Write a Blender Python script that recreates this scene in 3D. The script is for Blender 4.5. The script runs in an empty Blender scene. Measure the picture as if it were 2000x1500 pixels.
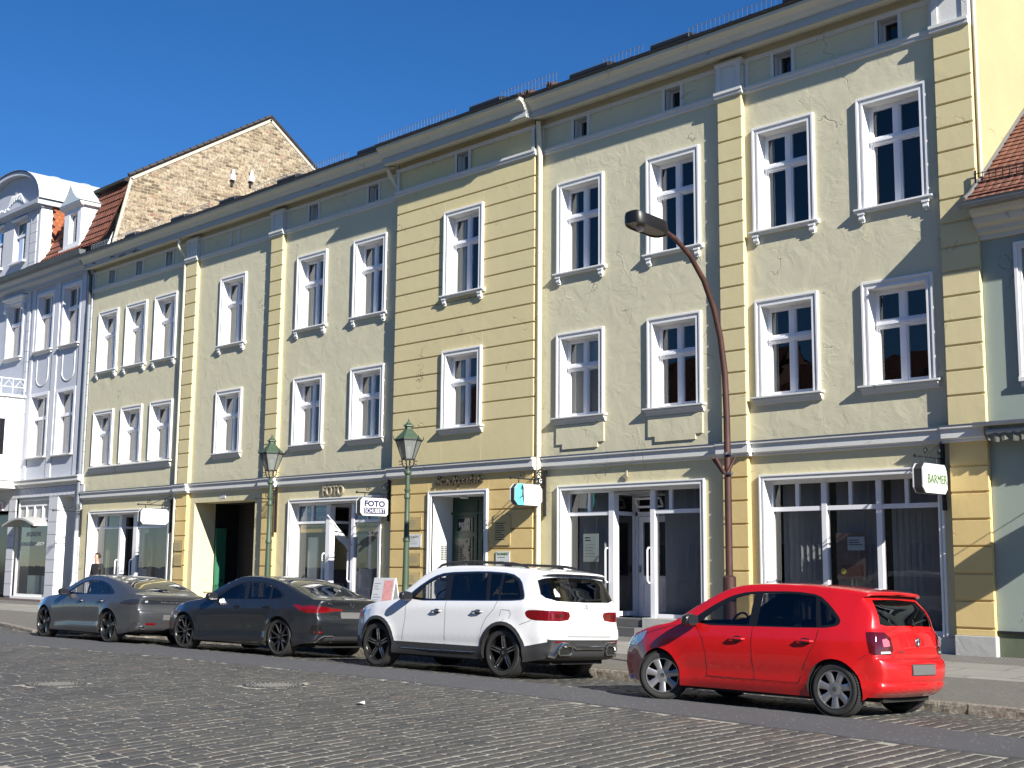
import bpy, math, random
from mathutils import Vector, Matrix, geometry
random.seed(7)
R = math.radians
SC = bpy.context.scene
COL = SC.collection

# ---------------------------------------------------------------- camera
A, PIT, ROL, HC = R(44.659), R(8.166), R(-0.5164), 1.62
cam_d = bpy.data.cameras.new('camera'); cam = bpy.data.objects.new('camera', cam_d); COL.objects.link(cam)
cam_d.sensor_width = 36.0; cam_d.lens = 36.0 * 2493.46 / 2000.0
cam_d.clip_start = 0.1; cam_d.clip_end = 3000.0
_r0 = Vector((math.sin(A), math.cos(A), 0)); _f0 = Vector((-math.cos(A), math.sin(A), 0)); _z = Vector((0, 0, 1))
_fw = _f0 * math.cos(PIT) + _z * math.sin(PIT); _up = _z * math.cos(PIT) - _f0 * math.sin(PIT)
_rv = _r0 * math.cos(ROL) - _up * math.sin(ROL); _uv = _r0 * math.sin(ROL) + _up * math.cos(ROL)
_m = Matrix((_rv, _uv, -_fw)).transposed().to_4x4(); _m.translation = Vector((0, 0, HC))
cam.matrix_world = _m
SC.camera = cam

# ---------------------------------------------------------------- sky, sun, exposure
SUN = Vector((3.6, -1.0, 2.1)).normalized()
world = bpy.data.worlds.new('World'); SC.world = world; world.use_nodes = True
wn = world.node_tree; wn.nodes.clear()
sky = wn.nodes.new('ShaderNodeTexSky'); sky.sky_type = 'NISHITA'; sky.sun_disc = False
sky.sun_elevation = math.asin(SUN.z); sky.sun_rotation = math.atan2(SUN.x, SUN.y)
sky.air_density = 1.0; sky.dust_density = 0.0; sky.ozone_density = 5.0; sky.altitude = 1500
bgn = wn.nodes.new('ShaderNodeBackground'); bgn.inputs['Strength'].default_value = 0.062
hsv = wn.nodes.new('ShaderNodeHueSaturation'); hsv.inputs['Saturation'].default_value = 1.22; hsv.inputs['Hue'].default_value = 0.506
won = wn.nodes.new('ShaderNodeOutputWorld')
wn.links.new(sky.outputs[0], hsv.inputs['Color']); wn.links.new(hsv.outputs[0], bgn.inputs['Color'])
wn.links.new(bgn.outputs[0], won.inputs[0])
sl = bpy.data.lights.new('sun', 'SUN'); sl.energy = 5.0; sl.angle = R(0.53); sl.color = (1.0, 0.955, 0.87)
so = bpy.data.objects.new('sun', sl); COL.objects.link(so)
so.rotation_euler = SUN.to_track_quat('Z', 'Y').to_euler(); so.location = (20, -20, 30)
SC.view_settings.view_transform = 'Standard'; SC.view_settings.look = 'None'
SC.view_settings.exposure = 1.0; SC.view_settings.gamma = 1.0
SC.render.engine = 'CYCLES'
SC.cycles.max_bounces = 8; SC.cycles.transparent_max_bounces = 16
SC.cycles.caustics_reflective = False; SC.cycles.caustics_refractive = False

# ---------------------------------------------------------------- materials
MATS = {}
def nt(name):
    m = bpy.data.materials.new(name); m.use_nodes = True
    t = m.node_tree; b = t.nodes['Principled BSDF']
    return m, t, b
def setp(b, **k):
    names = dict(rough='Roughness', metal='Metallic', spec='Specular IOR Level', coat='Coat Weight', coatr='Coat Roughness', trans='Transmission Weight', ior='IOR', alpha='Alpha', em='Emission Strength')
    for a, v in k.items(): b.inputs[names[a]].default_value = v
def N(t, kind, **k):
    n = t.nodes.new(kind)
    for a, v in k.items(): setattr(n, a, v)
    return n
def coords(t, kind='Object', scale=(1, 1, 1), rot=(0, 0, 0)):
    if kind == 'World':
        g = N(t, 'ShaderNodeNewGeometry'); src = g.outputs['Position']
    else:
        g = N(t, 'ShaderNodeTexCoord'); src = g.outputs[kind]
    mp = N(t, 'ShaderNodeMapping'); mp.inputs['Scale'].default_value = scale; mp.inputs['Rotation'].default_value = rot
    t.links.new(src, mp.inputs['Vector']); return mp.outputs[0]
def noise(t, vec, scale, detail=4, rough=0.6, dist=0.0):
    n = N(t, 'ShaderNodeTexNoise'); n.inputs['Scale'].default_value = scale; n.inputs['Detail'].default_value = detail
    n.inputs['Roughness'].default_value = rough; n.inputs['Distortion'].default_value = dist
    t.links.new(vec, n.inputs['Vector']); return n.outputs[0]
def ramp(t, fac, stops):
    r = N(t, 'ShaderNodeValToRGB'); e = r.color_ramp.elements
    while len(e) < len(stops): e.new(0.5)
    for i, (p, c) in enumerate(stops):
        e[i].position = p; e[i].color = (c[0], c[1], c[2], 1) if isinstance(c, (tuple, list)) else (c, c, c, 1)
    t.links.new(fac, r.inputs[0]); return r.outputs[0]
def mixc(t, fac, a, b, mode='MIX'):
    m = N(t, 'ShaderNodeMix'); m.data_type = 'RGBA'; m.blend_type = mode
    for i, v in ((0, fac), (6, a), (7, b)):
        if isinstance(v, (int, float)): m.inputs[i].default_value = v
        elif isinstance(v, (tuple, list)): m.inputs[i].default_value = (v[0], v[1], v[2], 1)
        else: t.links.new(v, m.inputs[i])
    return m.outputs[2]
def mth(t, op, a, b=None, clamp=False):
    m = N(t, 'ShaderNodeMath'); m.operation = op; m.use_clamp = clamp
    for i, v in ((0, a), (1, b)):
        if v is None: continue
        if isinstance(v, (int, float)): m.inputs[i].default_value = v
        else: t.links.new(v, m.inputs[i])
    return m.outputs[0]
def bump(t, b, h, strength=0.3, dist=0.01, prev=None):
    n = N(t, 'ShaderNodeBump'); n.inputs['Strength'].default_value = strength; n.inputs['Distance'].default_value = dist
    t.links.new(h, n.inputs['Height'])
    if prev is not None: t.links.new(prev, n.inputs['Normal'])
    t.links.new(n.outputs[0], b.inputs['Normal']); return n.outputs[0]
def sc(c, k): return tuple(x * k for x in c)

def plain(name, col, rough=0.5, metal=0.0, var=0.0, vscale=6, bs=0.0, bscale=60, **k):
    if name in MATS: return MATS[name]
    m, t, b = nt(name); b.inputs['Base Color'].default_value = (*col, 1); setp(b, rough=rough, metal=metal, **k)
    if var or bs: v = coords(t, 'World')
    if var:
        t.links.new(mixc(t, noise(t, v, vscale, 5, 0.65), sc(col, 1 - var), sc(col, 1 + var)), b.inputs['Base Color'])
    if bs: bump(t, b, noise(t, v, bscale, 4), bs, 0.004)
    MATS[name] = m; return m

def plaster(name, col, relief=1.0, stain=0.10, fine=0.5):
    """painted lime plaster: uneven trowel relief, hair cracks with lifted edges, faint streaks"""
    m, t, b = nt(name); setp(b, rough=0.92, spec=0.2)
    v = coords(t, 'World')
    n1 = noise(t, v, 0.7, 5, 0.6); n2 = noise(t, v, 9, 6, 0.7)
    vs = coords(t, 'World', (2.4, 2.4, 0.25)); n3 = noise(t, vs, 1.5, 5, 0.6)
    c = mixc(t, n1, sc(col, 1 - stain), sc(col, 1 + stain * 0.6))
    c = mixc(t, mth(t, 'MULTIPLY', n3, 0.35), c, sc(col, 0.82))
    c = mixc(t, mth(t, 'MULTIPLY', n2, 0.25), c, sc(col, 1.12))
    # crack lines
    wv = N(t, 'ShaderNodeVectorMath'); wv.operation = 'ADD'; t.links.new(v, wv.inputs[0])
    nn = N(t, 'ShaderNodeTexNoise'); nn.inputs['Scale'].default_value = 2.2; nn.inputs['Detail'].default_value = 5; t.links.new(v, nn.inputs['Vector'])
    sm = N(t, 'ShaderNodeVectorMath'); sm.operation = 'SCALE'; sm.inputs['Scale'].default_value = 0.7; t.links.new(nn.outputs['Color'], sm.inputs[0])
    t.links.new(sm.outputs[0], wv.inputs[1])
    vo = N(t, 'ShaderNodeTexVoronoi'); vo.feature = 'DISTANCE_TO_EDGE'; vo.inputs['Scale'].default_value = 0.75; t.links.new(wv.outputs[0], vo.inputs['Vector'])
    vo2 = N(t, 'ShaderNodeTexVoronoi'); vo2.feature = 'DISTANCE_TO_EDGE'; vo2.inputs['Scale'].default_value = 3.1; t.links.new(wv.outputs[0], vo2.inputs['Vector'])
    crack = ramp(t, vo.outputs['Distance'], [(0.0, 1.0), (0.012, 0.0)])
    lift = ramp(t, vo2.outputs['Distance'], [(0.0, 1.0), (0.10, 0.0)])
    msk = ramp(t, noise(t, v, 0.8, 3, 0.6), [(0.55, 0.0), (0.70, 1.0)])
    msk2 = ramp(t, noise(t, v, 1.3, 3, 0.6), [(0.57, 0.0), (0.64, 1.0)])
    cr = mth(t, 'MULTIPLY', crack, msk2)
    c = mixc(t, mth(t, 'MULTIPLY', cr, 0.55), c, sc(col, 0.35))
    t.links.new(c, b.inputs['Base Color'])
    h = mth(t, 'ADD', mth(t, 'MULTIPLY', noise(t, v, 2.3, 4, 0.55, 0.6), 2.6 * relief), mth(t, 'MULTIPLY', mth(t, 'MULTIPLY', lift, msk), 0.55 * relief))
    h = mth(t, 'ADD', h, mth(t, 'MULTIPLY', noise(t, v, 38, 5, 0.7), 0.55 * fine))
    h = mth(t, 'SUBTRACT', h, mth(t, 'MULTIPLY', cr, 0.8))
    bump(t, b, h, 0.42, 0.016)
    MATS[name] = m; return m

WALL = plaster('plaster_cream', (0.60, 0.565, 0.405), 0.85)
WALLG = plaster('plaster_cream_ground', (0.61, 0.555, 0.36), 0.8)
YEL = plaster('plaster_yellow', (0.645, 0.56, 0.32), 0.35)
YELG = plaster('plaster_ochre', (0.66, 0.50, 0.225), 0.35)
SOFF = plaster('plaster_soffit', (0.60, 0.58, 0.49), 0.2, 0.15)
GABLE = plaster('plaster_gable', (0.45, 0.385, 0.22), 0.15, 0.22, 5.0)
GRN = plaster('plaster_greygreen', (0.30, 0.355, 0.315), 0.15)
GRND = plaster('plaster_olive', (0.13, 0.15, 0.10), 0.5)
BLU = plaster('plaster_lilac', (0.47, 0.50, 0.565), 0.2)
BLU2 = plaster('plaster_lilac_pale', (0.55, 0.56, 0.60), 0.1)
PLI = plaster('plinth_grey', (0.42, 0.42, 0.40), 0.9)
TRIM = plain('trim_white', (0.74, 0.74, 0.73), 0.7, var=0.05, bs=0.12, bscale=30)
TRIMG = plaster('trim_grey', (0.62, 0.62, 0.60), 0.25, 0.12)
FRAME = plain('frame_white', (0.76, 0.76, 0.79), 0.35, var=0.03)
FASC = None
def peeling():
    m, t, b = nt('fascia_peeling'); setp(b, rough=0.85)
    v = coords(t, 'World', (0.5, 1, 2.2)); n = noise(t, v, 3.2, 6, 0.7, 0.5)
    v2 = coords(t, 'World', (0.12, 1, 1)); n2 = noise(t, v2, 2.0, 3, 0.5)
    f = ramp(t, mth(t, 'ADD', n, mth(t, 'MULTIPLY', n2, 0.5)), [(0.88, 0.0), (0.92, 1.0)])
    t.links.new(mixc(t, f, (0.40, 0.42, 0.42), (0.075, 0.07, 0.065)), b.inputs['Base Color'])
    bump(t, b, mth(t, 'MULTIPLY', f, -1.0), 0.5, 0.006)
    return m
FASC = peeling()
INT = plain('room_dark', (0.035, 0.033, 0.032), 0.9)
CURT = plain('curtain', (0.42, 0.45, 0.41), 0.9)
def blinds():
    m, t, b = nt('vertical_blind'); setp(b, rough=0.8)
    v = coords(t, 'World', (1, 1, 0.3)); b.inputs['Base Color'].default_value = (0.13, 0.14, 0.15, 1)
    t.links.new(mixc(t, noise(t, v, 5, 3), (0.24, 0.255, 0.26), (0.36, 0.37, 0.38)), b.inputs['Base Color']); return m
BLIND = blinds()
METAL = plain('metal_zinc', (0.34, 0.35, 0.36), 0.45, 0.85, var=0.15, vscale=3)
DARKM = plain('metal_dark', (0.035, 0.035, 0.038), 0.45, 0.6)
PIPE = plain('pipe_cream', (0.62, 0.58, 0.44), 0.55, var=0.08, vscale=2)
PIPEG = plain('pipe_grey', (0.22, 0.24, 0.26), 0.5, 0.4, var=0.2, vscale=3)
PIPED = plain('pipe_dark', (0.06, 0.06, 0.06), 0.5, 0.4)
LGREEN = plain('lamp_green', (0.045, 0.075, 0.045), 0.5, 0.0, var=0.22, vscale=14, bs=0.15)
def rusty():
    m, t, b = nt('pole_rust_paint'); setp(b, rough=0.6)
    v = coords(t, 'World', (1, 1, 0.5)); n = noise(t, v, 7, 6, 0.7)
    t.links.new(ramp(t, n, [(0.3, (0.03, 0.012, 0.009)), (0.55, (0.055, 0.019, 0.014)), (0.75, (0.085, 0.038, 0.027))]), b.inputs['Base Color'])
    bump(t, b, noise(t, v, 60, 4), 0.2, 0.003); return m
RUST = rusty()
DGREEN = plain('door_green', (0.012, 0.045, 0.028), 0.35, var=0.2)
GGREEN = plain('gate_green', (0.03, 0.16, 0.09), 0.5, var=0.15)
BLACK = plain('black', (0.012, 0.012, 0.012), 0.5)
WHITE = plain('sign_white', (0.62, 0.63, 0.64), 0.4)
NAVY = plain('navy', (0.007, 0.011, 0.075), 0.6)
TURQ = plain('turquoise', (0.12, 0.62, 0.66), 0.4)
LIME = plain('lime_text', (0.06, 0.15, 0.015), 0.8)
TEXTG = plain('text_grey', (0.24, 0.24, 0.22), 0.6)
TEXTL = plain('text_light', (0.55, 0.57, 0.58), 0.6)
PALEB = plain('text_paleblue', (0.45, 0.66, 0.72), 0.6)
BLUP = plain('poster_blue', (0.03, 0.16, 0.36), 0.35)
YELP = plain('poster_yellow', (0.62, 0.42, 0.07), 0.4)
BRASS = plain('plaque_brass', (0.50, 0.38, 0.17), 0.5, 0.15, var=0.1, vscale=10)
GLPLQ = plain('plaque_acrylic', (0.55, 0.43, 0.20), 0.12, var=0.05)
PAPER = plain('paper', (0.75, 0.77, 0.74), 0.6)
PINK = plain('poster_pink', (0.75, 0.35, 0.33), 0.5, var=0.5, vscale=12)
STONE = plain('step_stone', (0.10, 0.10, 0.10), 0.7, var=0.2, bs=0.2)
BROWNP = plain('plinth_brown', (0.17, 0.12, 0.10), 0.5, var=0.2)
LETTER = plain('letter_bronze', (0.34, 0.30, 0.22), 0.6)
BULB = plain('lamp_bulb', (0.55, 0.54, 0.52), 0.4)

def glass(name, tint=0.85, refl=1.6, wav=0.25, col=None):
    m, t, b = nt(name); t.nodes.remove(b); out = t.nodes['Material Output']
    tr = N(t, 'ShaderNodeBsdfTransparent'); tr.inputs[0].default_value = (*(col or (tint, tint, tint)), 1)
    gl = N(t, 'ShaderNodeBsdfGlossy'); gl.inputs['Roughness'].default_value = 0.0
    fr = N(t, 'ShaderNodeFresnel'); fr.inputs['IOR'].default_value = 1.5
    ge = N(t, 'ShaderNodeNewGeometry'); t.links.new(mth(t, 'SUBTRACT', 1.5, mth(t, 'MULTIPLY', ge.outputs['Backfacing'], 1.5 - 1 / 1.5)), fr.inputs['IOR'])
    f = mth(t, 'MULTIPLY', fr.outputs[0], refl, True)
    mx = N(t, 'ShaderNodeMixShader'); t.links.new(f, mx.inputs[0]); t.links.new(tr.outputs[0], mx.inputs[1]); t.links.new(gl.outputs[0], mx.inputs[2])
    if wav:
        v = coords(t, 'World'); n = N(t, 'ShaderNodeBump'); n.inputs['Strength'].default_value = wav; n.inputs['Distance'].default_value = 0.01
        t.links.new(noise(t, v, 1.3, 2), n.inputs['Height']); t.links.new(n.outputs[0], gl.inputs['Normal'])
    t.links.new(mx.outputs[0], out.inputs[0]); MATS[name] = m; return m
GLASS = glass('window_glass', 0.8, 1.8)
SHOPG = glass('shop_glass', 0.85, 1.9, 0.12)
LAMPG = None
def lampglass():
    m, t, b = nt('lamp_frosted_glass'); setp(b, rough=0.4); b.inputs['Base Color'].default_value = (0.30, 0.32, 0.31, 1)
    out = t.nodes['Material Output']; tr = N(t, 'ShaderNodeBsdfTransparent'); tr.inputs[0].default_value = (0.6, 0.62, 0.6, 1)
    mx = N(t, 'ShaderNodeMixShader'); mx.inputs[0].default_value = 0.55
    t.links.new(tr.outputs[0], mx.inputs[1]); t.links.new(b.outputs[0], mx.inputs[2]); t.links.new(mx.outputs[0], out.inputs[0]); return m
LAMPG = lampglass()

def tiles(name, cols, course, width, ang=0.0, scallop=False):
    """roof tiles: rows along local v (up the slope is encoded in UV by the builder)"""
    m, t, b = nt(name); setp(b, rough=0.8)
    uv = N(t, 'ShaderNodeUVMap'); mp = N(t, 'ShaderNodeMapping'); t.links.new(uv.outputs[0], mp.inputs[0])
    br = N(t, 'ShaderNodeTexBrick'); t.links.new(mp.outputs[0], br.inputs['Vector'])
    br.inputs['Scale'].default_value = 1.0; br.inputs['Brick Width'].default_value = width; br.inputs['Row Height'].default_value = course
    br.inputs['Mortar Size'].default_value = 0.006; br.inputs['Color1'].default_value = (0, 0, 0, 1); br.inputs['Color2'].default_value = (1, 1, 1, 1)
    br.inputs['Mortar'].default_value = (0.5, 0.5, 0.5, 1)
    c = ramp(t, br.outputs['Color'], [(0.0, cols[0]), (0.5, cols[1]), (1.0, cols[2])])
    v = coords(t, 'World'); c = mixc(t, mth(t, 'MULTIPLY', noise(t, v, 5, 5), 0.6), c, sc(cols[0], 0.5))
    c = mixc(t, mth(t, 'MULTIPLY', br.outputs['Fac'], 0.8), c, (0.02, 0.015, 0.012))
    t.links.new(c, b.inputs['Base Color'])
    sx = N(t, 'ShaderNodeSeparateXYZ'); t.links.new(mp.outputs[0], sx.inputs[0])
    fr = mth(t, 'FRACT', mth(t, 'DIVIDE', sx.outputs['Y'], course))
    rise = mth(t, 'SUBTRACT', 1.0, fr)
    wave = mth(t, 'ABSOLUTE', mth(t, 'SINE', mth(t, 'MULTIPLY', sx.outputs['X'], math.pi / width)))
    bump(t, b, mth(t, 'ADD', rise, mth(t, 'MULTIPLY', wave, 0.6)), 0.9, 0.03)
    return m
TILE_BR = tiles('tiles_brown', ((0.11, 0.035, 0.022), (0.15, 0.05, 0.03), (0.19, 0.065, 0.038)), 0.33, 0.2)
TILE_RED = tiles('tiles_red', ((0.20, 0.07, 0.045), (0.27, 0.10, 0.06), (0.22, 0.11, 0.08)), 0.17, 0.16)
TILE_OR = tiles('tiles_orange', ((0.30, 0.085, 0.03), (0.42, 0.13, 0.05), (0.20, 0.07, 0.04)), 0.15, 0.17)

def brickmat():
    m, t, b = nt('rough_brick'); setp(b, rough=0.95)
    mp = coords(t, 'World', (0, 1, 1)); rot = N(t, 'ShaderNodeSeparateXYZ'); t.links.new(mp, rot.inputs[0])
    cb = N(t, 'ShaderNodeCombineXYZ'); t.links.new(rot.outputs['Y'], cb.inputs['X']); t.links.new(rot.outputs['Z'], cb.inputs['Y'])
    wn_ = N(t, 'ShaderNodeTexNoise'); wn_.inputs['Scale'].default_value = 3.0; t.links.new(mp, wn_.inputs['Vector'])
    ad = N(t, 'ShaderNodeVectorMath'); ad.operation = 'MULTIPLY_ADD'; t.links.new(wn_.outputs['Color'], ad.inputs[0]); ad.inputs[1].default_value = (0.1, 0.06, 0); t.links.new(cb.outputs[0], ad.inputs[2])
    br = N(t, 'ShaderNodeTexBrick'); t.links.new(ad.outputs[0], br.inputs['Vector']); br.inputs['Scale'].default_value = 1
    br.inputs['Brick Width'].default_value = 0.30; br.inputs['Row Height'].default_value = 0.115; br.inputs['Mortar Size'].default_value = 0.012
    br.inputs['Color1'].default_value = (0, 0, 0, 1); br.inputs['Color2'].default_value = (1, 1, 1, 1); br.inputs['Mortar'].default_value = (0.45, 0.45, 0.45, 1)
    c = ramp(t, br.outputs['Color'], [(0.0, (0.10, 0.075, 0.05)), (0.25, (0.24, 0.18, 0.115)), (0.6, (0.40, 0.32, 0.215)), (0.93, (0.50, 0.42, 0.30)), (1.0, (0.33, 0.17, 0.11))])
    c = mixc(t, ramp(t, noise(t, mp, 0.55, 5, 0.7), [(0.5, 0.0), (0.62, 0.6)]), c, (0.46, 0.40, 0.30))
    c = mixc(t, ramp(t, noise(t, mp, 9, 5, 0.7), [(0.47, 0.0), (0.62, 0.85)]), c, (0.10, 0.08, 0.055))
    c = mixc(t, mth(t, 'MULTIPLY', br.outputs['Fac'], 0.6), c, (0.50, 0.42, 0.30))
    t.links.new(c, b.inputs['Base Color'])
    bump(t, b, mth(t, 'ADD', mth(t, 'MULTIPLY', noise(t, mp, 14, 6, 0.75), 2.0), mth(t, 'SUBTRACT', mth(t, 'MULTIPLY', noise(t, mp, 3, 4), 1.0), br.outputs['Fac'])), 1.0, 0.03)
    return m
BRICK = brickmat()

# ground materials
def cobble_mat():
    m, t, b = nt('basalt_setts'); setp(b, rough=0.62, spec=0.5)
    at = N(t, 'ShaderNodeAttribute'); at.attribute_name = 'tone'
    v = coords(t, 'World')
    c = ramp(t, at.outputs['Fac'], [(0.0, (0.036, 0.037, 0.037)), (0.45, (0.053, 0.053, 0.050)), (0.9, (0.066, 0.063, 0.057)), (0.97, (0.070, 0.060, 0.052)), (1.0, (0.085, 0.068, 0.055))])
    c = mixc(t, ramp(t, noise(t, v, 28, 6, 0.7), [(0.35, 0.0), (0.75, 0.4)]), c, (0.12, 0.115, 0.105))
    c = mixc(t, ramp(t, noise(t, v, 0.6, 4, 0.6), [(0.4, 0.0), (0.7, 0.3)]), c, (0.11, 0.105, 0.09))
    t.links.new(c, b.inputs['Base Color'])
    bump(t, b, noise(t, v, 45, 5, 0.7), 0.5, 0.008); return m
def joint_mat():
    m, t, b = nt('joint_sand'); setp(b, rough=0.95)
    v = coords(t, 'World')
    t.links.new(ramp(t, noise(t, v, 22, 6, 0.75), [(0.3, (0.13, 0.12, 0.10)), (0.48, (0.30, 0.28, 0.23)), (0.68, (0.44, 0.41, 0.34))]), b.inputs['Base Color'])
    bump(t, b, noise(t, v, 60, 4), 0.6, 0.01); return m
def asphalt_mat():
    m, t, b = nt('asphalt'); setp(b, rough=0.85)
    v = coords(t, 'World')
    c = mixc(t, noise(t, v, 1.5, 4), (0.072, 0.073, 0.078), (0.10, 0.10, 0.105))
    vo = N(t, 'ShaderNodeTexVoronoi'); vo.inputs['Scale'].default_value = 32; t.links.new(v, vo.inputs['Vector'])
    sx = N(t, 'ShaderNodeSeparateColor'); t.links.new(vo.outputs['Color'], sx.inputs[0])
    c = mixc(t, mth(t, 'MULTIPLY', ramp(t, sx.outputs[0], [(0.90, 0.0), (0.95, 1.0)]), ramp(t, vo.outputs['Distance'], [(0.2, 1.0), (0.4, 0.0)])), c, (0.45, 0.44, 0.42))
    c = mixc(t, mth(t, 'MULTIPLY', noise(t, v, 120, 3), 0.5), c, (0.05, 0.05, 0.05))
    t.links.new(c, b.inputs['Base Color']); bump(t, b, noise(t, v, 110, 4, 0.7), 0.8, 0.006); return m
def slab_mat(name, bw, rh, mort, c1, c2, cm, rot=0.0, bd=0.006):
    m, t, b = nt(name); setp(b, rough=0.85)
    v = coords(t, 'World', (1, 1, 1), (0, 0, rot)); 
    nn = N(t, 'ShaderNodeTexNoise'); nn.inputs['Scale'].default_value = 4; t.links.new(v, nn.inputs['Vector'])
    ad = N(t, 'ShaderNodeVectorMath'); ad.operation = 'MULTIPLY_ADD'; t.links.new(nn.outputs['Color'], ad.inputs[0]); ad.inputs[1].default_value = (bw * 0.12, bw * 0.12, 0); t.links.new(v, ad.inputs[2])
    br = N(t, 'ShaderNodeTexBrick'); t.links.new(ad.outputs[0], br.inputs['Vector']); br.inputs['Scale'].default_value = 1
    br.inputs['Brick Width'].default_value = bw; br.inputs['Row Height'].default_value = rh; br.inputs['Mortar Size'].default_value = mort
    br.inputs['Color1'].default_value = (*c1, 1); br.inputs['Color2'].default_value = (*c2, 1); br.inputs['Mortar'].default_value = (*cm, 1)
    c = mixc(t, mth(t, 'MULTIPLY', noise(t, v, 3, 6, 0.7), 0.7), br.outputs['Color'], sc(c1, 0.55))
    t.links.new(c, b.inputs['Base Color'])
    bump(t, b, mth(t, 'SUBTRACT', mth(t, 'MULTIPLY', noise(t, v, 30, 5), 0.5), br.outputs['Fac']), 0.7, bd); return m
SETT = cobble_mat(); JOINT = joint_mat(); ASPH = asphalt_mat()
MOSA = slab_mat('mosaic_setts', 0.075, 0.065, 0.008, (0.17, 0.16, 0.14), (0.24, 0.22, 0.19), (0.07, 0.065, 0.055), 0.35)
SLAB = slab_mat('granite_slabs', 1.15, 0.95, 0.012, (0.27, 0.26, 0.23), (0.33, 0.31, 0.28), (0.06, 0.055, 0.05))
DMOSA = slab_mat('dark_mosaic', 0.075, 0.065, 0.006, (0.11, 0.105, 0.10), (0.16, 0.15, 0.14), (0.30, 0.28, 0.25), 0.2)
FARST = slab_mat('far_setts', 0.24, 0.155, 0.014, (0.075, 0.075, 0.073), (0.11, 0.105, 0.10), (0.24, 0.22, 0.19), math.pi / 2)
def kerb_mat():
    m, t, b = nt('kerb_granite'); setp(b, rough=0.9)
    v = coords(t, 'World'); vs = coords(t, 'World', (1, 1, 1), (0, 0.7, 0))
    t.links.new(ramp(t, noise(t, vs, 16, 6, 0.75), [(0.3, (0.09, 0.08, 0.065)), (0.5, (0.23, 0.20, 0.165)), (0.72, (0.38, 0.35, 0.30))]), b.inputs['Base Color'])
    bump(t, b, noise(t, v, 22, 6, 0.75), 1.0, 0.03); return m
KERB = kerb_mat()

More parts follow.
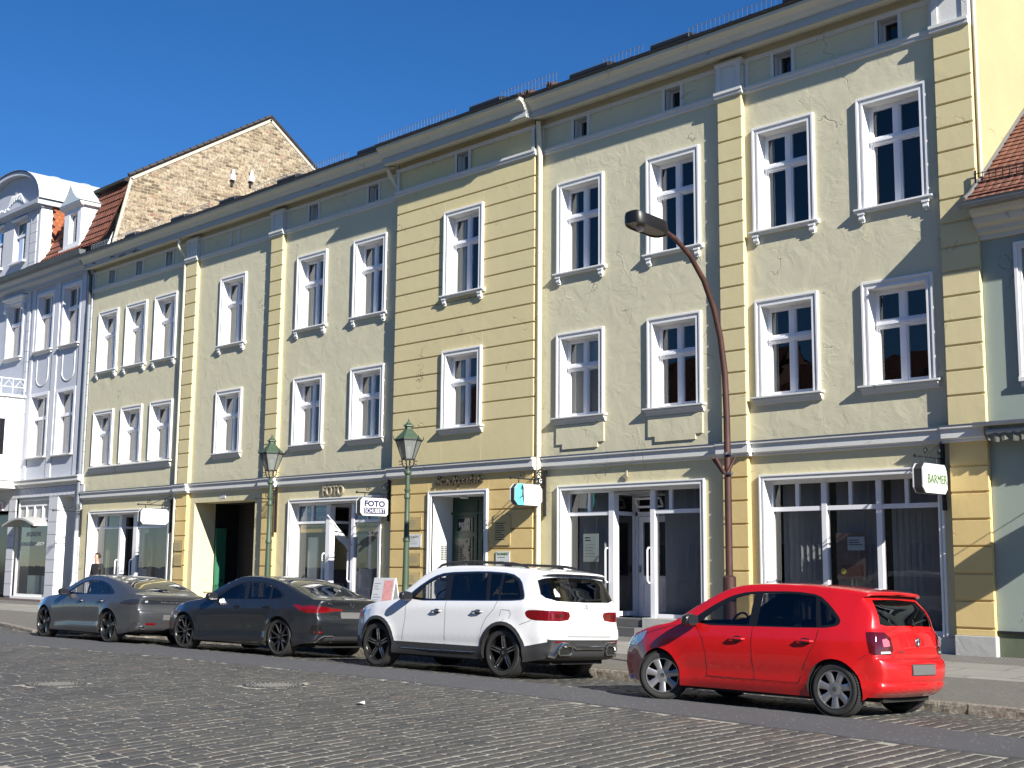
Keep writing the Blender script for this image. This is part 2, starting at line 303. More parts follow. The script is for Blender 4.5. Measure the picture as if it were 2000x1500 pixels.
# ---------------------------------------------------------------- mesh builder
ROOT = {}
class MB:
    def __init__(s): s.v = []; s.f = []; s.uv = None
    def add(s, vs, fs):
        o = len(s.v); s.v += [tuple(p) for p in vs]; s.f += [tuple(i + o for i in f) for f in fs]; return s
    def box(s, x0, x1, y0, y1, z0, z1):
        return s.add([(x0, y0, z0), (x1, y0, z0), (x1, y1, z0), (x0, y1, z0), (x0, y0, z1), (x1, y0, z1), (x1, y1, z1), (x0, y1, z1)],
                     [(0, 3, 2, 1), (4, 5, 6, 7), (0, 1, 5, 4), (1, 2, 6, 5), (2, 3, 7, 6), (3, 0, 4, 7)])
    def quad(s, a, b, c, d): return s.add([a, b, c, d], [(0, 1, 2, 3)])
    def prism(s, pts, e):
        """closed polygon pts (3D) extruded by vector e"""
        n = len(pts); q = [(p[0] + e[0], p[1] + e[1], p[2] + e[2]) for p in pts]
        return s.add(list(pts) + q, [tuple(range(n - 1, -1, -1)), tuple(range(n, 2 * n))] + [(i, (i + 1) % n, n + (i + 1) % n, n + i) for i in range(n)])
    def profx(s, prof, x0, x1):
        """profile in (y,z) extruded along x"""
        return s.prism([(x0, y, z) for y, z in prof], (x1 - x0, 0, 0))
    def tube(s, path, r, n=8, cap=True):
        P = [Vector(p) for p in path]; k = len(P); rr = r if isinstance(r, (list, tuple)) else [r] * k
        up = None; vs = []
        for i, p in enumerate(P):
            d = (P[min(i + 1, k - 1)] - P[max(i - 1, 0)]).normalized()
            if up is None:
                up = d.orthogonal().normalized()
            up = (up - d * up.dot(d)).normalized(); w = d.cross(up)
            for j in range(n):
                a = 2 * math.pi * j / n; vs.append(tuple(p + (up * math.cos(a) + w * math.sin(a)) * rr[i]))
        fs = [(i * n + j, i * n + (j + 1) % n, (i + 1) * n + (j + 1) % n, (i + 1) * n + j) for i in range(k - 1) for j in range(n)]
        if cap: fs += [tuple(range(n - 1, -1, -1)), tuple((k - 1) * n + j for j in range(n))]
        return s.add(vs, fs)
    def lathe(s, prof, c=(0, 0, 0), n=16, axis='z', a0=0.0, cap=True):
        """prof: list of (r, h) revolved"""
        vs = []; k = len(prof)
        for r, h in prof:
            for j in range(n):
                a = a0 + 2 * math.pi * j / n; x, y = r * math.cos(a), r * math.sin(a)
                if axis == 'z': p = (x, y, h)
                elif axis == 'y': p = (x, h, y)
                else: p = (h, x, y)
                vs.append((p[0] + c[0], p[1] + c[1], p[2] + c[2]))
        fs = [(i * n + j, i * n + (j + 1) % n, (i + 1) * n + (j + 1) % n, (i + 1) * n + j) for i in range(k - 1) for j in range(n)]
        if cap and prof[0][0] > 1e-6: fs.append(tuple(range(n - 1, -1, -1)))
        if cap and prof[-1][0] > 1e-6: fs.append(tuple((k - 1) * n + j for j in range(n)))
        return s.add(vs, fs)
    def split(s, name, mat, parent=None, **k):
        par = list(range(len(s.v)))
        def fd(i):
            while par[i] != i: par[i] = par[par[i]]; i = par[i]
            return i
        for f in s.f:
            for i in f[1:]: par[fd(i)] = fd(f[0])
        gr = {}
        for f in s.f: gr.setdefault(fd(f[0]), []).append(f)
        for fs in gr.values():
            u = sorted({i for f in fs for i in f}); mp = {a: i for i, a in enumerate(u)}; m = MB(); m.v = [s.v[i] for i in u]; m.f = [tuple(mp[i] for i in f) for f in fs]; m.build(name, mat, parent, **k)
    def build(s, name, mat, parent=None, smooth=False, local=False, bevel=0.0, ang=35, **tagk):
        me = bpy.data.meshes.new(name); off = Vector((0, 0, 0))
        if parent is not None and not local: off = ROOT[parent.name]
        me.from_pydata([tuple(Vector(p) - off) for p in s.v], [], s.f)
        if s.uv: 
            l = me.uv_layers.new(name='UVMap')
            k = 0
            for f in s.f:
                for i in f: l.data[k].uv = s.uv[i]; k += 1
        me.materials.append(mat)
        o = bpy.data.objects.new(name, me); COL.objects.link(o)
        if parent is not None: o.parent = parent; ROOT[o.name] = off
        else: ROOT[o.name] = Vector((0, 0, 0))
        if bevel:
            bv = o.modifiers.new('bevel', 'BEVEL'); bv.width = bevel; bv.segments = 2; bv.limit_method = 'ANGLE'; bv.angle_limit = R(40)
        if smooth:
            me.polygons.foreach_set('use_smooth', [True] * len(me.polygons)); me.set_sharp_from_angle(angle=R(ang))
        for a, b in tagk.items(): o[a] = b
        return o
def thing(name, label, cat, loc=(0, 0, 0), rz=0.0, group=None):
    o = bpy.data.objects.new(name, None); COL.objects.link(o); o.location = loc; o.rotation_euler = (0, 0, rz)
    o.empty_display_size = 0.3
    o['label'] = label; o['category'] = cat
    if group: o['group'] = group
    ROOT[o.name] = Vector(loc); return o
def struct(mb, name, mat, **k):
    return mb.build(name, mat, None, kind='structure', **k)
def relabel(o, **k):
    for a, b in k.items(): o[a] = b
    return o
def text_mesh(s, size, ext=0.004, shear=0.0, bold=0.0):
    cu = bpy.data.curves.new('t', 'FONT'); cu.body = s; cu.size = size; cu.extrude = ext; cu.shear = shear; cu.offset = bold
    cu.resolution_u = 3
    o = bpy.data.objects.new('t', cu); COL.objects.link(o)
    dg = bpy.context.evaluated_depsgraph_get(); me = bpy.data.meshes.new_from_object(o.evaluated_get(dg))
    bpy.data.objects.remove(o); bpy.data.curves.remove(cu); return me
def text(s, size, mat, parent, origin, ux, uz, width=None, height=None, ext=0.004, shear=0.0, bold=0.0, name='lettering', center=False, local=False, **tg):
    """letters with baseline start at origin, running along ux, up along uz; scaled to width/height when given"""
    me = text_mesh(s, size, ext, shear, bold); me.name = name
    vs = [v.co.copy() for v in me.vertices]; x0 = min(v.x for v in vs); x1 = max(v.x for v in vs); y0 = min(v.y for v in vs); y1 = max(v.y for v in vs)
    sx = (width / (x1 - x0)) if width else 1.0; sy = (height / (y1 - y0)) if height else (sx if width else 1.0)
    ux = Vector(ux); uz = Vector(uz); un = ux.cross(uz); o0 = Vector(origin)
    off = Vector((0, 0, 0)) if (local or parent is None) else ROOT[parent.name]
    for v in me.vertices:
        a = (v.co.x - x0) * sx - (width * 0.5 if center and width else 0); c = (v.co.y - (y0 if height else 0)) * sy
        v.co = o0 + ux * a + uz * c + un * v.co.z - off
    me.materials.clear(); me.materials.append(mat)
    o = bpy.data.objects.new(name, me); COL.objects.link(o)
    if parent is not None: o.parent = parent
    ROOT[o.name] = off
    for a, b in tg.items(): o[a] = b
    return o

def sheet(mb, x0, x1, z0, z1, Y, holes, depth=0.0):
    """wall sheet in plane y=Y with rectangular holes and reveals of the given depth"""
    xs = sorted({x0, x1, *[min(max(h[0], x0), x1) for h in holes], *[min(max(h[1], x0), x1) for h in holes]})
    zs = sorted({z0, z1, *[min(max(h[2], z0), z1) for h in holes], *[min(max(h[3], z0), z1) for h in holes]})
    for i in range(len(zs) - 1):
        zm = (zs[i] + zs[i + 1]) / 2; run = None
        for j in range(len(xs)):
            solid = False
            if j < len(xs) - 1:
                xm = (xs[j] + xs[j + 1]) / 2; solid = not any(h[0] < xm < h[1] and h[2] < zm < h[3] for h in holes)
            if solid and run is None: run = xs[j]
            if not solid and run is not None:
                mb.quad((run, Y, zs[i]), (xs[j], Y, zs[i]), (xs[j], Y, zs[i + 1]), (run, Y, zs[i + 1])); run = None
    if depth:
        for a, b, c, d in holes:
            mb.quad((a, Y, c), (a, Y + depth, c), (a, Y + depth, d), (a, Y, d)); mb.quad((b, Y, d), (b, Y + depth, d), (b, Y + depth, c), (b, Y, c))
            mb.quad((a, Y, d), (a, Y + depth, d), (b, Y + depth, d), (b, Y, d)); mb.quad((b, Y, c), (b, Y + depth, c), (a, Y + depth, c), (a, Y, c))
def ring(mb, x0, x1, z0, z1, w, ya, yb, bottom=True):
    """rectangular frame of width w between depths ya (front) and yb; bars butt without overlap"""
    mb.box(x0, x0 + w, ya, yb, z0, z1); mb.box(x1 - w, x1, ya, yb, z0, z1)
    mb.box(x0 + w, x1 - w, ya, yb, z1 - w, z1)
    if bottom: mb.box(x0 + w, x1 - w, ya, yb, z0, z0 + w)
# ================================================================ the yellow townhouse
TH = thing('townhouse', 'long three-storey cream and yellow plastered house with white window surrounds and shops below', 'building', (-26.2, 21.0, 0.2))
YW, PP, YD = 21.0, 0.125, 20.81
XL, XR = -42.75, -9.66
PIL = [(-36.15, -35.52), (-31.36, -30.76), (-15.13, -14.54), (-10.345, -9.66)]
DX0, DX1 = -25.42, -20.36
ZL0, ZL1, ZU0, ZU1 = 4.99, 6.77, 8.33, 10.33
WINX = [-41.48, -39.5, -37.53, -33.49, -29.4, -26.74, -19.07, -16.4, -13.64, -11.28]
DWX = -22.80
HW = 0.57
def whole(xc): return [(xc - HW, xc + HW, ZL0, ZL1), (xc - HW, xc + HW, ZU0, ZU1)]
FRX = [-41.40, -39.47, -37.46, -29.4, -26.66, -19.06, -16.38, -13.6, -11.28]
FZ0, FZ1 = 11.46, 11.91
SHOPS = {'A': (-42.02, -36.75, 0.60, 3.31), 'B': (-35.23, -31.89, 0.0, 3.51), 'C': (-30.04, -26.10, 0.62, 3.34), 'E': (-19.62, -15.76, 0.60, 3.33), 'F': (-14.22, -10.63, 0.50, 3.33)}
def holes_between(a, b):
    hs = []
    for x in WINX:
        if a < x < b: hs += whole(x)
    for x in FRX:
        if a < x < b: hs.append((x - 0.205, x + 0.205, FZ0, FZ1))
    return hs
w = MB(); sheet(w, XL, DX0, 4.0, 12.2, YW, holes_between(XL, DX0)); w.build('wall', WALL, TH)
w = MB(); sheet(w, DX1, XR, 4.0, 12.2, YW, holes_between(DX1, XR)); w.build('wall', WALL, TH)
gA, gB, gC, gE, gF = (SHOPS[k] for k in 'ABCEF')
nE = (-18.42, -17.28, 0.0, 0.60)      # stepped doorway below the shop E frame
w = MB(); sheet(w, XL, DX0, 0.0, 4.0, YW, [gA, gB, gC, (-28.5, -27.5, 0.0, 0.62), (-39.95, -39.35, 0.0, 0.6)]); w.build('ground_floor_wall', WALLG, TH)
w = MB(); sheet(w, DX1, XR, 0.0, 4.0, YW, [gE, gF, nE]); w.build('ground_floor_wall', WALLG, TH)
# gable side above the green neighbour, back and roof
w = MB(); w.add([(XR, 21.0, 0), (XR, 33, 0), (XR, 33, 10.0), (XR, 28, 13.9), (XR, 21.0, 12.45)], [(0, 1, 2, 3, 4)])
w.build('gable_wall', GABLE, TH)
w = MB(); w.add([(XL, 21.0, 0), (XL, 33, 0), (XL, 33, 10.0), (XL, 28, 13.9), (XL, 21.0, 12.45)], [(4, 3, 2, 1, 0)]); w.quad((XR, 33, 0), (XL, 33, 0), (XL, 33, 10), (XR, 33, 10)); w.build('rear_wall', WALLG, TH)
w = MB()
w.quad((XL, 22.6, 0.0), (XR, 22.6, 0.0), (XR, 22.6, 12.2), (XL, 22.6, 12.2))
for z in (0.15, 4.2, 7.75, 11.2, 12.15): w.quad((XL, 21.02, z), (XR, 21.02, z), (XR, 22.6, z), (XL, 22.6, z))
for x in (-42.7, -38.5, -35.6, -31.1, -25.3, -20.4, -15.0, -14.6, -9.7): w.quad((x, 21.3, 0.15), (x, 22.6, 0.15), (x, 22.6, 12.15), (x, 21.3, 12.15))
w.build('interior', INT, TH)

# projecting rusticated bay and pilasters
GU = [10.777 - 0.4388 * k for k in range(15)]
GG = [3.41 - 0.4565 * k for k in range(8)]
def courses(mb, x0, x1, yf, z0, z1, grooves, holes=(), th=0.05):
    g = sorted(z for z in grooves if z0 < z < z1); edges = [z0] + g + [z1]
    for i in range(len(edges) - 1):
        a = edges[i] + (0.018 if i else 0); b = edges[i + 1] - (0.018 if i < len(edges) - 2 else 0)
        cuts = [h for h in holes if h[2] < b and h[3] > a]
        if not cuts: mb.box(x0, x1, yf, yf + th, a, b); continue
        lo = min(h[0] for h in cuts); hi = max(h[1] for h in cuts); h2 = min(max(h[2] for h in cuts), b); h3 = max(min(h[3] for h in cuts), a)
        mb.box(x0, lo, yf, yf + th, a, b); mb.box(hi, x1, yf, yf + th, a, b)
        if cuts[0][3] < b: mb.box(lo, hi, yf, yf + th, cuts[0][3], b)
        if cuts[0][2] > a: mb.box(lo, hi, yf, yf + th, a, cuts[0][2])
dh = [(DWX - HW, DWX + HW, ZL0, ZL1), (DWX - HW, DWX + HW, ZU0, ZU1)]
w = MB(); sheet(w, DX0 + .002, DX1 - .002, 4.0, 12.2, YD + 0.03, dh + [(-23.07, -22.66, FZ0, FZ1)])
w.box(DX0 + .002, DX0 + .03, YD + .03, 21.02, 4.0, 12.2); w.box(DX1 - .03, DX1 - .002, YD + .03, 21.02, 4.0, 12.2)
w.build('bay_wall', YEL, TH)
sur = [(DWX - HW - .145, DWX + HW + .145, ZL0, ZL1 + .14), (DWX - HW - .145, DWX + HW + .145, ZU0, ZU1 + .145)]
w = MB(); courses(w, DX0, DX1, YD, 4.08, 11.30, GU[:14], sur); w.build('bay_rustication', YEL, TH, bevel=0.008)
door = (-23.83, -21.94, 0.0, 3.33)
w = MB(); sheet(w, DX0 + .002, DX1 - .002, 0.0, 4.0, YD + 0.03, [door])
w.box(DX0 + .002, DX0 + .03, YD + .03, 21.02, 0, 4.0); w.box(DX1 - .03, DX1 - .002, YD + .03, 21.02, 0, 4.0)
w.build('bay_ground_wall', YELG, TH)
w = MB(); courses(w, DX0, DX1, YD, 0.45, 3.86, GG, [(-23.95, -21.80, 0.0, 3.46)]); w.build('bay_ground_rustication', YELG, TH, bevel=0.008)
for i, (a, b) in enumerate(PIL):
    w = MB(); w.box(a + .003, b - .003, YW - PP + .03, YW + .02, 3.95, 11.3); w.build('pilaster', YEL, TH)
    w = MB(); courses(w, a, b, YW - PP, 4.08, 11.30, GU); w.build('pilaster_rustication', YEL, TH, bevel=0.008)
    w = MB(); w.box(a + .003, b - .003, YW - PP + .03, YW + .02, 0.3, 3.95); w.build('pilaster_base', YELG, TH)
    w = MB(); courses(w, a, b, YW - PP, 0.55, 3.86, GG); w.build('pilaster_base_rustication', YELG, TH, bevel=0.008)
    w = MB(); w.box(a - .02, b + .02, YW - PP - .03, YW + .01, 0.0, 0.55); w.build('plinth', PLI, TH, bevel=0.012)
w = MB()
for a, b in ((DX1, -19.72), (-15.65, -15.15), (-14.52, -10.37), (-30.74, -30.15), (-26.0, -25.44)):
    w.box(a, b, YW - .03, YW + .01, 0.0, 0.50 if b > -14 else 0.57)
w.box(-17.28, -15.65, YW - .06, YW + .2, 0.0, 0.60); w.box(-19.72, -18.42, YW - .06, YW + .2, 0.0, 0.60)
w.split('plinth', PLI, TH, bevel=0.01)

# bands that break forward round pilasters and bay
def segs(ext, lite=False):
    s = [(XL, -36.15 - ext, 0), (-36.15 - ext, -35.52 + ext, PP), (-35.52 + ext, -31.36 - ext, 0), (-31.36 - ext, -30.76 + ext, PP), (-30.76 + ext, DX0 - ext, 0),
         (DX0 - ext, DX1 + ext, .19), (DX1 + ext, -15.13 - ext, 0), (-15.13 - ext, -14.54 + ext, PP), (-14.54 + ext, -10.345 - ext, 0), (-10.345 - ext, XR + .002, PP)]
    return s
def band(name, prof, mat, ext, ss=None, bev=0.0):
    m = MB()
    for a, b, d in (ss or segs(ext)):
        m.profx([(YW - d - o if o > -.04 else YW + .02, z) for o, z in prof], a, b)
    return m.build(name, mat, TH, bevel=bev)
band('string_course', [(-.05, 3.82), (.045, 3.82), (.055, 3.84), (.055, 3.865), (.085, 3.885), (.11, 3.89), (.11, 4.045), (.15, 4.055), (.15, 4.10), (-.05, 4.115)], TRIMG, .09)
band('string_course_flashing', [(-.05, 4.117), (.158, 4.102), (.162, 4.102), (.162, 4.112), (-.05, 4.135)], METAL, .10)
band('frieze_base', [(-.05, 11.26), (.03, 11.26), (.05, 11.285), (.05, 11.335), (.075, 11.345), (.075, 11.40), (-.05, 11.42)], TRIMG, .05)
band('frieze_head', [(-.05, 11.915), (.03, 11.915), (.03, 11.955), (.06, 11.97), (.06, 12.0), (-.05, 12.0)], TRIMG, .03)
ev = [(XL - .02, DX0 - .12, 0), (DX0 - .12, DX1 + .12, .19), (DX1 + .12, XR + .02, 0)]
band('eaves_soffit', [(-.04, 12.15), (.02, 12.15), (.42, 12.068), (.42, 12.085), (.1, 12.16), (-.04, 12.16)], SOFF, 0, ev)
band('eaves_fascia', [(.11, 12.17), (.38, 12.105), (.38, 12.087), (.44, 12.087), (.44, 12.235), (.11, 12.235)], FASC, 0, ev)
band('eaves_cornice', [(-.05, 12.237), (.47, 12.237), (.47, 12.26), (.50, 12.29), (.54, 12.36), (.62, 12.42), (.66, 12.43), (.66, 12.50), (-.05, 12.50)], SOFF, 0, ev)
band('gutter', [(.0, 12.502), (.69, 12.502), (.72, 12.52), (.72, 12.56), (.69, 12.565), (.0, 12.565)], DARKM, 0, ev)
# frieze uprights
w = MB()
def upright(xa, xb, d=0.0): w.box(xa, xb, YW - d - .03, YW - d + .01, 11.42, 11.915)
for x in FRX + [-33.75, -33.3]:
    k = x in FRX
    if k: upright(x - .205 - .075, x - .205); upright(x + .205, x + .205 + .075)
    else: upright(x - .035, x + .035)
upright(-23.145, -23.07, .19); upright(-22.66, -22.585, .19)
for a, b, d in segs(0):
    if d == PP:
        w.box(a, b, YW - d, YW + .01, 11.42, 11.915); upright(a, a + .11, d); upright(b - .11, b, d)
    elif d: w.box(a, b, YW - d, YW + .01, 11.42, 11.44); upright(a, a + .08, d); upright(b - .08, b, d)
    else: upright(a + .05, a + .12); upright(b - .12, b - .05)
w.split('frieze_panel_frame', TRIMG, TH)
w = MB(); w.box(-36.15, -35.52, 20.6, 20.99, 12.0, 12.02)
for a, b in PIL: w.box(a - .05, b + .05, YW - PP - .08, YW + .01, 12.0, 12.02 + .02)
w = MB()
for a, b in PIL[:3]: w.box(a - .03, b + .03, YW - PP - .04, YW + .01, 11.78 + .22, 12.04)
w.build('pilaster_cap', SOFF, TH)

# roof: shallow plane that stays below the eye line, with snow guards and open roof lights
w = MB(); w.uv = None
rf = [(XL, 20.36, 12.50), (XR, 20.36, 12.50), (XR, 28.0, 14.0), (XL, 28.0, 14.0)]
w.add(rf, [(0, 1, 2, 3)]); w.add([(XL, 28.0, 14.0), (XR, 28.0, 14.0), (XR, 33.2, 10.0), (XL, 33.2, 10.0)], [(0, 1, 2, 3)])
w.uv = [(XL, 0), (XR, 0), (XR, 7.8), (XL, 7.8), (XL, 0), (XR, 0), (XR, 6), (XL, 6)]
roof = w.build('roof', TILE_BR, TH)
for a, b in [(-41.9, -40.5), (-40.38, -36.93), (-35.34, -34.1), (-31.71, -29.7), (-29.25, -27.07), (-25.53, -22.53), (-20.88, -19.09), (-17.85, -16.72), (-15.48, -13.34)]:
    y = 20.40 - (.19 if DX0 - .2 < a < DX1 else 0); g = MB(); n = max(2, round((b - a) / 0.115))
    for z in (12.60, 12.79): g.box(a, b, y - .004, y + .004, z, z + .012)
    for i in range(n + 1):
        x = a + (b - a) * i / n; t = 0.014 if i % 9 == 0 else 0.007
        g.box(x - t / 2, x + t / 2, y - .012, y - .004, 12.55, 12.80)
    g.build('snow_guard', METAL, roof)
    g = MB()
    for i in range(int((b - a) / 0.24)):
        if random.random() < 0.65:
            x = a + i * .24 + .05; g.tube([(x, y + .05, 12.58), (x, y + .5, 12.68)], 0.085, 8)
    g.build('eaves_tile', TILE_RED, roof)
for a, b in [(-39.48, -38.78), (-36.44, -35.59), (-33.54, -32.68), (-30.44, -29.5), (-26.66, -25.6), (-22.0, -20.93), (-18.86, -17.7), (-16.5, -15.48), (-13.18, -12.2)]:
    g = MB(); y = 20.40 - (.19 if DX0 < a < DX1 else 0)
    g.profx([(y, 12.585), (y - .03, 12.63), (y - .02, 12.70), (y + .04, 12.735), (y + .9, 12.90), (y + .9, 12.80)], a, b)
    g.build('roof_light', BLACK, roof, bevel=0.01)
    g = MB(); g.box(a, b, y - .032, y - .03, 12.705, 12.72); g.build('roof_light_trim', METAL, roof)

# windows
def window(parent, xc, z0, z1, Y, upper, curt=0.3, ledge=True, curt2=0.0, blind=False):
    lab = {}
    s = MB(); x0, x1 = xc - HW, xc + HW; e = 0.145
    X0, X1, Z1 = x0 - e, x1 + e, z1 + e
    s.box(X0, X0 + .05, Y - .06, Y + .01, z0, Z1); s.box(X1 - .05, X1, Y - .06, Y + .01, z0, Z1); s.box(X0 + .05, X1 - .05, Y - .06, Y + .01, Z1 - .05, Z1)
    s.box(X0 + .05, X0 + .10, Y - .026, Y + .01, z0, Z1 - .05); s.box(X1 - .10, X1 - .05, Y - .026, Y + .01, z0, Z1 - .05); s.box(X0 + .10, X1 - .10, Y - .026, Y + .01, Z1 - .10, Z1 - .05)
    s.box(X0 + .10, x0, Y - .045, Y + .01, z0, Z1 - .10); s.box(x1, X1 - .10, Y - .045, Y + .01, z0, Z1 - .10); s.box(x0, x1, Y - .045, Y + .01, z1, Z1 - .10)
    D = 0.27
    s.quad((x0, Y, z0), (x0, Y + D, z0), (x0, Y + D, z1), (x0, Y, z1)); s.quad((x1, Y, z1), (x1, Y + D, z1), (x1, Y + D, z0), (x1, Y, z0))
    s.quad((x0, Y, z1), (x0, Y + D, z1), (x1, Y + D, z1), (x1, Y, z1)); s.quad((x1, Y, z0), (x1, Y + D, z0), (x0, Y + D, z0), (x0, Y, z0))
    wo = s.build('window', TRIM, parent, bevel=0.006)
    h = z1 - z0; yf = Y + .19; f = MB()
    ring(f, x0, x1, z0, z1, .055, yf, yf + .07)
    zt = z1 - h * (.345 if upper else .36); zb = zt - .0
    f.box(x0 + .055, x1 - .055, yf - .035, yf + .07, zt - .055, zt + .055)
    f.box(x0 + .055, x1 - .055, yf - .055, yf - .036, zt - .02, zt + .02)
    for za, zb2 in ((z0 + .055, zt - .055), (zt + .055, z1 - .055)):
        f.box(xc - .05, xc + .05, yf - .012, yf + .06, za, zb2)
        ring(f, x0 + .055, xc - .05, za, zb2, .035, yf + .008, yf + .055); ring(f, xc + .05, x1 - .055, za, zb2, .035, yf + .008, yf + .055)
    f.build('frame', FRAME, wo)
    g = MB(); g.quad((x0 + .05, yf + .03, z0 + .05), (x1 - .05, yf + .03, z0 + .05), (x1 - .05, yf + .03, z1 - .05), (x0 + .05, yf + .03, z1 - .05)); g.build('pane', GLASS, wo)
    if curt or curt2:
        c = MB(); yc = yf + .16
        for (a, b) in ((x0 + .02, x0 + 2 * HW * curt), (x1 - 2 * HW * curt2, x1 - .02)):
            if b - a < .03: continue
            n = max(4, int((b - a) / .018)); vs = []
            for i in range(n + 1):
                x = a + (b - a) * i / n; yy = yc + .022 * math.sin(i * 1.15 + xc) + .01 * math.sin(i * .43)
                vs += [(x, yy, z0 + .02), (x, yy, z1 - .02)]
            c.add(vs, [(2 * i, 2 * i + 2, 2 * i + 3, 2 * i + 1) for i in range(n)])
        c.build('curtain', CURT, wo, smooth=True, ang=180)
    if blind:
        c = MB(); c.quad((x0, yf + .10, z0), (x1, yf + .10, z0), (x1, yf + .10, z1), (x0, yf + .10, z1)); c.build('roller_blind', CURT, wo)
    if ledge:
        c = MB()
        if upper:
            c.profx([(Y - .115, z0 - .045), (Y - .115, z0 - .012), (Y + .05, z0 + .004), (Y + .05, z0 - .09), (Y - .06, z0 - .09), (Y - .07, z0 - .05)], xc - .79, xc + .79)
            c.build('sill', TRIM, wo, bevel=0.004)
            for sgn in (-1, 1):
                bx = xc + sgn * .645; k = MB()
                k.box(bx - .07, bx + .07, Y - .09, Y + .01, z0 - .13, z0 - .092)
                k.box(bx - .05, bx + .05, Y - .075, Y + .01, z0 - .19, z0 - .131)
                k.lathe([(0, -.055), (.034, -.055), (.034, .055), (0, .055)], (bx, Y - .045, z0 - .20), 10, 'x')
                k.box(bx - .058, bx + .058, Y - .035, Y + .01, z0 - .25, z0 - .19)
                for q in (-.04, 0, .04): k.lathe([(0, -.02), (.016, -.012), (.018, 0), (.0, .02)], (bx + q, Y - .03, z0 - .262), 6)
                k.build('sill_bracket', TRIM, wo)
        else:
            c.profx([(Y - .13, z0 - .05), (Y - .13, z0 - .015), (Y + .05, z0 + .003), (Y + .05, z0 - .05)], xc - .80, xc + .80)
            c.profx([(Y + .01, z0 - .052), (Y - .105, z0 - .052), (Y - .10, z0 - .085), (Y - .07, z0 - .11), (Y - .045, z0 - .16), (Y - .03, z0 - .18), (Y + .01, z0 - .18)], xc - .76, xc + .76)
            c.build('sill', TRIMG, wo, bevel=0.004)
    return wo
CU = {-41.48: (.62, 0), -39.5: (.66, 0), -37.53: (.6, 0), -33.49: (.5, 0), -29.4: (.46, .0), -26.74: (.36, 0), -19.07: (.14, 0), -16.4: (.13, 0), -13.64: (.12, 0), -11.28: (.0, 0)}
for xc in WINX:
    a, b = CU[xc]
    window(TH, xc, ZU0, ZU1, YW, True, a, curt2=b)
    window(TH, xc, ZL0, ZL1, YW, False, a if xc != -19.07 else 0, ledge=(xc > -36), curt2=b, blind=(xc == -19.07))
window(TH, DWX, ZU0, ZU1, YD, True, .3); window(TH, DWX, ZL0, ZL1, YD, False, .27)
w = MB(); w.profx([(YW - .13, 4.90), (YW - .13, 4.94), (YW + .05, 4.985), (YW + .05, 4.90)], -42.32, -36.70)
w.profx([(YW + .01, 4.898), (YW - .10, 4.898), (YW - .10, 4.86), (YW - .05, 4.78), (YW - .03, 4.72), (YW + .01, 4.72)], -42.25, -36.78); w.build('sill', TRIMG, TH, bevel=0.004)
for x in (-19.07, -16.4):
    w = MB(); pts = [(x - .715, 4.80), (x - .715, 4.37), (x - .53, 4.37), (x - .53, 4.255), (x + .53, 4.255), (x + .53, 4.37), (x + .715, 4.37), (x + .715, 4.80)]
    w.prism([(a, YW - .03, b) for a, b in pts], (0, .04, 0)); w.build('apron', WALL, TH)
# small frieze windows
for x in FRX + [-22.865]:
    Y = YD if x == -22.865 else YW; x0, x1 = x - .205, x + .205; s = MB()
    D = .32
    s.quad((x0, Y - .02, FZ0), (x0, Y + D, FZ0), (x0, Y + D, FZ1), (x0, Y - .02, FZ1)); s.quad((x1, Y, FZ1), (x1, Y + D, FZ1), (x1, Y + D, FZ0), (x1, Y, FZ0))
    s.quad((x0, Y, FZ1), (x0, Y + D, FZ1), (x1, Y + D, FZ1), (x1, Y, FZ1)); s.quad((x1, Y, FZ0), (x1, Y + D, FZ0), (x0, Y + D, FZ0), (x0, Y, FZ0))
    wo = s.build('attic_window', TRIMG, TH); f = MB(); ring(f, x0, x1, FZ0, FZ1, .03, Y + .2, Y + .24); f.build('frame', FRAME, wo)
    g = MB(); g.quad((x0, Y + .22, FZ0), (x1, Y + .22, FZ0), (x1, Y + .22, FZ1), (x0, Y + .22, FZ1)); g.build('pane', GLASS, wo)

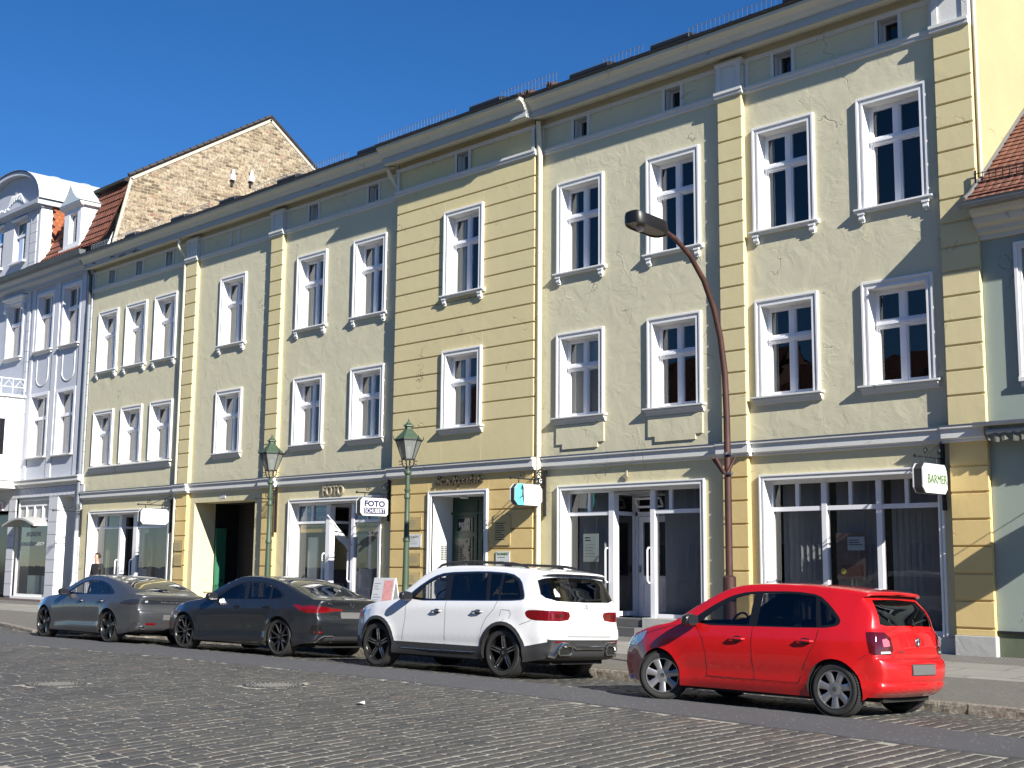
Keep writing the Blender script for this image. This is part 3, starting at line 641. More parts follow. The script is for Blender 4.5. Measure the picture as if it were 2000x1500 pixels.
# shop fronts
def blinds_mesh(mb, x0, x1, y, z0, z1, flip=1):
    n = max(1, round((x1 - x0) / .125)); d = (x1 - x0) / n
    for i in range(n):
        a = x0 + i * d; mb.add([(a, y, z0), (a + d * .80, y + .075 * flip, z0), (a + d * .80, y + .075 * flip, z1), (a, y, z1)], [(0, 1, 2, 3)])
def handle(parent, x, y, z0, z1, dx=-.05):
    h = MB(); h.tube([(x, y + .07, z1), (x, y - .05, z1), (x, y - .085, z1 - .05), (x, y - .085, z0 + .05), (x, y - .05, z0), (x, y + .07, z0)], .02, 8)
    h.build('handle', FRAME, parent, smooth=True)
def shop(key, zt0, zt1, posts, small, open_x=None, X0=None, door_x=None, blind=True, ztop=None, outer=None, zb=None):
    x0, x1, z0, z1 = SHOPS[key]; Y = YW; yf = Y + .2
    s = MB(); e = .11
    ox0, ox1 = x0 - e, x1 + e; zo = z1 + e
    s.box(ox0, ox0 + .035, Y - .06, Y + .01, z0, zo); s.box(ox1 - .035, ox1, Y - .06, Y + .01, z0, zo); s.box(ox0 + .035, ox1 - .035, Y - .06, Y + .01, zo - .035, zo)
    s.box(ox0 + .035, ox0 + .07, Y - .025, Y + .01, z0, zo - .035); s.box(ox1 - .07, ox1 - .035, Y - .025, Y + .01, z0, zo - .035); s.box(ox0 + .07, ox1 - .07, Y - .025, Y + .01, zo - .07, zo - .035)
    s.box(ox0 + .07, x0, Y - .045, Y + .01, z0, zo - .07); s.box(x1, ox1 - .07, Y - .045, Y + .01, z0, zo - .07); s.box(x0, x1, Y - .045, Y + .01, z1, zo - .07)
    D = .30
    s.quad((x0, Y, z0), (x0, Y + D, z0), (x0, Y + D, z1), (x0, Y, z1)); s.quad((x1, Y, z1), (x1, Y + D, z1), (x1, Y + D, z0), (x1, Y, z0))
    s.quad((x0, Y, z1), (x0, Y + D, z1), (x1, Y + D, z1), (x1, Y, z1))
    if open_x is None: s.quad((x1, Y, z0), (x1, Y + D, z0), (x0, Y + D, z0), (x0, Y, z0))
    so_ = s.build('shop_front', TRIM, TH, bevel=0.004)
    f = MB()
    f.box(x0, x0 + .05, yf, yf + .08, z0, z1); f.box(x1 - .05, x1, yf, yf + .08, z0, z1); f.box(x0 + .05, x1 - .05, yf, yf + .08, z1 - .07, z1)
    allp = [(x0, x0 + .05)] + posts + [(x1 - .05, x1)]
    for a, b in posts: f.box(a, b, yf - .02, yf + .085, z0 if open_x is None or not (open_x[0] - .2 < a < open_x[1] + .2) else z0 - .02, z1 - .07)
    for i in range(len(allp) - 1):
        a, b = allp[i][1], allp[i + 1][0]
        if open_x and abs((a + b) / 2 - (open_x[0] + open_x[1]) / 2) < .3: continue
        f.box(a, b, yf - .005, yf + .08, zt0, zt1); f.box(a, b, yf, yf + .08, z0, z0 + .08)
    for a, b in small: f.box(a, b, yf + .002, yf + .078, zt1, z1 - .07)
    f.build('frame', FRAME, so_, bevel=0.004)
    g = MB(); b_ = MB()
    for i in range(len(allp) - 1):
        a, b = allp[i][1] - .005, allp[i + 1][0] + .005
        if open_x and abs((a + b) / 2 - (open_x[0] + open_x[1]) / 2) < .3: continue
        g.quad((a, yf + .04, z0), (b, yf + .04, z0), (b, yf + .04, z1), (a, yf + .04, z1))
        if blind: blinds_mesh(b_, a + .03, b - .03, yf + .30, z0 + .06, z1 - .06)
    g.build('pane', SHOPG, so_)
    if blind and b_.v: b_.build('vertical_blinds', BLIND, so_)
    if open_x:
        a, b = open_x; dpt = .72; yb = yf + dpt
        n = MB(); gl = MB()
        for x, t in ((a, -1), (b, 1)):
            xa, xb = (x - .04, x) if t < 0 else (x, x + .04)
            n.box(xa, xb, yf + .085, yf + .15, z0 - .02, z1 - .07); n.box(xa, xb, yb - .07, yb, z0 - .02, z1 - .07)
            n.box(xa, xb, yf + .15, yb - .07, z0, z0 + .1); n.box(xa, xb, yf + .15, yb - .07, zt0, zt1); n.box(xa, xb, yf + .15, yb - .07, z1 - .12, z1 - .07)
            xm = (xa + xb) / 2; gl.quad((xm, yf + .1, z0), (xm, yb - .03, z0), (xm, yb - .03, z1 - .1), (xm, yf + .1, z1 - .1))
        n.box(a, b, yb + .0, yb + .07, zt0, zt1); n.box(a, b, yb, yb + .07, z1 - .14, z1 - .02)
        n.box(a, a + .06, yb, yb + .07, z0 - .02, z1 - .14); n.box(b - .06, b, yb, yb + .07, z0 - .02, z1 - .14)
        n.box(a, b, yf, yb, z1 - .07, z1 - .05)
        n.build('porch_frame', FRAME, so_); gl.build('porch_pane', SHOPG, so_)
        fl = MB(); fl.box(a - .05, b + .05, YW + .01, yb + .1, .3, z0 - .03); fl.build('threshold', STONE, so_)
        dr = MB(); da, db = a + .065, b - .065; dz0, dz1 = z0 - .02, zt0 - .01; ym = yb + .02
        dr.box(da, da + .13, ym, ym + .05, dz0, dz1); dr.box(db - .13, db, ym, ym + .05, dz0, dz1); dr.box(da + .13, db - .13, ym, ym + .05, dz1 - .13, dz1)
        dr.box(da + .13, db - .13, ym, ym + .05, dz0, dz0 + .14); dr.box(da + .13, db - .13, ym, ym + .05, dz0 + .72, dz0 + .88)
        dr.box(da + .13, db - .13, ym + .02, ym + .04, dz0 + .14, dz0 + .72); dr.box(da + .2, db - .2, ym + .008, ym + .02, dz0 + .22, dz0 + .64)
        do = dr.build('shop_door', FRAME, TH, bevel=0.006)
        g = MB(); g.quad((da + .13, ym + .03, dz0 + .88), (db - .13, ym + .03, dz0 + .88), (db - .13, ym + .03, dz1 - .13), (da + .13, ym + .03, dz1 - .13)); g.build('pane', SHOPG, do)
        g = MB(); g.box(da + .04, da + .07, ym - .05, ym + .0, dz0 + .95, dz0 + 1.1); g.build('handle', METAL, do)
    return so_
sE = shop('E', 2.765, 2.85, [(-18.40, -18.25), (-17.24, -17.115)], [(-19.03, -18.95), (-16.75, -16.67)], open_x=(-18.25, -17.24))
handle(sE, -18.44, YW + .2, 1.32, 2.05); handle(sE, -17.27, YW + .2, 1.32, 2.05)
# tilted transom light in the porch of shop E
t = MB(); t.add([], [])
for (a, b, c, d) in ((-18.12, -17.36, 2.93, 3.15),):
    for (xa, xb, za, zb_) in ((a, a + .05, c, d), (b - .05, b, c, d), (a, b, c, c + .045), (a, b, d - .045, d)):
        t.prism([(xa, YW + .80 - (za - c) * .5, za), (xb, YW + .80 - (za - c) * .5, za), (xb, YW + .80 - (zb_ - c) * .5, zb_), (xa, YW + .80 - (zb_ - c) * .5, zb_)], (0, .04, 0))
t.build('tilted_transom', FRAME, sE)
sF = shop('F', 2.735, 2.82, [(-13.09, -12.98), (-11.95, -11.84)], [(-13.67, -13.59), (-12.52, -12.455), (-11.385, -11.31)])
sC = shop('C', 2.765, 2.835, [(-28.66, -28.47), (-27.53, -27.40)], [(-29.375, -29.28), (-26.90, -26.84)], open_x=(-28.47, -27.53), blind=False)
handle(sC, -28.70, YW + .2, 1.20, 1.95); handle(sC, -27.56, YW + .2, 1.20, 2.0)
sA = shop('A', 2.80, 2.87, [(-40.33, -40.18), (-39.36, -39.10)], [(-41.31, -41.24)], open_x=(-40.18, -39.36), blind=False)
handle(sA, -40.37, YW + .2, 1.2, 1.75); handle(sA, -39.38, YW + .2, 1.2, 1.75)
w = MB()
for so_, (a, b) in ((sA, (-41.95, -40.4)), (sA, (-39.0, -37.0))):
    n = 60; vs = []
    for i in range(n + 1):
        x = a + (b - a) * i / n; yy = YW + .55 + .03 * math.sin(i * .9); vs += [(x, yy, .65), (x, yy, 3.2)]
    w.add(vs, [(2 * i, 2 * i + 2, 2 * i + 3, 2 * i + 1) for i in range(n)])
w.build('net_curtain', plain('net_curtain_green', (0.16, 0.19, 0.17), 0.9), sA)
# steps of shop E
w = MB(); w.box(-18.42, -17.28, YW - .30, YW + .02, .0, .40); w.build('step', STONE, TH, bevel=.01)
w = MB(); w.box(-18.40, -17.30, YW - .02, YW + .3, .40, .575); w.build('step', STONE, TH, bevel=.01)
w = MB(); w.box(-18.42, -17.28, YW - .302, YW - .298, .375, .40); w.build('step_nosing', METAL, TH)
# C interior: displays, posters
P = MB()
for a, b in ((-29.93, -29.385), (-29.27, -28.68), (-27.38, -26.91), (-26.83, -26.2)): P.box(a, b, YW + .258, YW + .266, 2.845, 3.255)
ob = P.build('window_poster', BLUP, sC)
for s_, xa, xb in (('KAMERA', -29.90, -29.42), ('SPEICHER', -29.25, -28.70), ('AKKUS', -27.35, -26.93), ('BILDER', -26.8, -26.25)):
    text(s_, .1, PALEB if s_ in ('KAMERA', 'SPEICHER') else TEXTL, sC, (xa, YW + .256, 3.10), (1, 0, 0), (0, 0, 1), xb - xa, .10, .001, bold=.002)
for s_, xa, xb in (('AKKUS', -29.86, -29.45), ('KARTEN', -29.22, -28.75)):
    text(s_, .1, TEXTL, sC, (xa, YW + .256, 2.88), (1, 0, 0), (0, 0, 1), xb - xa, .09, .001, bold=.002)
P = MB(); P.box(-29.93, -28.70, YW + .256, YW + .262, 2.53, 2.74); P.box(-27.38, -26.2, YW + .256, YW + .262, 2.53, 2.74); P.build('window_poster', YELP, sC)
text('Digitalfotos sofort', .1, BLACK, sC, (-29.80, YW + .253, 2.60), (1, 0, 0), (0, 0, 1), .95, .11, .001)
text('Digitalfotos sofort', .1, BLACK, sC, (-27.36, YW + .253, 2.60), (1, 0, 0), (0, 0, 1), .98, .11, .001)
P = MB(); P.box(-29.9, -29.45, YW + .5, YW + .55, .65, 2.4); P.build('display_panel', plain('display_pale', (.55, .62, .60), .5), sC)
P = MB(); P.box(-29.4, -28.7, YW + 1.0, YW + 1.03, 1.5, 2.45); P.build('display_wall', plain('display_yellow', (.40, .31, .13), .6), sC)
P = MB(); P.box(-29.0, -28.72, YW + .30, YW + .31, 1.25, 1.7); P.build('window_poster', plain('poster_midblue', (.10, .30, .45), .4), sC)
P = MB(); P.box(-27.3, -26.75, YW + .30, YW + .31, 1.05, 1.55); P.build('window_poster', plain('poster_bw', (.35, .36, .36), .4, var=.6, vscale=9), sC)
P = MB(); P.box(-29.9, -28.7, YW + .35, YW + .9, .62, 1.15); P.build('display_table', plain('display_dark', (.06, .06, .06), .4), sC)
# E / F posters
P = MB(); P.box(-19.205, -18.75, YW + .252, YW + .256, 1.755, 2.37); P.build('window_notice', plain('notice_mint', (.48, .55, .50), .6), sE)
for i, (a, b, z) in enumerate(((-19.15, -19.0, 2.27), (-19.15, -18.98, 2.21), (-19.15, -18.85, 2.12), (-19.15, -18.9, 2.06), (-19.15, -18.92, 2.0), (-19.15, -18.85, 1.93), (-19.15, -18.82, 1.87))):
    P = MB(); P.box(a, b, YW + .249, YW + .2505, z, z + (.022 if i < 2 else .01)); P.build('printed_line', BLACK if i < 2 else TEXTG, sE)
P = MB(); P.box(-12.84, -12.20, YW + .262, YW + .268, 1.45, 2.31); P.build('window_poster', plain('poster_rose', (.12, .09, .085), .4, var=.8, vscale=5), sF)
P = MB(); P.box(-12.60, -12.25, YW + .256, YW + .260, 1.985, 2.235); P.build('window_notice', plain('notice_blue', (.42, .50, .52), .5), sF)
for z in (2.165, 2.12, 2.08): 
    P = MB(); P.box(-12.57, -12.36 if z != 2.08 else -12.29, YW + .253, YW + .2545, z, z + .016); P.build('printed_line', BLACK, sF)
P = MB(); P.lathe([(0, 0), (.055, 0), (.055, .004), (0, .004)], (-12.70, YW + .254, 1.60), 20, 'y'); P.build('price_dot', plain('dot_yellow', (.55, .50, .10), .4), sF)
P = MB(); P.lathe([(0, 0), (.10, .0), (.12, .05), (.07, .11), (0, .13)], (-12.5, YW + .30, 1.95), 12, 'y'); P.box(-12.75, -12.28, YW + .258, YW + .261, 1.52, 1.72); P.build('poster_motif', plain('poster_motif', (.10, .05, .045), .4, var=.8, vscale=14), sF)
# door of the bay
s = MB(); x0, x1, _, z1 = door; Y = YD; e = .12
s.box(x0 - e, x0 - e + .04, Y - .05, Y + .05, .2, z1 + e); s.box(x1 + e - .04, x1 + e, Y - .05, Y + .05, .2, z1 + e); s.box(x0 - e + .04, x1 + e - .04, Y - .05, Y + .05, z1 + e - .04, z1 + e)
s.box(x0 - e + .04, x0, Y - .03, Y + .05, .2, z1 + e - .04); s.box(x1, x1 + e - .04, Y - .03, Y + .05, .2, z1 + e - .04); s.box(x0, x1, Y - .03, Y + .05, z1, z1 + e - .04)
D = .70
s.quad((x0, Y, 0), (x0, Y + D, 0), (x0, Y + D, z1), (x0, Y, z1)); s.quad((x1, Y, z1), (x1, Y + D, z1), (x1, Y + D, 0), (x1, Y, 0)); s.quad((x0, Y, z1), (x0, Y + D, z1), (x1, Y + D, z1), (x1, Y, z1))
s.build('door_surround', TRIM, TH, bevel=.006)
yd = Y + D; s = MB(); s.box(x0, x1, yd, yd + .06, .15, z1)
xm = (x0 + x1) / 2
for a, b in ((x0 + .05, xm - .02), (xm + .02, x1 - .05)):
    s.box(a, b, yd - .03, yd + .01, .2, 2.9); s.box(a, b, yd - .02, yd + .01, 2.96, 3.28)
    for c, d_ in ((.3, .95), (1.05, 2.35), (2.46, 2.84)): ring(s, a + .13, b - .13, c, d_, .04, yd - .045, yd - .029)
s.box(x0, x1, yd - .06, yd, 2.90, 2.96)
do = s.build('entrance_door', DGREEN, TH, bevel=.005)
g = MB()
for a, b in ((x0 + .22, xm - .19), (xm + .19, x1 - .22)):
    for c, d_ in ((1.09, 2.31), (2.50, 2.80)): g.box(a, b, yd - .034, yd - .0305, c, d_)
g.build('pane', plain('door_glass', (.01, .012, .012), .05), do)
g = MB()
for k in range(26):
    x = random.uniform(x0 + .24, xm - .22); z = random.uniform(1.15, 2.25); g.lathe([(random.uniform(.02, .05), 0), (random.uniform(.02, .05), .006)], (x, yd - .041, z), 9, 'y')
g.build('door_grille', plain('grille_grey', (.04, .045, .045), .4), do)
text('90/91', .12, TEXTL, do, (x0 + .27, yd - .04, 2.58), (1, 0, 0), (0, 0, 1), .34, .13, .002)
g = MB(); g.box(x0 + 1.5, x0 + 1.85, yd - .045, yd - .035, 2.85, 2.86); g.build('letter_strip', METAL, do)
g = MB(); g.lathe([(0, .0), (.10, 0), (.11, .04), (.0, .05)], (xm - .15, Y + .35, z1 - .06), 14); g.build('porch_light', TRIM, TH)
g = MB(); g.box(x0 + .001, x0 + .02, Y + .28, Y + .52, 1.55, 2.17); ic = g.build('intercom', plain('intercom_steel', (.62, .62, .60), .35, .3), TH)
g = MB()
for r_ in range(8): g.box(x0 + .021, x0 + .024, Y + .31, Y + .39, 1.78 + r_ * .045, 1.80 + r_ * .045); g.box(x0 + .021, x0 + .024, Y + .42, Y + .49, 1.78 + r_ * .045, 1.80 + r_ * .045)
g.split('bell_button', BLACK, ic)
# carriage gate
x0, x1, _, z1 = SHOPS['B']; s = MB(); D = .75
s.quad((x0, YW, 0), (x0, YW + D, 0), (x0, YW + D, z1), (x0, YW, z1)); s.quad((x1, YW, z1), (x1, YW + D, z1), (x1, YW + D, 0), (x1, YW, 0)); s.quad((x0, YW, z1), (x0, YW + D, z1), (x1, YW + D, z1), (x1, YW, z1))
s.build('gateway_reveal', WALLG, TH)
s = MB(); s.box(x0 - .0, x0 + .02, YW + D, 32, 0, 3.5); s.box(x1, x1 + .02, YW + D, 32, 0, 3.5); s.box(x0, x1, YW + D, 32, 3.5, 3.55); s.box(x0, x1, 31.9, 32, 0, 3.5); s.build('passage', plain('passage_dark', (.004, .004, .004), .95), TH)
s = MB(); s.box(x0 + .03, x0 + .09, YW + .76, YW + 1.12, .12, 2.75)
for k in range(2): s.box(x0 + .09, x0 + .10, YW + .78 + k * .18, YW + .93 + k * .18, .2, 2.7)
go = s.build('gate_leaf', GGREEN, TH)
s = MB(); s.box(x0 + .10, x0 + .14, YW + .95, YW + 1.0, 1.1, 1.16); s.build('gate_latch', BLACK, go)
# lettering and numbers
text('FOTO', .4, LETTER, TH, (-28.545, YW - .035, 3.50), (1, 0, 0), (0, 0, 1), .93, .27, .03, bold=.002)
text('Stadtpalais', .3, plain('letter_dark', (.07, .055, .035), .5), TH, (-23.70, YD - .03, 3.52), (1, 0, 0), (0, 0, 1), 1.74, .28, .028, shear=.3, bold=.003)
text('4', .25, LETTER, TH, (-17.78, YW - .05, 3.47), (1, 0, 0), (0, 0, 1), .13, .22, .02, bold=.004)
g = MB(); g.box(-33.75, -33.48, YW - .012, YW + .0, 3.605, 3.73); g.build('house_number', TRIM, TH); text('92', .1, BLACK, TH, (-33.72, YW - .014, 3.62), (1, 0, 0), (0, 0, 1), .2, .095, .001)
# rain pipes
def pipe(path, r, mat, name='downpipe', n=12):
    g = MB(); g.tube(path, r, n); o = g.build(name, mat, TH, smooth=True, ang=60); return o
p_ = pipe([(-20.24, 20.80, 12.06), (-20.24, 20.84, 11.5), (-20.24, 20.87, 11.2), (-20.24, 20.87, .15)], .062, PIPE)
g = MB()
for z in (10.7, 8.9, 7.4, 5.9, 4.4, 2.8): g.lathe([(.07, -.015), (.072, 0), (.07, .015)], (-20.24, 20.87, z), 12)
g.build('pipe_clip', PIPE, p_)
p_ = pipe([(-36.27, 20.62, 12.06), (-36.27, 20.64, 11.8), (-36.27, 20.90, 11.5), (-36.27, 20.92, .15)], .06, PIPE)
g = MB()
for z in (10.4, 8.6, 6.8, 5.0, 3.2): g.lathe([(.067, -.015), (.07, 0), (.067, .015)], (-36.27, 20.92, z), 12)
g.build('pipe_clip', PIPE, p_)
pipe([(-25.62, 20.62, 12.06), (-25.60, 20.66, 11.9), (-25.55, 20.90, 11.6), (-25.50, 20.93, 11.35)], .055, PIPE)
pipe([(-9.60, 20.98, 12.3), (-9.60, 20.98, 8.45)], .035, PIPE, n=8)
# plaques on the wall belong to nobody's hand: fixed plates, top-level
def plaque(name, label, x0, x1, z0, z1, y, mat, lines=5, tmat=TEXTG, head=None, group=None, cat='plaque'):
    t = thing(name, label, cat, ((x0 + x1) / 2, y, z0), group=group)
    g = MB(); g.box(x0, x1, y - .025, y - .012, z0, z1); g.build('plate', mat, t, bevel=.002)
    g = MB()
    for a in (x0 + .03, x1 - .03):
        for b in (z0 + .03, z1 - .03): g.lathe([(.01, -.029), (.01, .002)], (a, y, b), 8, 'y')
    g.build('screw', DARKM, t)
    g = MB(); h = z1 - z0
    for i in range(lines):
        z = z1 - h * (.30 + .6 * i / max(1, lines)); l = random.uniform(.45, .8); g.box(x0 + .06, x0 + .06 + (x1 - x0 - .12) * l, y - .0265, y - .025, z, z + h * .028)
    g.build('printed_line', tmat, t)
    if head:
        text(head, .1, tmat, t, (x0 + .05, y - .027, z1 - .085), (1, 0, 0), (0, 0, 1), min(.36, x1 - x0 - .1), .055, .001, bold=.002)
    return t
gp = 'plaques left of the entrance'
plaque('plaque', 'topmost of the plates left of the green entrance door, brass with a winged emblem', -24.69, -24.19, 2.52, 2.84, YD, BRASS)
plaque('plaque', 'white and blue plate left of the entrance door, below the winged brass one', -24.69, -24.19, 2.09, 2.41, YD, WHITE, 4, TEXTG, 'hsh')
plaque('plaque', 'brass plate with a figure drawing, third from top left of the entrance door', -24.70, -24.19, 1.63, 1.945, YD, BRASS)
plaque('plaque', 'lowest pale acrylic plate left of the entrance door', -24.71, -24.17, 1.17, 1.48, YD, GLPLQ, 6)
plaque('plaque', 'tall acrylic plate in the sign shadow right of the entrance door', -21.61, -21.05, 2.12, 2.83, YD, GLPLQ, 8, BLACK)
plaque('notice_plate', 'white plate reading BARMER right of the entrance door', -21.52, -21.06, 1.50, 1.98, YD, WHITE, 3, LIME, 'BARMER', cat='sign')
plaque('plaque', 'upper brass plate on the pilaster left of the gateway', -36.10, -35.58, 2.03, 2.36, YW - PP, BRASS, 5)
plaque('plaque', 'lower brass plate with small symbols on the pilaster left of the gateway', -36.10, -35.60, 1.57, 1.92, YW - PP, BRASS, 3)
g = MB()
# ================================================================ grey-green neighbour on the right
GH = thing('green_house', 'grey-green low house with red tiled roof at the right edge', 'building', (-4, 20.95, .2))
gx0, gx1 = -9.655, 3.0; GY = 20.97
gholes = [(-8.95, -7.85, 4.95, 7.05), (-6.3, -5.2, 4.95, 7.05), (-3.6, -2.5, 4.95, 7.05), (-8.95, -5.4, .62, 3.3), (-4.4, -1.0, .62, 3.3)]
w = MB(); sheet(w, gx0, gx1, .64, 7.5, GY, gholes, .25); w.build('wall', GRN, GH)
w = MB(); sheet(w, gx0, gx1, 0, .60, GY, []); w.build('plinth', GRND, GH)
w = MB(); w.box(gx0, gx1, GY - .035, GY + .01, .60, .645); w.build('plinth_cap', DARKM, GH)
w = MB(); w.profx([(GY + .02, 7.30), (GY - .06, 7.30), (GY - .06, 7.38), (GY - .14, 7.42), (GY - .14, 7.50), (GY - .26, 7.55), (GY - .28, 7.62), (GY - .28, 7.66), (GY - .38, 7.70), (GY - .42, 7.78), (GY - .42, 7.82), (GY + .02, 7.82)], gx0 + .0, gx1); w.build('eaves_cornice', SOFF, GH)
w = MB(); n = 10; pr = [(GY - .46 - .075 * (1 + math.cos(math.pi * i / n)) + .0, 7.86 - .075 * math.sin(math.pi * i / n)) for i in range(n + 1)]
w.profx(pr + [(GY - .45, 7.875), (GY - .62, 7.875)], gx0 - .12, gx1); w.build('gutter', PIPEG, GH)
w = MB(); rp = [(20.36, 7.90), (20.60, 8.05), (20.88, 8.30), (21.3, 8.66), (23.05, 10.22), (26.3, 13.1)]
vs = []; uv = []; d = 0
for i, (y, z) in enumerate(rp):
    if i: d += math.dist(rp[i], rp[i - 1])
    vs += [(gx0 - .0, y, z), (gx1, y, z)]; uv += [(gx0, d), (gx1, d)]
w.add(vs, [(2 * i, 2 * i + 1, 2 * i + 3, 2 * i + 2) for i in range(len(rp) - 1)]); w.uv = uv
# real courses: thin lipped strips every tile row
groof = w.build('roof', TILE_RED, GH)
def at_d(s):
    for i in range(1, len(rp)):
        l = math.dist(rp[i], rp[i - 1])
        if s <= l: t = s / l; return (rp[i - 1][0] + (rp[i][0] - rp[i - 1][0]) * t, rp[i - 1][1] + (rp[i][1] - rp[i - 1][1]) * t)
        s -= l
    return rp[-1]
w = MB(); s = .12; k = 0; w.uv = []
while s < 7:
    y, z = at_d(s); y2, z2 = at_d(min(s + .17, 7.3)); t = Vector((0, y2 - y, z2 - z)).normalized(); nrm = Vector((0, -t.z, t.y))
    x = gx0 + (k % 2) * .08
    while x < -1.5:
        o = nrm * (.03 + random.uniform(-.004, .004)); a = Vector((x, y, z)) + o; b = Vector((x + .155, y, z)) + o; c = Vector((x + .155, y2, z2)) + nrm * .012; d_ = Vector((x, y2, z2)) + nrm * .012
        w.add([a, b, c, d_, a - nrm * .025, b - nrm * .025], [(0, 1, 2, 3), (4, 5, 1, 0)]); r0 = random.random() * 50
        w.uv += [(x + r0 // 1 * .16, s + .01), (x + .155 + r0 // 1 * .16, s + .01), (x + .155 + r0 // 1 * .16, s + .16), (x + r0 // 1 * .16, s + .16)] + [(x, s)] * 2
        x += .16
    s += .17; k += 1
w.build('roof_tiles', TILE_RED, groof)
w = MB(); w.tube([(gx0 + .01, y + .0, z + .03) for y, z in rp], .035, 6); w.build('verge_flashing', METAL, groof)
g = MB(); y, z = at_d(.62)
for k in range(60):
    x = gx0 + .02 + k * .12; g.box(x - .006, x + .006, y - .02, y - .008, z - .02, z + .24)
    if k % 8 == 0: g.box(x - .015, x + .015, y - .04, y - .02, z - .05, z + .26)
for zz in (.04, .20): g.box(gx0 - .02, gx0 + 7.1, y - .008, y + .002, z + zz, z + zz + .014)
g.build('snow_guard', DARKM, groof)
for xa, xb, za, zb_ in gholes[:3]:
    s = MB(); e = .12
    s.box(xa - e, xa - .06, GY - .07, GY + .01, za - .1, zb_ + e); s.box(xb + .06, xb + e, GY - .07, GY + .01, za - .1, zb_ + e); s.box(xa - .06, xb + .06, GY - .07, GY + .01, zb_ + .06, zb_ + e)
    s.box(xa - .06, xa, GY - .04, GY + .01, za, zb_ + .06); s.box(xb, xb + .06, GY - .04, GY + .01, za, zb_ + .06); s.box(xa, xb, GY - .04, GY + .01, zb_, zb_ + .06)
    s.box(xa - e, xb + e, GY - .10, GY + .01, za - .18, za - .101)
    for bx in (xa - .05, xb + .05): s.box(bx - .04, bx + .04, GY - .06, GY + .01, za - .26, za - .182)
    wo = s.build('window', TRIM, GH, bevel=.006)
    f = MB(); ring(f, xa, xb, za, zb_, .06, GY + .14, GY + .2); f.build('frame', FRAME, wo); g = MB(); g.quad((xa, GY + .17, za), (xb, GY + .17, za), (xb, GY + .17, zb_), (xa, GY + .17, zb_)); g.build('pane', GLASS, wo)
for xa, xb, za, zb_ in gholes[3:]:
    f = MB(); ring(f, xa, xb, za, zb_, .09, GY - .03, GY + .06); f.box((xa + xb) / 2 - .04, (xa + xb) / 2 + .04, GY - .02, GY + .05, za + .09, zb_ - .09); fo = f.build('shop_window', TRIM, GH)
    g = MB(); g.quad((xa, GY + .03, za), (xb, GY + .03, za), (xb, GY + .03, zb_), (xa, GY + .03, zb_)); g.build('pane', SHOPG, fo)
w = MB(); w.quad((gx0, 22.2, 0), (gx1, 22.2, 0), (gx1, 22.2, 8), (gx0, 22.2, 8)); w.quad((gx0, 21.0, 4.2), (gx1, 21, 4.2), (gx1, 22.2, 4.2), (gx0, 22.2, 4.2)); w.build('interior', INT, GH)
w = MB(); w.profx([(GY + .01, 4.07), (GY - .42, 4.03), (GY - .44, 4.05), (GY - .44, 4.10), (GY + .01, 4.14)], gx0 - .09, gx1); aw = w.build('awning_hood', METAL, GH)
w = MB(); w.tube([(gx0 + .1, GY - .30, 3.94), (gx1, GY - .30, 3.94)], .055, 10); w.build('awning_roller', plain('awning_pale', (.35, .36, .36), .6), aw, smooth=True)
w = MB(); n = 260; vs = []
for i in range(n + 1):
    x = gx0 + .13 + (gx1 - gx0 - .2) * i / n; sc_ = abs(math.sin(i * math.pi / 7)); yy = GY - .34 + .012 * math.sin(i * 1.9)
    vs += [(x, yy, 3.92), (x, yy + .01 * math.sin(i), 3.80 - .045 * sc_)]
w.add(vs, [(2 * i, 2 * i + 2, 2 * i + 3, 2 * i + 1) for i in range(n)]); w.build('awning_valance', plain('awning_cloth', (.16, .16, .13), .9, var=.5, vscale=25), aw)
# hanging oval sign just past the picture edge: its shadow falls on the wall
HS = thing('hanging_oval_sign', 'dark oval sign on a bracket beside the grey-green house', 'sign', (-7.35, 20.3, 2.6))
w = MB(); w.lathe([(0, -.03), (.55, -.03), (.57, 0), (.55, .03), (0, .03)], (-7.35, 20.25, 3.05), 28, 'x'); w.v = [(x, y, 3.05 + (z - 3.05) * .72) for x, y, z in w.v]; w.build('board', DARKM, HS, smooth=True)
w = MB(); w.tube([(-7.35, 20.97, 3.62), (-7.35, 19.95, 3.62)], .008, 6); w.tube([(-7.35, 20.3, 3.62), (-7.35, 20.3, 3.4)], .01, 6); w.build('bracket', DARKM, HS)

# ================================================================ lilac house on the left, with the brick gable
LH = thing('lilac_house', 'pale lilac house with mansard roof, dormer and bare brick side gable at the left', 'building', (-48, 21, .2))
lx0, lx1 = -58.0, -42.77
lw = [(-47.25, -45.99, 9.64, 11.78), (-45.10, -43.80, 9.62, 11.80), (-47.36, -46.02, 5.57, 7.88), (-45.15, -43.86, 5.56, 7.87), (-50.02, -48.68, 9.64, 11.78), (-52.5, -51.2, 9.64, 11.78)]
w = MB(); sheet(w, lx0, lx1, 4.60, 12.15, YW, lw); w.build('wall', BLU, LH)
ls = [(-48.08, -45.33, .38, 4.02), (-44.55, -43.35, 0, 4.02), (-56.5, -48.75, 0, 3.6)]
w = MB(); sheet(w, lx0, lx1, 0, 4.6, YW, ls); w.build('ground_floor_wall', BLU2, LH)
w = MB()   # ashlar joints and pilaster strips as shallow relief blocks
def blocks(mb, x0, x1, z0, z1, h, yf, th=.03):
    z = z0
    while z < z1 - .02: mb.box(x0, x1, yf, yf + th, z, min(z + h - .018, z1)); z += h
blocks(w, -43.13, -42.79, 4.75, 12.1, .40, YW - .04); blocks(w, -48.20, -47.95, 8.15, 12.1, .40, YW - .04)
w.split('quoin', BLU2, LH)
w = MB(); blocks(w, -48.72, -48.12, .38, 4.05, .455, YW - .04, .05); blocks(w, -45.29, -44.59, .38, 4.05, .455, YW - .04, .05); blocks(w, -43.30, -42.79, .38, 4.05, .455, YW - .04, .05)
x = -48.72
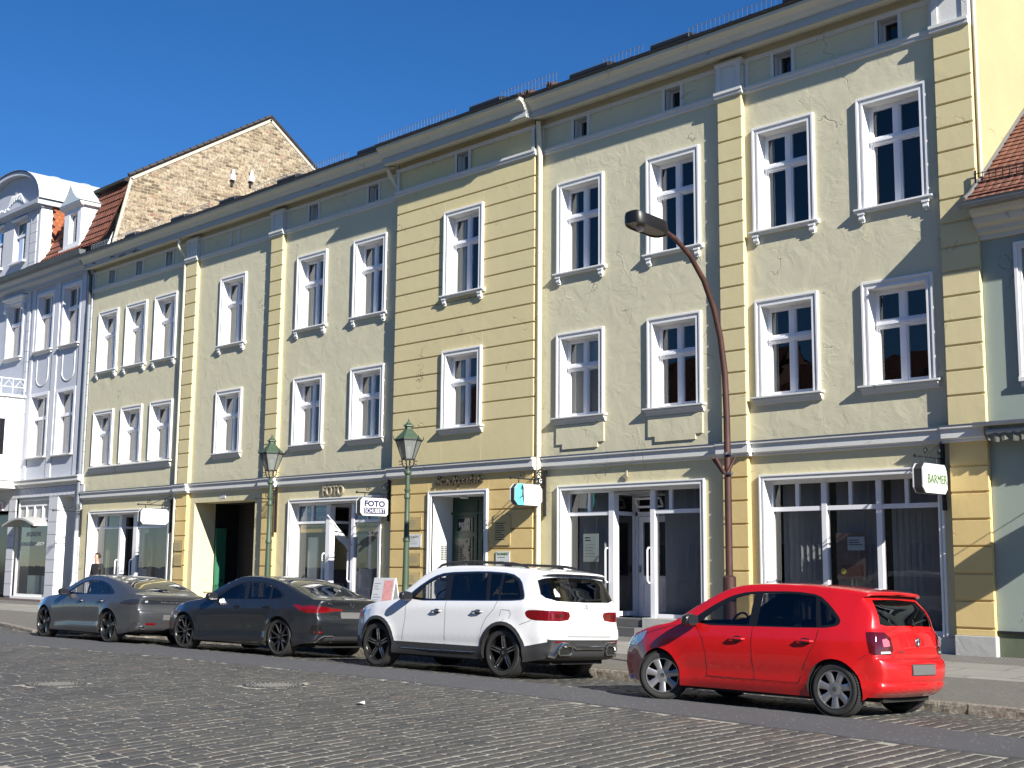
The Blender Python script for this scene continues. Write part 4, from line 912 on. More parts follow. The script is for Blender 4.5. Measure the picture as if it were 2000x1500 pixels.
while x < -42.9:
    w.box(x, x + .34, YW - .04, YW + .01, 4.06, 4.38); x += .36
w.split('ashlar', BLU2, LH)
w = MB()
for a, b in ((-47.72, -47.50), (-45.78, -45.40), (-43.60, -43.32)): w.box(a, b, YW - .04, YW + .01, 4.75, 12.1)
w.split('pilaster_strip', BLU2, LH)
w = MB()
for xc in (-46.6, -44.45):
    w.box(xc - .5, xc - .47, YW - .025, YW + .01, 8.6, 9.3); w.box(xc + .47, xc + .5, YW - .025, YW + .01, 8.6, 9.3)
    w.tube([(xc - .49 * math.cos(t * math.pi / 14), YW - .01, 8.6 - .34 * math.sin(t * math.pi / 14)) for t in range(15)], .022, 6)
w.split('stucco_garland', TRIMG, LH)
w = MB()
for pr in ([(YW + .02, 4.40), (YW - .08, 4.40), (YW - .10, 4.50), (YW - .22, 4.53), (YW - .22, 4.66), (YW - .26, 4.68), (YW - .26, 4.71), (YW + .02, 4.75)],): w.profx(pr, -48.2, lx1 + .02)
w.build('string_course', TRIMG, LH)
w = MB(); w.profx([(YW + .02, 12.1), (YW - .10, 12.1), (YW - .12, 12.25), (YW - .30, 12.35), (YW - .32, 12.48), (YW - .50, 12.56), (YW - .52, 12.66), (YW + .02, 12.66)], lx0, lx1 + .02); w.build('eaves_cornice', plaster('cornice_greyblue', (.40, .42, .44), .2, .2), LH)
w = MB(); w.profx([(YW - .66, 12.62), (YW - .50, 12.60), (YW - .44, 12.68), (YW - .44, 12.80), (YW - .70, 12.80)], lx0, lx1 + .06); w.build('gutter', plain('gutter_lead', (.09, .10, .10), .6, var=.4, vscale=2), LH)
for xa, xb, za, zb_ in lw:
    s = MB(); D = .3
    s.quad((xa, YW, za), (xa, YW + D, za), (xa, YW + D, zb_), (xa, YW, zb_)); s.quad((xb, YW, zb_), (xb, YW + D, zb_), (xb, YW + D, za), (xb, YW, za)); s.quad((xa, YW, zb_), (xa, YW + D, zb_), (xb, YW + D, zb_), (xb, YW, zb_))
    s.box(xa - .14, xa, YW - .035, YW + .01, za, zb_ + .12); s.box(xb, xb + .14, YW - .035, YW + .01, za, zb_ + .12); s.box(xa, xb, YW - .035, YW + .01, zb_, zb_ + .12)
    wo = s.build('window', plain('lilac_trim', (.68, .69, .74), .7, bs=.1), LH, bevel=.005)
    f = MB(); yf = YW + .19; ring(f, xa, xb, za, zb_, .06, yf, yf + .07); zt = zb_ - .36 * (zb_ - za); f.box(xa + .06, xb - .06, yf - .06, yf + .07, zt - .06, zt + .06)
    xm = (xa + xb) / 2; f.box(xm - .05, xm + .05, yf - .01, yf + .06, za + .06, zt - .06); f.box(xm - .05, xm + .05, yf - .01, yf + .06, zt + .06, zb_ - .06); f.build('frame', FRAME, wo)
    g = MB(); g.quad((xa, yf + .03, za), (xb, yf + .03, za), (xb, yf + .03, zb_), (xa, yf + .03, zb_)); g.build('pane', GLASS, wo)
    c = MB(); n = 40; vs = []
    for i in range(n + 1):
        x = xa + (xb - xa) * .7 * i / n; vs += [(x, yf + .18 + .02 * math.sin(i * 1.3), za), (x, yf + .18 + .02 * math.sin(i * 1.3), zb_)]
    c.add(vs, [(2 * i, 2 * i + 2, 2 * i + 3, 2 * i + 1) for i in range(n)]); c.build('curtain', CURT, wo)
    c = MB(); c.profx([(YW - .15, za - .06), (YW - .15, za - .02), (YW + .2, za + .01), (YW + .2, za - .06)], xa - .18, xb + .18)
    if za > 9: c.profx([(YW + .01, za - .062), (YW - .11, za - .062), (YW - .06, za - .15), (YW + .01, za - .15)], xa - .1, xb + .1)
    c.build('sill', TRIMG, wo)
w = MB(); w.quad((lx0, 22.4, 0), (lx1, 22.4, 0), (lx1, 22.4, 12.5), (lx0, 22.4, 12.5))
for z in (.15, 4.3, 8.3, 12.2): w.quad((lx0, 21.02, z), (lx1, 21.02, z), (lx1, 22.4, z), (lx0, 22.4, z))
w.build('interior', INT, LH)
# optician's shop window with hood
xa, xb, za, zb_ = ls[0]; s = MB(); ring(s, xa, xb, za, zb_, .09, YW + .06, YW + .14); s.box(xa + .09, xb - .09, YW + .06, YW + .14, 3.18, 3.28); s.box(xa + .09, xb - .09, YW + .07, YW + .13, 3.72, 3.78)
for k in range(1, 4): s.box(xa + (xb - xa) * k / 4 - .03, xa + (xb - xa) * k / 4 + .03, YW + .055, YW + .14, 3.28, 3.72)
s.box(xa - .05, xb + .05, YW - .05, YW + .1, .30, .379)
so2 = s.build('shop_window', TRIM, LH)
g = MB(); g.quad((xa, YW + .11, za), (xb, YW + .11, za), (xb, YW + .11, 3.2), (xa, YW + .11, 3.2)); g.build('pane', SHOPG, so2)
g = MB(); g.quad((xa, YW + .12, 3.2), (xb, YW + .12, 3.2), (xb, YW + .12, zb_), (xa, YW + .12, zb_)); g.build('fanlight_panel', plaster('fan_panel', (.46, .46, .45), .1), so2)
w = MB(); n = 14; vs = []
for i in range(n + 1):
    t = i / n; x = xa + .02 + (xb - xa - .04) * t; h = 3.02 + .26 * math.sin(math.pi * t)
    vs += [(x, YW + .05, h + .06), (x, YW - .55, h), (x, YW - .55, h - .07), (x, YW + .05, h - .05)]
w.add(vs, [(4 * i + a, 4 * i + (a + 1) % 4, 4 * i + 4 + (a + 1) % 4, 4 * i + 4 + a) for i in range(n) for a in range(4)] + [(0, 1, 2, 3), (4 * n + 3, 4 * n + 2, 4 * n + 1, 4 * n)]); w.build('hood', plain('hood_grey', (.40, .40, .39), .6), so2)
text('AUGENOPTIK', .2, TEXTL, so2, (-47.35, YW + .10, 2.60), (1, 0, 0), (0, 0, 1), 1.2, .17, .002, bold=.002)
text('HÖRGERÄTEAKUSTIK', .2, TEXTL, so2, (-47.78, YW + .10, 2.25), (1, 0, 0), (0, 0, 1), 2.05, .17, .002, bold=.002)
g = MB(); g.box(-47.9, -46.9, YW + .5, YW + .9, .38, 1.15); g.box(-46.7, -45.6, YW + .5, YW + .9, .38, 1.15); g.split('display_counter', plain('counter_mint', (.38, .48, .44), .4), so2)
g = MB(); g.lathe([(0, 0), (.08, .03), (.10, .12), (.04, .2), (0, .2)], (-46.2, YW + .7, 1.2), 10); g.build('red_flower', plain('red_flower', (.5, .03, .03), .5), so2)
w = MB(); w.quad((-48.2, 22.38, .1), (-45, 22.38, .1), (-45, 22.38, 3.2), (-48.2, 22.38, 3.2)); w.build('shop_back', plain('shop_back', (.05, .055, .05), .8, var=.8, vscale=3), so2)
xa, xb, za, zb_ = ls[1]; s = MB(); D = .9
s.quad((xa, YW, za), (xa, YW + D, za), (xa, YW + D, zb_), (xa, YW, zb_)); s.quad((xb, YW, zb_), (xb, YW + D, zb_), (xb, YW + D, za), (xb, YW, za)); s.quad((xa, YW, zb_), (xa, YW + D, zb_), (xb, YW + D, zb_), (xb, YW, zb_)); s.build('doorway_reveal', TRIM, LH)
s = MB(); s.box(xa, xb, YW + D, YW + D + .05, .1, zb_); ring(s, xa + .1, xb - .1, .3, 2.3, .08, YW + D - .03, YW + D + .001); s.build('house_door', plain('door_grey', (.10, .10, .11), .4), LH)
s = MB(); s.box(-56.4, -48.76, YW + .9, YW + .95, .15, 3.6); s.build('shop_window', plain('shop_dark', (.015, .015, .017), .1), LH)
s = MB(); s.box(lx0, -45.4, YW - .10, YW + .01, 0, .30); s.build('plinth', BROWNP, LH)
# oriel with balcony on top
s = MB(); bx1 = -48.02; s.box(-56, bx1, 19.55, YW, 4.50, 8.02); s.build('oriel', plain('oriel_white', (.80, .80, .80), .7, bs=.1), LH, bevel=.01)
s = MB()
for z, o in ((4.42, .05), (4.72, .07), (5.52, .04), (7.35, .05), (7.92, .12)): s.box(-56, bx1 + o, 19.55 - o, YW - .001, z, z + .07)
s.box(bx1, bx1 + .03, 20.28, 20.36, 4.8, 7.9)
s.build('oriel_moulding', TRIM, LH)
s = MB(); ring(s, 19.75, 20.42, 5.62, 7.12, .06, 0, .05); s.v = [(bx1 + .05 - y, x, z) for x, y, z in s.v]; of = s.build('oriel_window', FRAME, LH)
s = MB(); s.quad((bx1 + .02, 19.8, 5.66), (bx1 + .02, 20.38, 5.66), (bx1 + .02, 20.38, 7.08), (bx1 + .02, 19.8, 7.08)); s.build('pane', plain('dark_pane', (.01, .012, .015), .03), of)
s = MB(); s.tube([(-56, 19.62, 8.62), (bx1 + .02, 19.62, 8.62), (bx1 + .02, 20.96, 8.62)], .022, 8); s.tube([(-56, 19.62, 8.3), (bx1 + .02, 19.62, 8.3), (bx1 + .02, 20.96, 8.3)], .014, 6)
for y in (19.62, 20.05, 20.5, 20.95): s.tube([(bx1 + .02, y, 8.0), (bx1 + .02, y, 8.62)], .012, 6)
for y in (19.7, 20.15, 20.6): s.tube([(bx1 + .02, y, 8.32), (bx1 + .02, y + .18, 8.56), (bx1 + .02, y + .36, 8.32)], .009, 5)
s.build('balcony_rail', TRIM, LH)
s = MB(); s.box(-50.3, -48.4, YW - .2, YW + .01, 11.98, 12.06); s.box(-50.2, -48.5, YW - .12, YW + .01, 11.90, 11.98)
for x in (-50.15, -48.55): s.lathe([(0, -.14), (.06, -.1), (.075, 0), (.05, .1), (0, .16)], (x, YW - .08, 11.6), 8); s.box(x - .05, x + .05, YW - .12, YW + .01, 11.75, 11.90)
s.build('window_hood', TRIM, LH)
s = MB(); s.box(-50.2, -49.25, YW - .08, YW - .02, 3.62, 3.95); rs = s.build('shop_sign', WHITE, LH)
s = MB(); s.box(-49.42, -49.36, YW - .095, YW - .08, 3.66, 3.90); s.box(-49.36, -49.29, YW - .095, YW - .08, 3.66, 3.71); s.build('red_letter', plain('sign_red', (.5, .02, .02), .4), rs)
# attic gable with arched pediment
ah = [(-50.02, -48.84, 13.55, 15.25), (-52.2, -51.0, 13.55, 15.25)]
w = MB(); sheet(w, -54, -47.66, 12.6, 15.55, YW, ah, .25); w.box(-54, -47.66, YW + .25, YW + .3, 12.6, 15.5); w.v = w.v[:-8]; w.f = w.f[:-6]
w.box(-47.68, -47.66, YW + .001, 23.6, 12.6, 15.6)
w.build('attic_wall', BLU2, LH)
w = MB(); w.box(-47.64, -47.52, YW - .02, 21.42, 12.75, 15.5); w.build('attic_corner', plain('attic_white', (.80, .80, .80), .6), LH)
w = MB(); blocks(w, -48.40, -47.83, 12.9, 15.35, .40, YW - .035); w.split('attic_quoin', BLU2, LH)
for xa, xb, za, zb_ in ah:
    f = MB(); ring(f, xa, xb, za, zb_, .07, YW + .15, YW + .21); zt = zb_ - .36 * 1.7; f.box(xa + .07, xb - .07, YW + .11, YW + .2, zt - .05, zt + .05); xm = (xa + xb) / 2; f.box(xm - .05, xm + .05, YW + .14, YW + .2, za, zt - .05)
    f.box(xa - .1, xb + .1, YW - .14, YW + .01, za - .10, za - .02); f.box(xa - .1, xb + .1, YW - .10, YW + .01, zb_ + .02, zb_ + .08); f.build('attic_frame', FRAME, LH)
    g = MB(); g.quad((xa, YW + .18, za), (xb, YW + .18, za), (xb, YW + .18, zb_), (xa, YW + .18, zb_)); g.build('attic_pane', GLASS, LH)
    g = MB(); g.quad((xa, YW + .4, za), (xb, YW + .4, za), (xb, YW + .4, zb_), (xa, YW + .4, zb_)); g.build('attic_blind', CURT, LH)
w = MB(); cx = -50.35; RX, RZ = 2.95, 1.42; zb = 15.72
arc = [(cx + RX * math.cos(t * math.pi / 20), zb + RZ * math.sin(t * math.pi / 20)) for t in range(21)]
w.profx([(YW + .02, 15.42), (YW - .08, 15.42), (YW - .10, 15.50), (YW - .26, 15.56), (YW - .28, 15.70), (YW + .02, 15.74)], -54, -47.42)
w.box(-47.42, -47.30, YW - .28, 22.9, 15.50, 15.74)
w.build('attic_cornice', BLU, LH)
w = MB(); w.prism([(a, YW + .02, b) for a, b in arc], (0, .1, 0)); w.build('tympanum', BLU, LH)
w = MB(); ar2 = [(cx + (RX + .16) * math.cos(t * math.pi / 20), zb + (RZ + .16) * math.sin(t * math.pi / 20)) for t in range(21)]
w.prism([(a, YW - .25, b) for a, b in ar2] + [(a, YW - .25, b) for a, b in reversed(arc)], (0, .34, 0)); w.build('pediment_arch', BLU, LH)
w = MB(); w.lathe([(0, -.02), (.20, 0), (.24, .02), (0, .04)], (cx + .35, YW, 16.55), 14, 'y')
for k in range(-4, 5): w.tube([(cx + .35 + k * .2, YW, 15.95 + .25 * math.cos(k * .4)), (cx + .35 + k * .1, YW - .01, 16.4)], .035, 6)
for k in range(22): w.lathe([(0, -.07), (.06, -.03), (.07, .03), (0, .07)], (cx - 1.9 + k * .09, YW - .12 + .05 * math.sin(k * 2), 15.84 + .06 * math.sin(k * 2.7)), 6)
w.build('stucco_ornament', BLU2, LH)
ZINC = plain('zinc_roof', (.58, .63, .64), .5, .25, var=.08, vscale=1.5)
w = MB(); vs = []; ar3 = [(cx + (RX + .2) * math.cos(t * math.pi / 20), zb + (RZ + .2) * math.sin(t * math.pi / 20)) for t in range(21)]
for a, b in ar3: vs += [(a, YW - .30, b), (a, 29.5, b)]
w.add(vs, [(2 * i + 1, 2 * i, 2 * i + 2, 2 * i + 3) for i in range(20)]); w.build('barrel_roof', ZINC, LH, smooth=True)
w = MB()
for y in (22.0, 23.3, 24.6, 25.9, 27.2): w.tube([(a, y, b + .01) for a, b in ar3], .03, 5)
w.split('roof_seam', ZINC, LH)
# mansard
w = MB(); mp = [(20.42, 12.80), (20.75, 12.98), (21.1, 13.22), (21.40, 13.62), (22.22, 15.74)]
vs = []; uv = []; d = 0
for i, (y, z) in enumerate(mp):
    if i: d += math.dist(mp[i], mp[i - 1])
    vs += [(-47.6, y, z), (-42.80, y, z)]; uv += [(-47.6, d), (-42.8, d)]
w.add(vs, [(2 * i, 2 * i + 1, 2 * i + 3, 2 * i + 2) for i in range(4)]); w.uv = uv; w.build('mansard', TILE_BR, LH)
w = MB(); w.uv = []; d = .15
def at_m(s):
    for i in range(1, len(mp)):
        l = math.dist(mp[i], mp[i - 1])
        if s <= l: t = s / l; return (mp[i - 1][0] + (mp[i][0] - mp[i - 1][0]) * t, mp[i - 1][1] + (mp[i][1] - mp[i - 1][1]) * t)
        s -= l
    return mp[-1]
while d < 3.3:
    y, z = at_m(d); y2, z2 = at_m(d + .34); t = Vector((0, y2 - y, z2 - z)); t.normalize(); nr = Vector((0, -t.z, t.y)); x = -47.6
    while x < -42.95:
        o = .055; vv = []
        for j in range(5):
            hh = nr * (.022 * math.sin(math.pi * j / 4) + o); h2 = nr * (.022 * math.sin(math.pi * j / 4) + .015)
            vv += [Vector((x + .2 * j / 4, y, z)) + hh, Vector((x + .2 * j / 4, y2, z2)) + h2, Vector((x + .2 * j / 4, y, z))]
        w.add(vv, [f for j in range(4) for f in ((3 * j, 3 * j + 3, 3 * j + 4, 3 * j + 1), (3 * j + 2, 3 * j + 5, 3 * j + 3, 3 * j))])
        r0 = random.randint(0, 60) * .2
        for j in range(5): w.uv += [(x + r0 + .2 * j / 4, d), (x + r0 + .2 * j / 4, d + .3), (x + r0, d)]
        x += .2
    d += .33
w.build('mansard_tiles', TILE_BR, LH)
w = MB(); vs = []; w.uv = []
for y, z in mp[1:]: vs += [(-47.56, y, z), (-47.56, 23.4, z)]; w.uv += [(y, z), (23.4, z)]
w.add(vs, [(2 * i, 2 * i + 1, 2 * i + 3, 2 * i + 2) for i in range(3)]); w.build('side_tiles', TILE_OR, LH)
w = MB(); w.uv = []     # scalloped tile hanging on the attic flank beside the corner
z = 13.0; k = 0
while z < 15.45:
    y = 21.44 + (k % 2) * .09
    yend = 23.4
    while y < yend:
        vv = [(-47.47, y, z + .17), (-47.47, y + .17, z + .17)] + [(-47.455, y + .085 + .085 * math.cos(a * math.pi / 6), z - .0 - .06 * math.sin(a * math.pi / 6)) for a in range(7)]
        w.add(vv, [tuple([0] + [8 - i for i in range(7)][0:7] + [1])]); r0 = random.randint(0, 60) * .17; w.uv += [(y + r0, z)] * 9; y += .18
    z += .15; k += 1
w.build('scalloped_tiles', TILE_OR, LH)
w = MB(); w.profx([(21.95, 15.70), (21.95, 15.80), (22.2, 15.97), (22.9, 16.35), (22.9, 15.9), (22.35, 15.72)], -47.5, -42.78); w.build('upper_eaves', plain('board_black', (.018, .016, .015), .8), LH)
w = MB(); w.add([(-54, 22.2, 15.95), (-42.76, 22.2, 15.95), (-42.76, 28.24, 19.80), (-54, 28.24, 19.80), (-42.76, 33.6, 15.9), (-54, 33.6, 15.9)], [(0, 1, 2, 3), (3, 2, 4, 5)]); w.uv = [(0, 0), (11, 0), (11, 7), (0, 7), (11, 14), (0, 14)]; ro = w.build('roof', TILE_BR, LH)
w = MB(); w.add([(lx1, 21.0, 12.4), (lx1, 21.12, 12.86), (lx1, 21.58, 13.2), (lx1, 22.17, 15.87), (lx1, 28.24, 19.70), (lx1, 33.6, 15.85), (lx1, 33.6, 10)], [(6, 5, 4, 3, 2, 1, 0)]); w.build('brick_gable', BRICK, LH)
w = MB()
def strip(p, q, wd, th, x0_, x1_):
    d_ = Vector((0, q[0] - p[0], q[1] - p[1])).normalized(); n_ = Vector((0, -d_.z, d_.y))
    a = Vector((x0_, p[0], p[1])); b = Vector((x0_, q[0], q[1])); w.prism([tuple(a), tuple(b), tuple(b - n_ * wd), tuple(a - n_ * wd)], (x1_ - x0_, 0, 0))
for p, q in (((21.15, 12.90), (21.58, 13.25)), ((21.58, 13.25), (22.17, 15.87)), ((22.17, 15.87), (28.24, 19.72)), ((28.24, 19.72), (33.6, 15.88))):
    strip(p, q, .11, 0, lx1 - .02, lx1 + .03)
w.build('verge_mortar', plain('verge_mortar', (.42, .39, .33), .9, var=.2, vscale=8, bs=.5, bscale=15), LH)
w = MB(); yy, zz = 22.1, 15.88
for p, q in (((22.1, 15.90), (28.24, 19.80)), ((28.24, 19.80), (33.6, 15.96))):
    n = 22
    for i in range(n):
        a = (p[0] + (q[0] - p[0]) * i / n, p[1] + (q[1] - p[1]) * i / n); b = (p[0] + (q[0] - p[0]) * (i + .95) / n, p[1] + (q[1] - p[1]) * (i + .95) / n)
        w.tube([(lx1 + .0, a[0], a[1] + .05), (lx1 + .0, b[0], b[1] + .03)], .07, 6)
w.build('verge_tile', plain('verge_dark', (.03, .025, .025), .7), LH)
for yv, zv in ((25.65, 16.15), (26.05, 16.0), (26.75, 15.85)):
    pass
# dormer
w = MB(); dx0, dx1 = -45.98, -44.60; dy = 21.22
sheet(w, dx0, dx1, 13.45, 15.05, dy, [(dx0 + .42, dx1 - .3, 13.62, 14.78)], .2); w.box(dx1 - .02, dx1, dy + .001, 22.6, 13.45, 15.05); w.box(dx0, dx0 + .02, dy + .001, 22.6, 13.45, 15.05)
dm = w.build('dormer', plain('dormer_white', (.74, .75, .78), .6), LH)
f = MB(); ring(f, dx0 + .42, dx1 - .3, 13.62, 14.78, .06, dy + .1, dy + .15); f.build('frame', FRAME, dm); g = MB(); g.quad((dx0 + .42, dy + .13, 13.62), (dx1 - .3, dy + .13, 13.62), (dx1 - .3, dy + .13, 14.78), (dx0 + .42, dy + .13, 14.78)); g.build('pane', GLASS, dm)
g = MB(); g.quad((dx0 + .42, dy + .3, 13.62), (dx1 - .6, dy + .3, 13.62), (dx1 - .6, dy + .3, 14.78), (dx0 + .42, dy + .3, 14.78)); g.build('curtain', CURT, dm)
w = MB(); w.profx([(dy + .01, 14.95), (dy - .10, 15.0), (dy - .14, 15.08), (dy - .14, 15.13), (dy + .01, 15.13)], dx0 - .16, dx1 + .16); w.box(dx1 + .001, dx1 + .16, dy + .011, 22.6, 15.0, 15.13); w.box(dx0 - .2, dx1 + .1, dy - .08, dy + .01, 13.36, 13.44); w.build('dormer_cornice', TRIM, dm)
w = MB(); xm = (dx0 + dx1) / 2; prof = [(dx0 - .2, 15.13), (dx0 + .15, 15.28), (dx0 + .42, 15.50), (xm, 15.86), (dx1 - .42, 15.50), (dx1 - .15, 15.28), (dx1 + .2, 15.13)]
vs = []
for a, b in prof: vs += [(a, dy - .16, b), (a, 22.9, b)]
w.add(vs, [(2 * i, 2 * i + 1, 2 * i + 3, 2 * i + 2) for i in range(6)] + [tuple(2 * i for i in range(7))]); w.build('dormer_roof', ZINC, dm)
w = MB(); w.tube([(-42.92, 20.5, 12.62), (-42.92, 20.5, 12.45), (-42.90, 20.8, 12.15), (-42.88, 20.90, 11.9), (-42.88, 20.90, 10.85)], .055, 8); w.build('downpipe', PIPED, LH, smooth=True)
w = MB(); w.tube([(-42.88, 20.90, 10.85), (-42.88, 20.90, 2.75)], .06, 10); lp = w.build('downpipe', PIPEG, LH, smooth=True)
w = MB(); w.tube([(-42.88, 20.90, 2.75), (-42.88, 20.90, 1.0), (-42.86, 20.8, .75), (-42.86, 20.78, .15)], .068, 10); w.build('downpipe', plain('pipe_peeled', (.55, .55, .54), .6, var=.5, vscale=9), LH, smooth=True)
# two flue caps on the brick gable
for y, z in ((26.5, 16.72), (27.35, 16.85)):
    w = MB(); w.box(lx1, lx1 + .16, y - .1, y + .1, z, z + .22); w.lathe([(.07, 0), (.07, .2), (.1, .24), (0, .3)], (lx1 + .12, y, z + .15), 10); w.build('flue_cap', plain('flue_white', (.7, .7, .7), .5), LH)
    w = MB(); w.box(lx1, lx1 + .05, y - .05, y + .05, z - .25, z); w.build('flue_stain', BLACK, LH)

# ================================================================ houses across the street (seen only as reflections in panes and paint)
OPW = plaster('opposite_plaster', (.50, .44, .32), .3)
for i, (a, b, h, col) in enumerate(((-60, -36, 8.6, (.45, .42, .36)), (-36, -14, 7.6, (.52, .42, .26)), (-14, 12, 8.2, (.42, .40, .38)))):
    t = thing('opposite_house', ('grey', 'ochre', 'pale')[i] + ' house with a red tiled roof across the street, behind the camera', 'building', ((a + b) / 2, -9, 0))
    hs = []; x = a + 1.2
    while x < b - 1.5:
        for z in (1.0, 4.3): hs.append((x, x + 1.1, z, z + 1.9))
        x += 2.4
    w = MB(); sheet(w, a, b, 0, h, -9, hs, -.2); w.quad((a, -9, 0), (a, -19, 0), (a, -19, h), (a, -9, h)); w.quad((b, -9, 0), (b, -19, 0), (b, -19, h), (b, -9, h)); w.build('wall', plaster('opposite_%d' % i, col, .3), t)
    w = MB(); w.quad((a, -9.2, 0), (b, -9.2, 0), (b, -9.2, h), (a, -9.2, h)); w.build('window', plain('opposite_pane', (.03, .035, .04), .1), t)
    w = MB()
    for xa, xb, za, zb_ in hs: ring(w, xa, xb, za, zb_, .07, -9.12, -9.05); w.box((xa + xb) / 2 - .03, (xa + xb) / 2 + .03, -9.12, -9.05, za + .07, zb_ - .07)
    w.build('window_frame', FRAME, t)
    w = MB(); w.add([(a, -8.6, h), (b, -8.6, h), (b, -14, h + 4.6), (a, -14, h + 4.6), (b, -19.4, h), (a, -19.4, h)], [(0, 1, 2, 3), (3, 2, 4, 5)]); w.add([(a, -9, h), (a, -14, h + 4.5), (a, -19, h), (b, -9, h), (b, -14, h + 4.5), (b, -19, h)], [(0, 1, 2), (3, 4, 5)])
    w.uv = [(a, 0), (b, 0), (b, 7), (a, 7), (b, 14), (a, 14)] + [(0, 0)] * 6; w.build('roof', TILE_RED, t)
# ================================================================ ground
def zroad(y): return -0.045 * max(0.0, min(y, 15.6) - 13.2)
def zwalk(y): return 0.04 + max(0.0, y - 15.3) * 0.18 / 5.7
def pl(pts, x):
    if x <= pts[0][0]: return pts[0][1]
    for (a, b), (c, d) in zip(pts, pts[1:]):
        if x <= c: return b + (d - b) * (x - a) / (c - a)
    return pts[-1][1]
LOW = [(-60, 10.2), (-36, 10.8), (-26.3, 11.3), (-21, 11.86), (-15.4, 12.05), (-12, 11.9), (-8.9, 11.62), (-6.57, 11.4), (-5.2, 11.3), (0, 11.0), (12, 10.6)]
UPP = [(-60, 12.0), (-36, 12.35), (-29.6, 12.75), (-23.7, 13.25), (-17, 13.28), (-13.5, 13.28), (-9.8, 12.9), (-7.45, 12.8), (-5.6, 12.64), (0, 12.3), (12, 11.9)]
KRB = [(-60, 17.6), (-34.1, 14.6), (-29.9, 13.62), (-29.2, 13.75), (-28.5, 15.1), (-27.6, 15.6), (-20, 15.62), (-13.66, 15.43), (-7.3, 14.95), (12, 13.6)]
g = MB(); g.quad((-700, -500, -.14), (500, -500, -.14), (500, 900, -.14), (-700, 900, -.14)); struct(g, 'ground', FARST)
g = MB(); ys = [-9, 4.4, 9, 13.2, 15.6, 18]; vs = []
for y in ys: vs += [(-62, y, zroad(y) - .0055), (14, y, zroad(y) - .0055)]
g.add(vs, [(2 * i, 2 * i + 1, 2 * i + 3, 2 * i + 2) for i in range(len(ys) - 1)]); struct(g, 'road', JOINT)
g = MB(); g.quad((-62, -9, -.004), (14, -9, -.004), (14, 4.45, -.004), (-62, 4.45, -.004)); g.quad((-62, 4.45, -.004), (-36.1, 4.45, -.004), (-36.1, 12.35, -.004), (-62, 12.35, -.004)); struct(g, 'road_far', FARST)
MHS = [(-14.93, 10.24, .42), (-16.89, 8.07, .40)]
def xoff(y): t = min(y, 11) - 11; return -.05 * (y - 11) + .022 * t * t
g = MB(); tone = []; rnd = random.Random(3)
cx = -37.0
while cx < -1.0:
    wdt = rnd.uniform(.148, .172); y = 4.45 + rnd.uniform(0, .2)
    while y < 16.0:
        L = rnd.uniform(.19, .34); ym = y + L / 2; x = cx + xoff(ym) + .012 * math.sin(y * 1.7 + cx * 3); y += L
        if not (-36.1 < x < -1.6) or ym > pl(KRB, x) - .06: continue
        if pl(LOW, x) - .02 < ym < pl(UPP, x) + .02: continue
        if any((x - a) ** 2 + (ym - b) ** 2 < (r + .02) ** 2 for a, b, r in MHS): continue
        hw = wdt / 2 - rnd.uniform(.009, .017); hl = L / 2 - rnd.uniform(.003, .009); z = zroad(ym) + rnd.uniform(-.002, .003)
        sk = -.05 + .044 * (min(ym, 11) - 11) ; tx, ty = rnd.uniform(-.015, .015), rnd.uniform(-.012, .012); vs = []
        jit = [rnd.uniform(.92, 1.04) for _ in range(8)]
        for (k, dz) in ((1.0, -.020), (.965, -.0035), (.86, .0005)):
            for j, (px, py) in enumerate(((-1, -.84), (-.80, -1), (.80, -1), (1, -.84), (1, .84), (.80, 1), (-.80, 1), (-1, .84))):
                ax = px * hw * k * jit[j]; ay = py * hl * (1 - (1 - k) * .6) * jit[j]
                vs.append((x + ax + ay * sk, ym + ay, z + dz + ax * tx + ay * ty))
        fs = [(r * 8 + j, r * 8 + (j + 1) % 8, (r + 1) * 8 + (j + 1) % 8, (r + 1) * 8 + j) for r in range(2) for j in range(8)] + [(16, 17, 18, 19, 20, 21, 22, 23)]
        g.add(vs, fs); tone += [rnd.random()] * 24
    cx += wdt
setts = struct(g, 'cobblestones', SETT, smooth=True, ang=50)
at = setts.data.attributes.new('tone', 'FLOAT', 'POINT'); at.data.foreach_set('value', tone)
# asphalt strip
g = MB(); vs = []; n = 400; rnd = random.Random(5)
for i in range(n + 1):
    x = -60 + 72 * i / n; a = pl(LOW, x) + rnd.uniform(-.02, .02); b = pl(UPP, x) + rnd.uniform(-.02, .02)
    vs += [(x, a - .02, -.02), (x, a, .009), (x, (a + b) / 2, .014), (x, b, .008 + zroad(b)), (x, b + .02, -.02 + zroad(b))]
g.add(vs, [(5 * i + j, 5 * i + 5 + j, 5 * i + 6 + j, 5 * i + 1 + j) for i in range(n) for j in range(4)]); struct(g, 'asphalt_strip', ASPH, smooth=True)
# kerb
g = MB(); rnd = random.Random(9)
for (a, b) in zip(KRB, KRB[1:]):
    p, q = Vector((*a, 0)), Vector((*b, 0)); d = q - p; L = d.length; d.normalize(); nrm = Vector((-d.y, d.x, 0)); m = max(1, round(L / 1.05))
    for i in range(m):
        s0, s1 = L * i / m + .006, L * (i + 1) / m - .006; k = 9; vs = []
        for j in range(k + 1):
            c = p + d * (s0 + (s1 - s0) * j / k); jj = [rnd.uniform(-.009, .009) for _ in range(4)]
            for (o, z, w_) in ((-.004, -.12, 0), (.0, -.04, 0), (.004, .005, 1), (.012, .034, 2), (.035, .045, 3), (.14, .044, 3), (.14, -.1, 3)):
                e = nrm * (o + (jj[w_] if w_ < 3 else jj[3] * .2)); vs.append((c.x + e.x, c.y + e.y, z + (jj[3] * .25 if z > 0 else 0)))
        g.add(vs, [(7 * j + t, 7 * j + 7 + t, 7 * j + 8 + t, 7 * j + 1 + t) for j in range(k) for t in range(6)] + [tuple(range(7)), tuple(7 * k + 6 - t for t in range(7))])
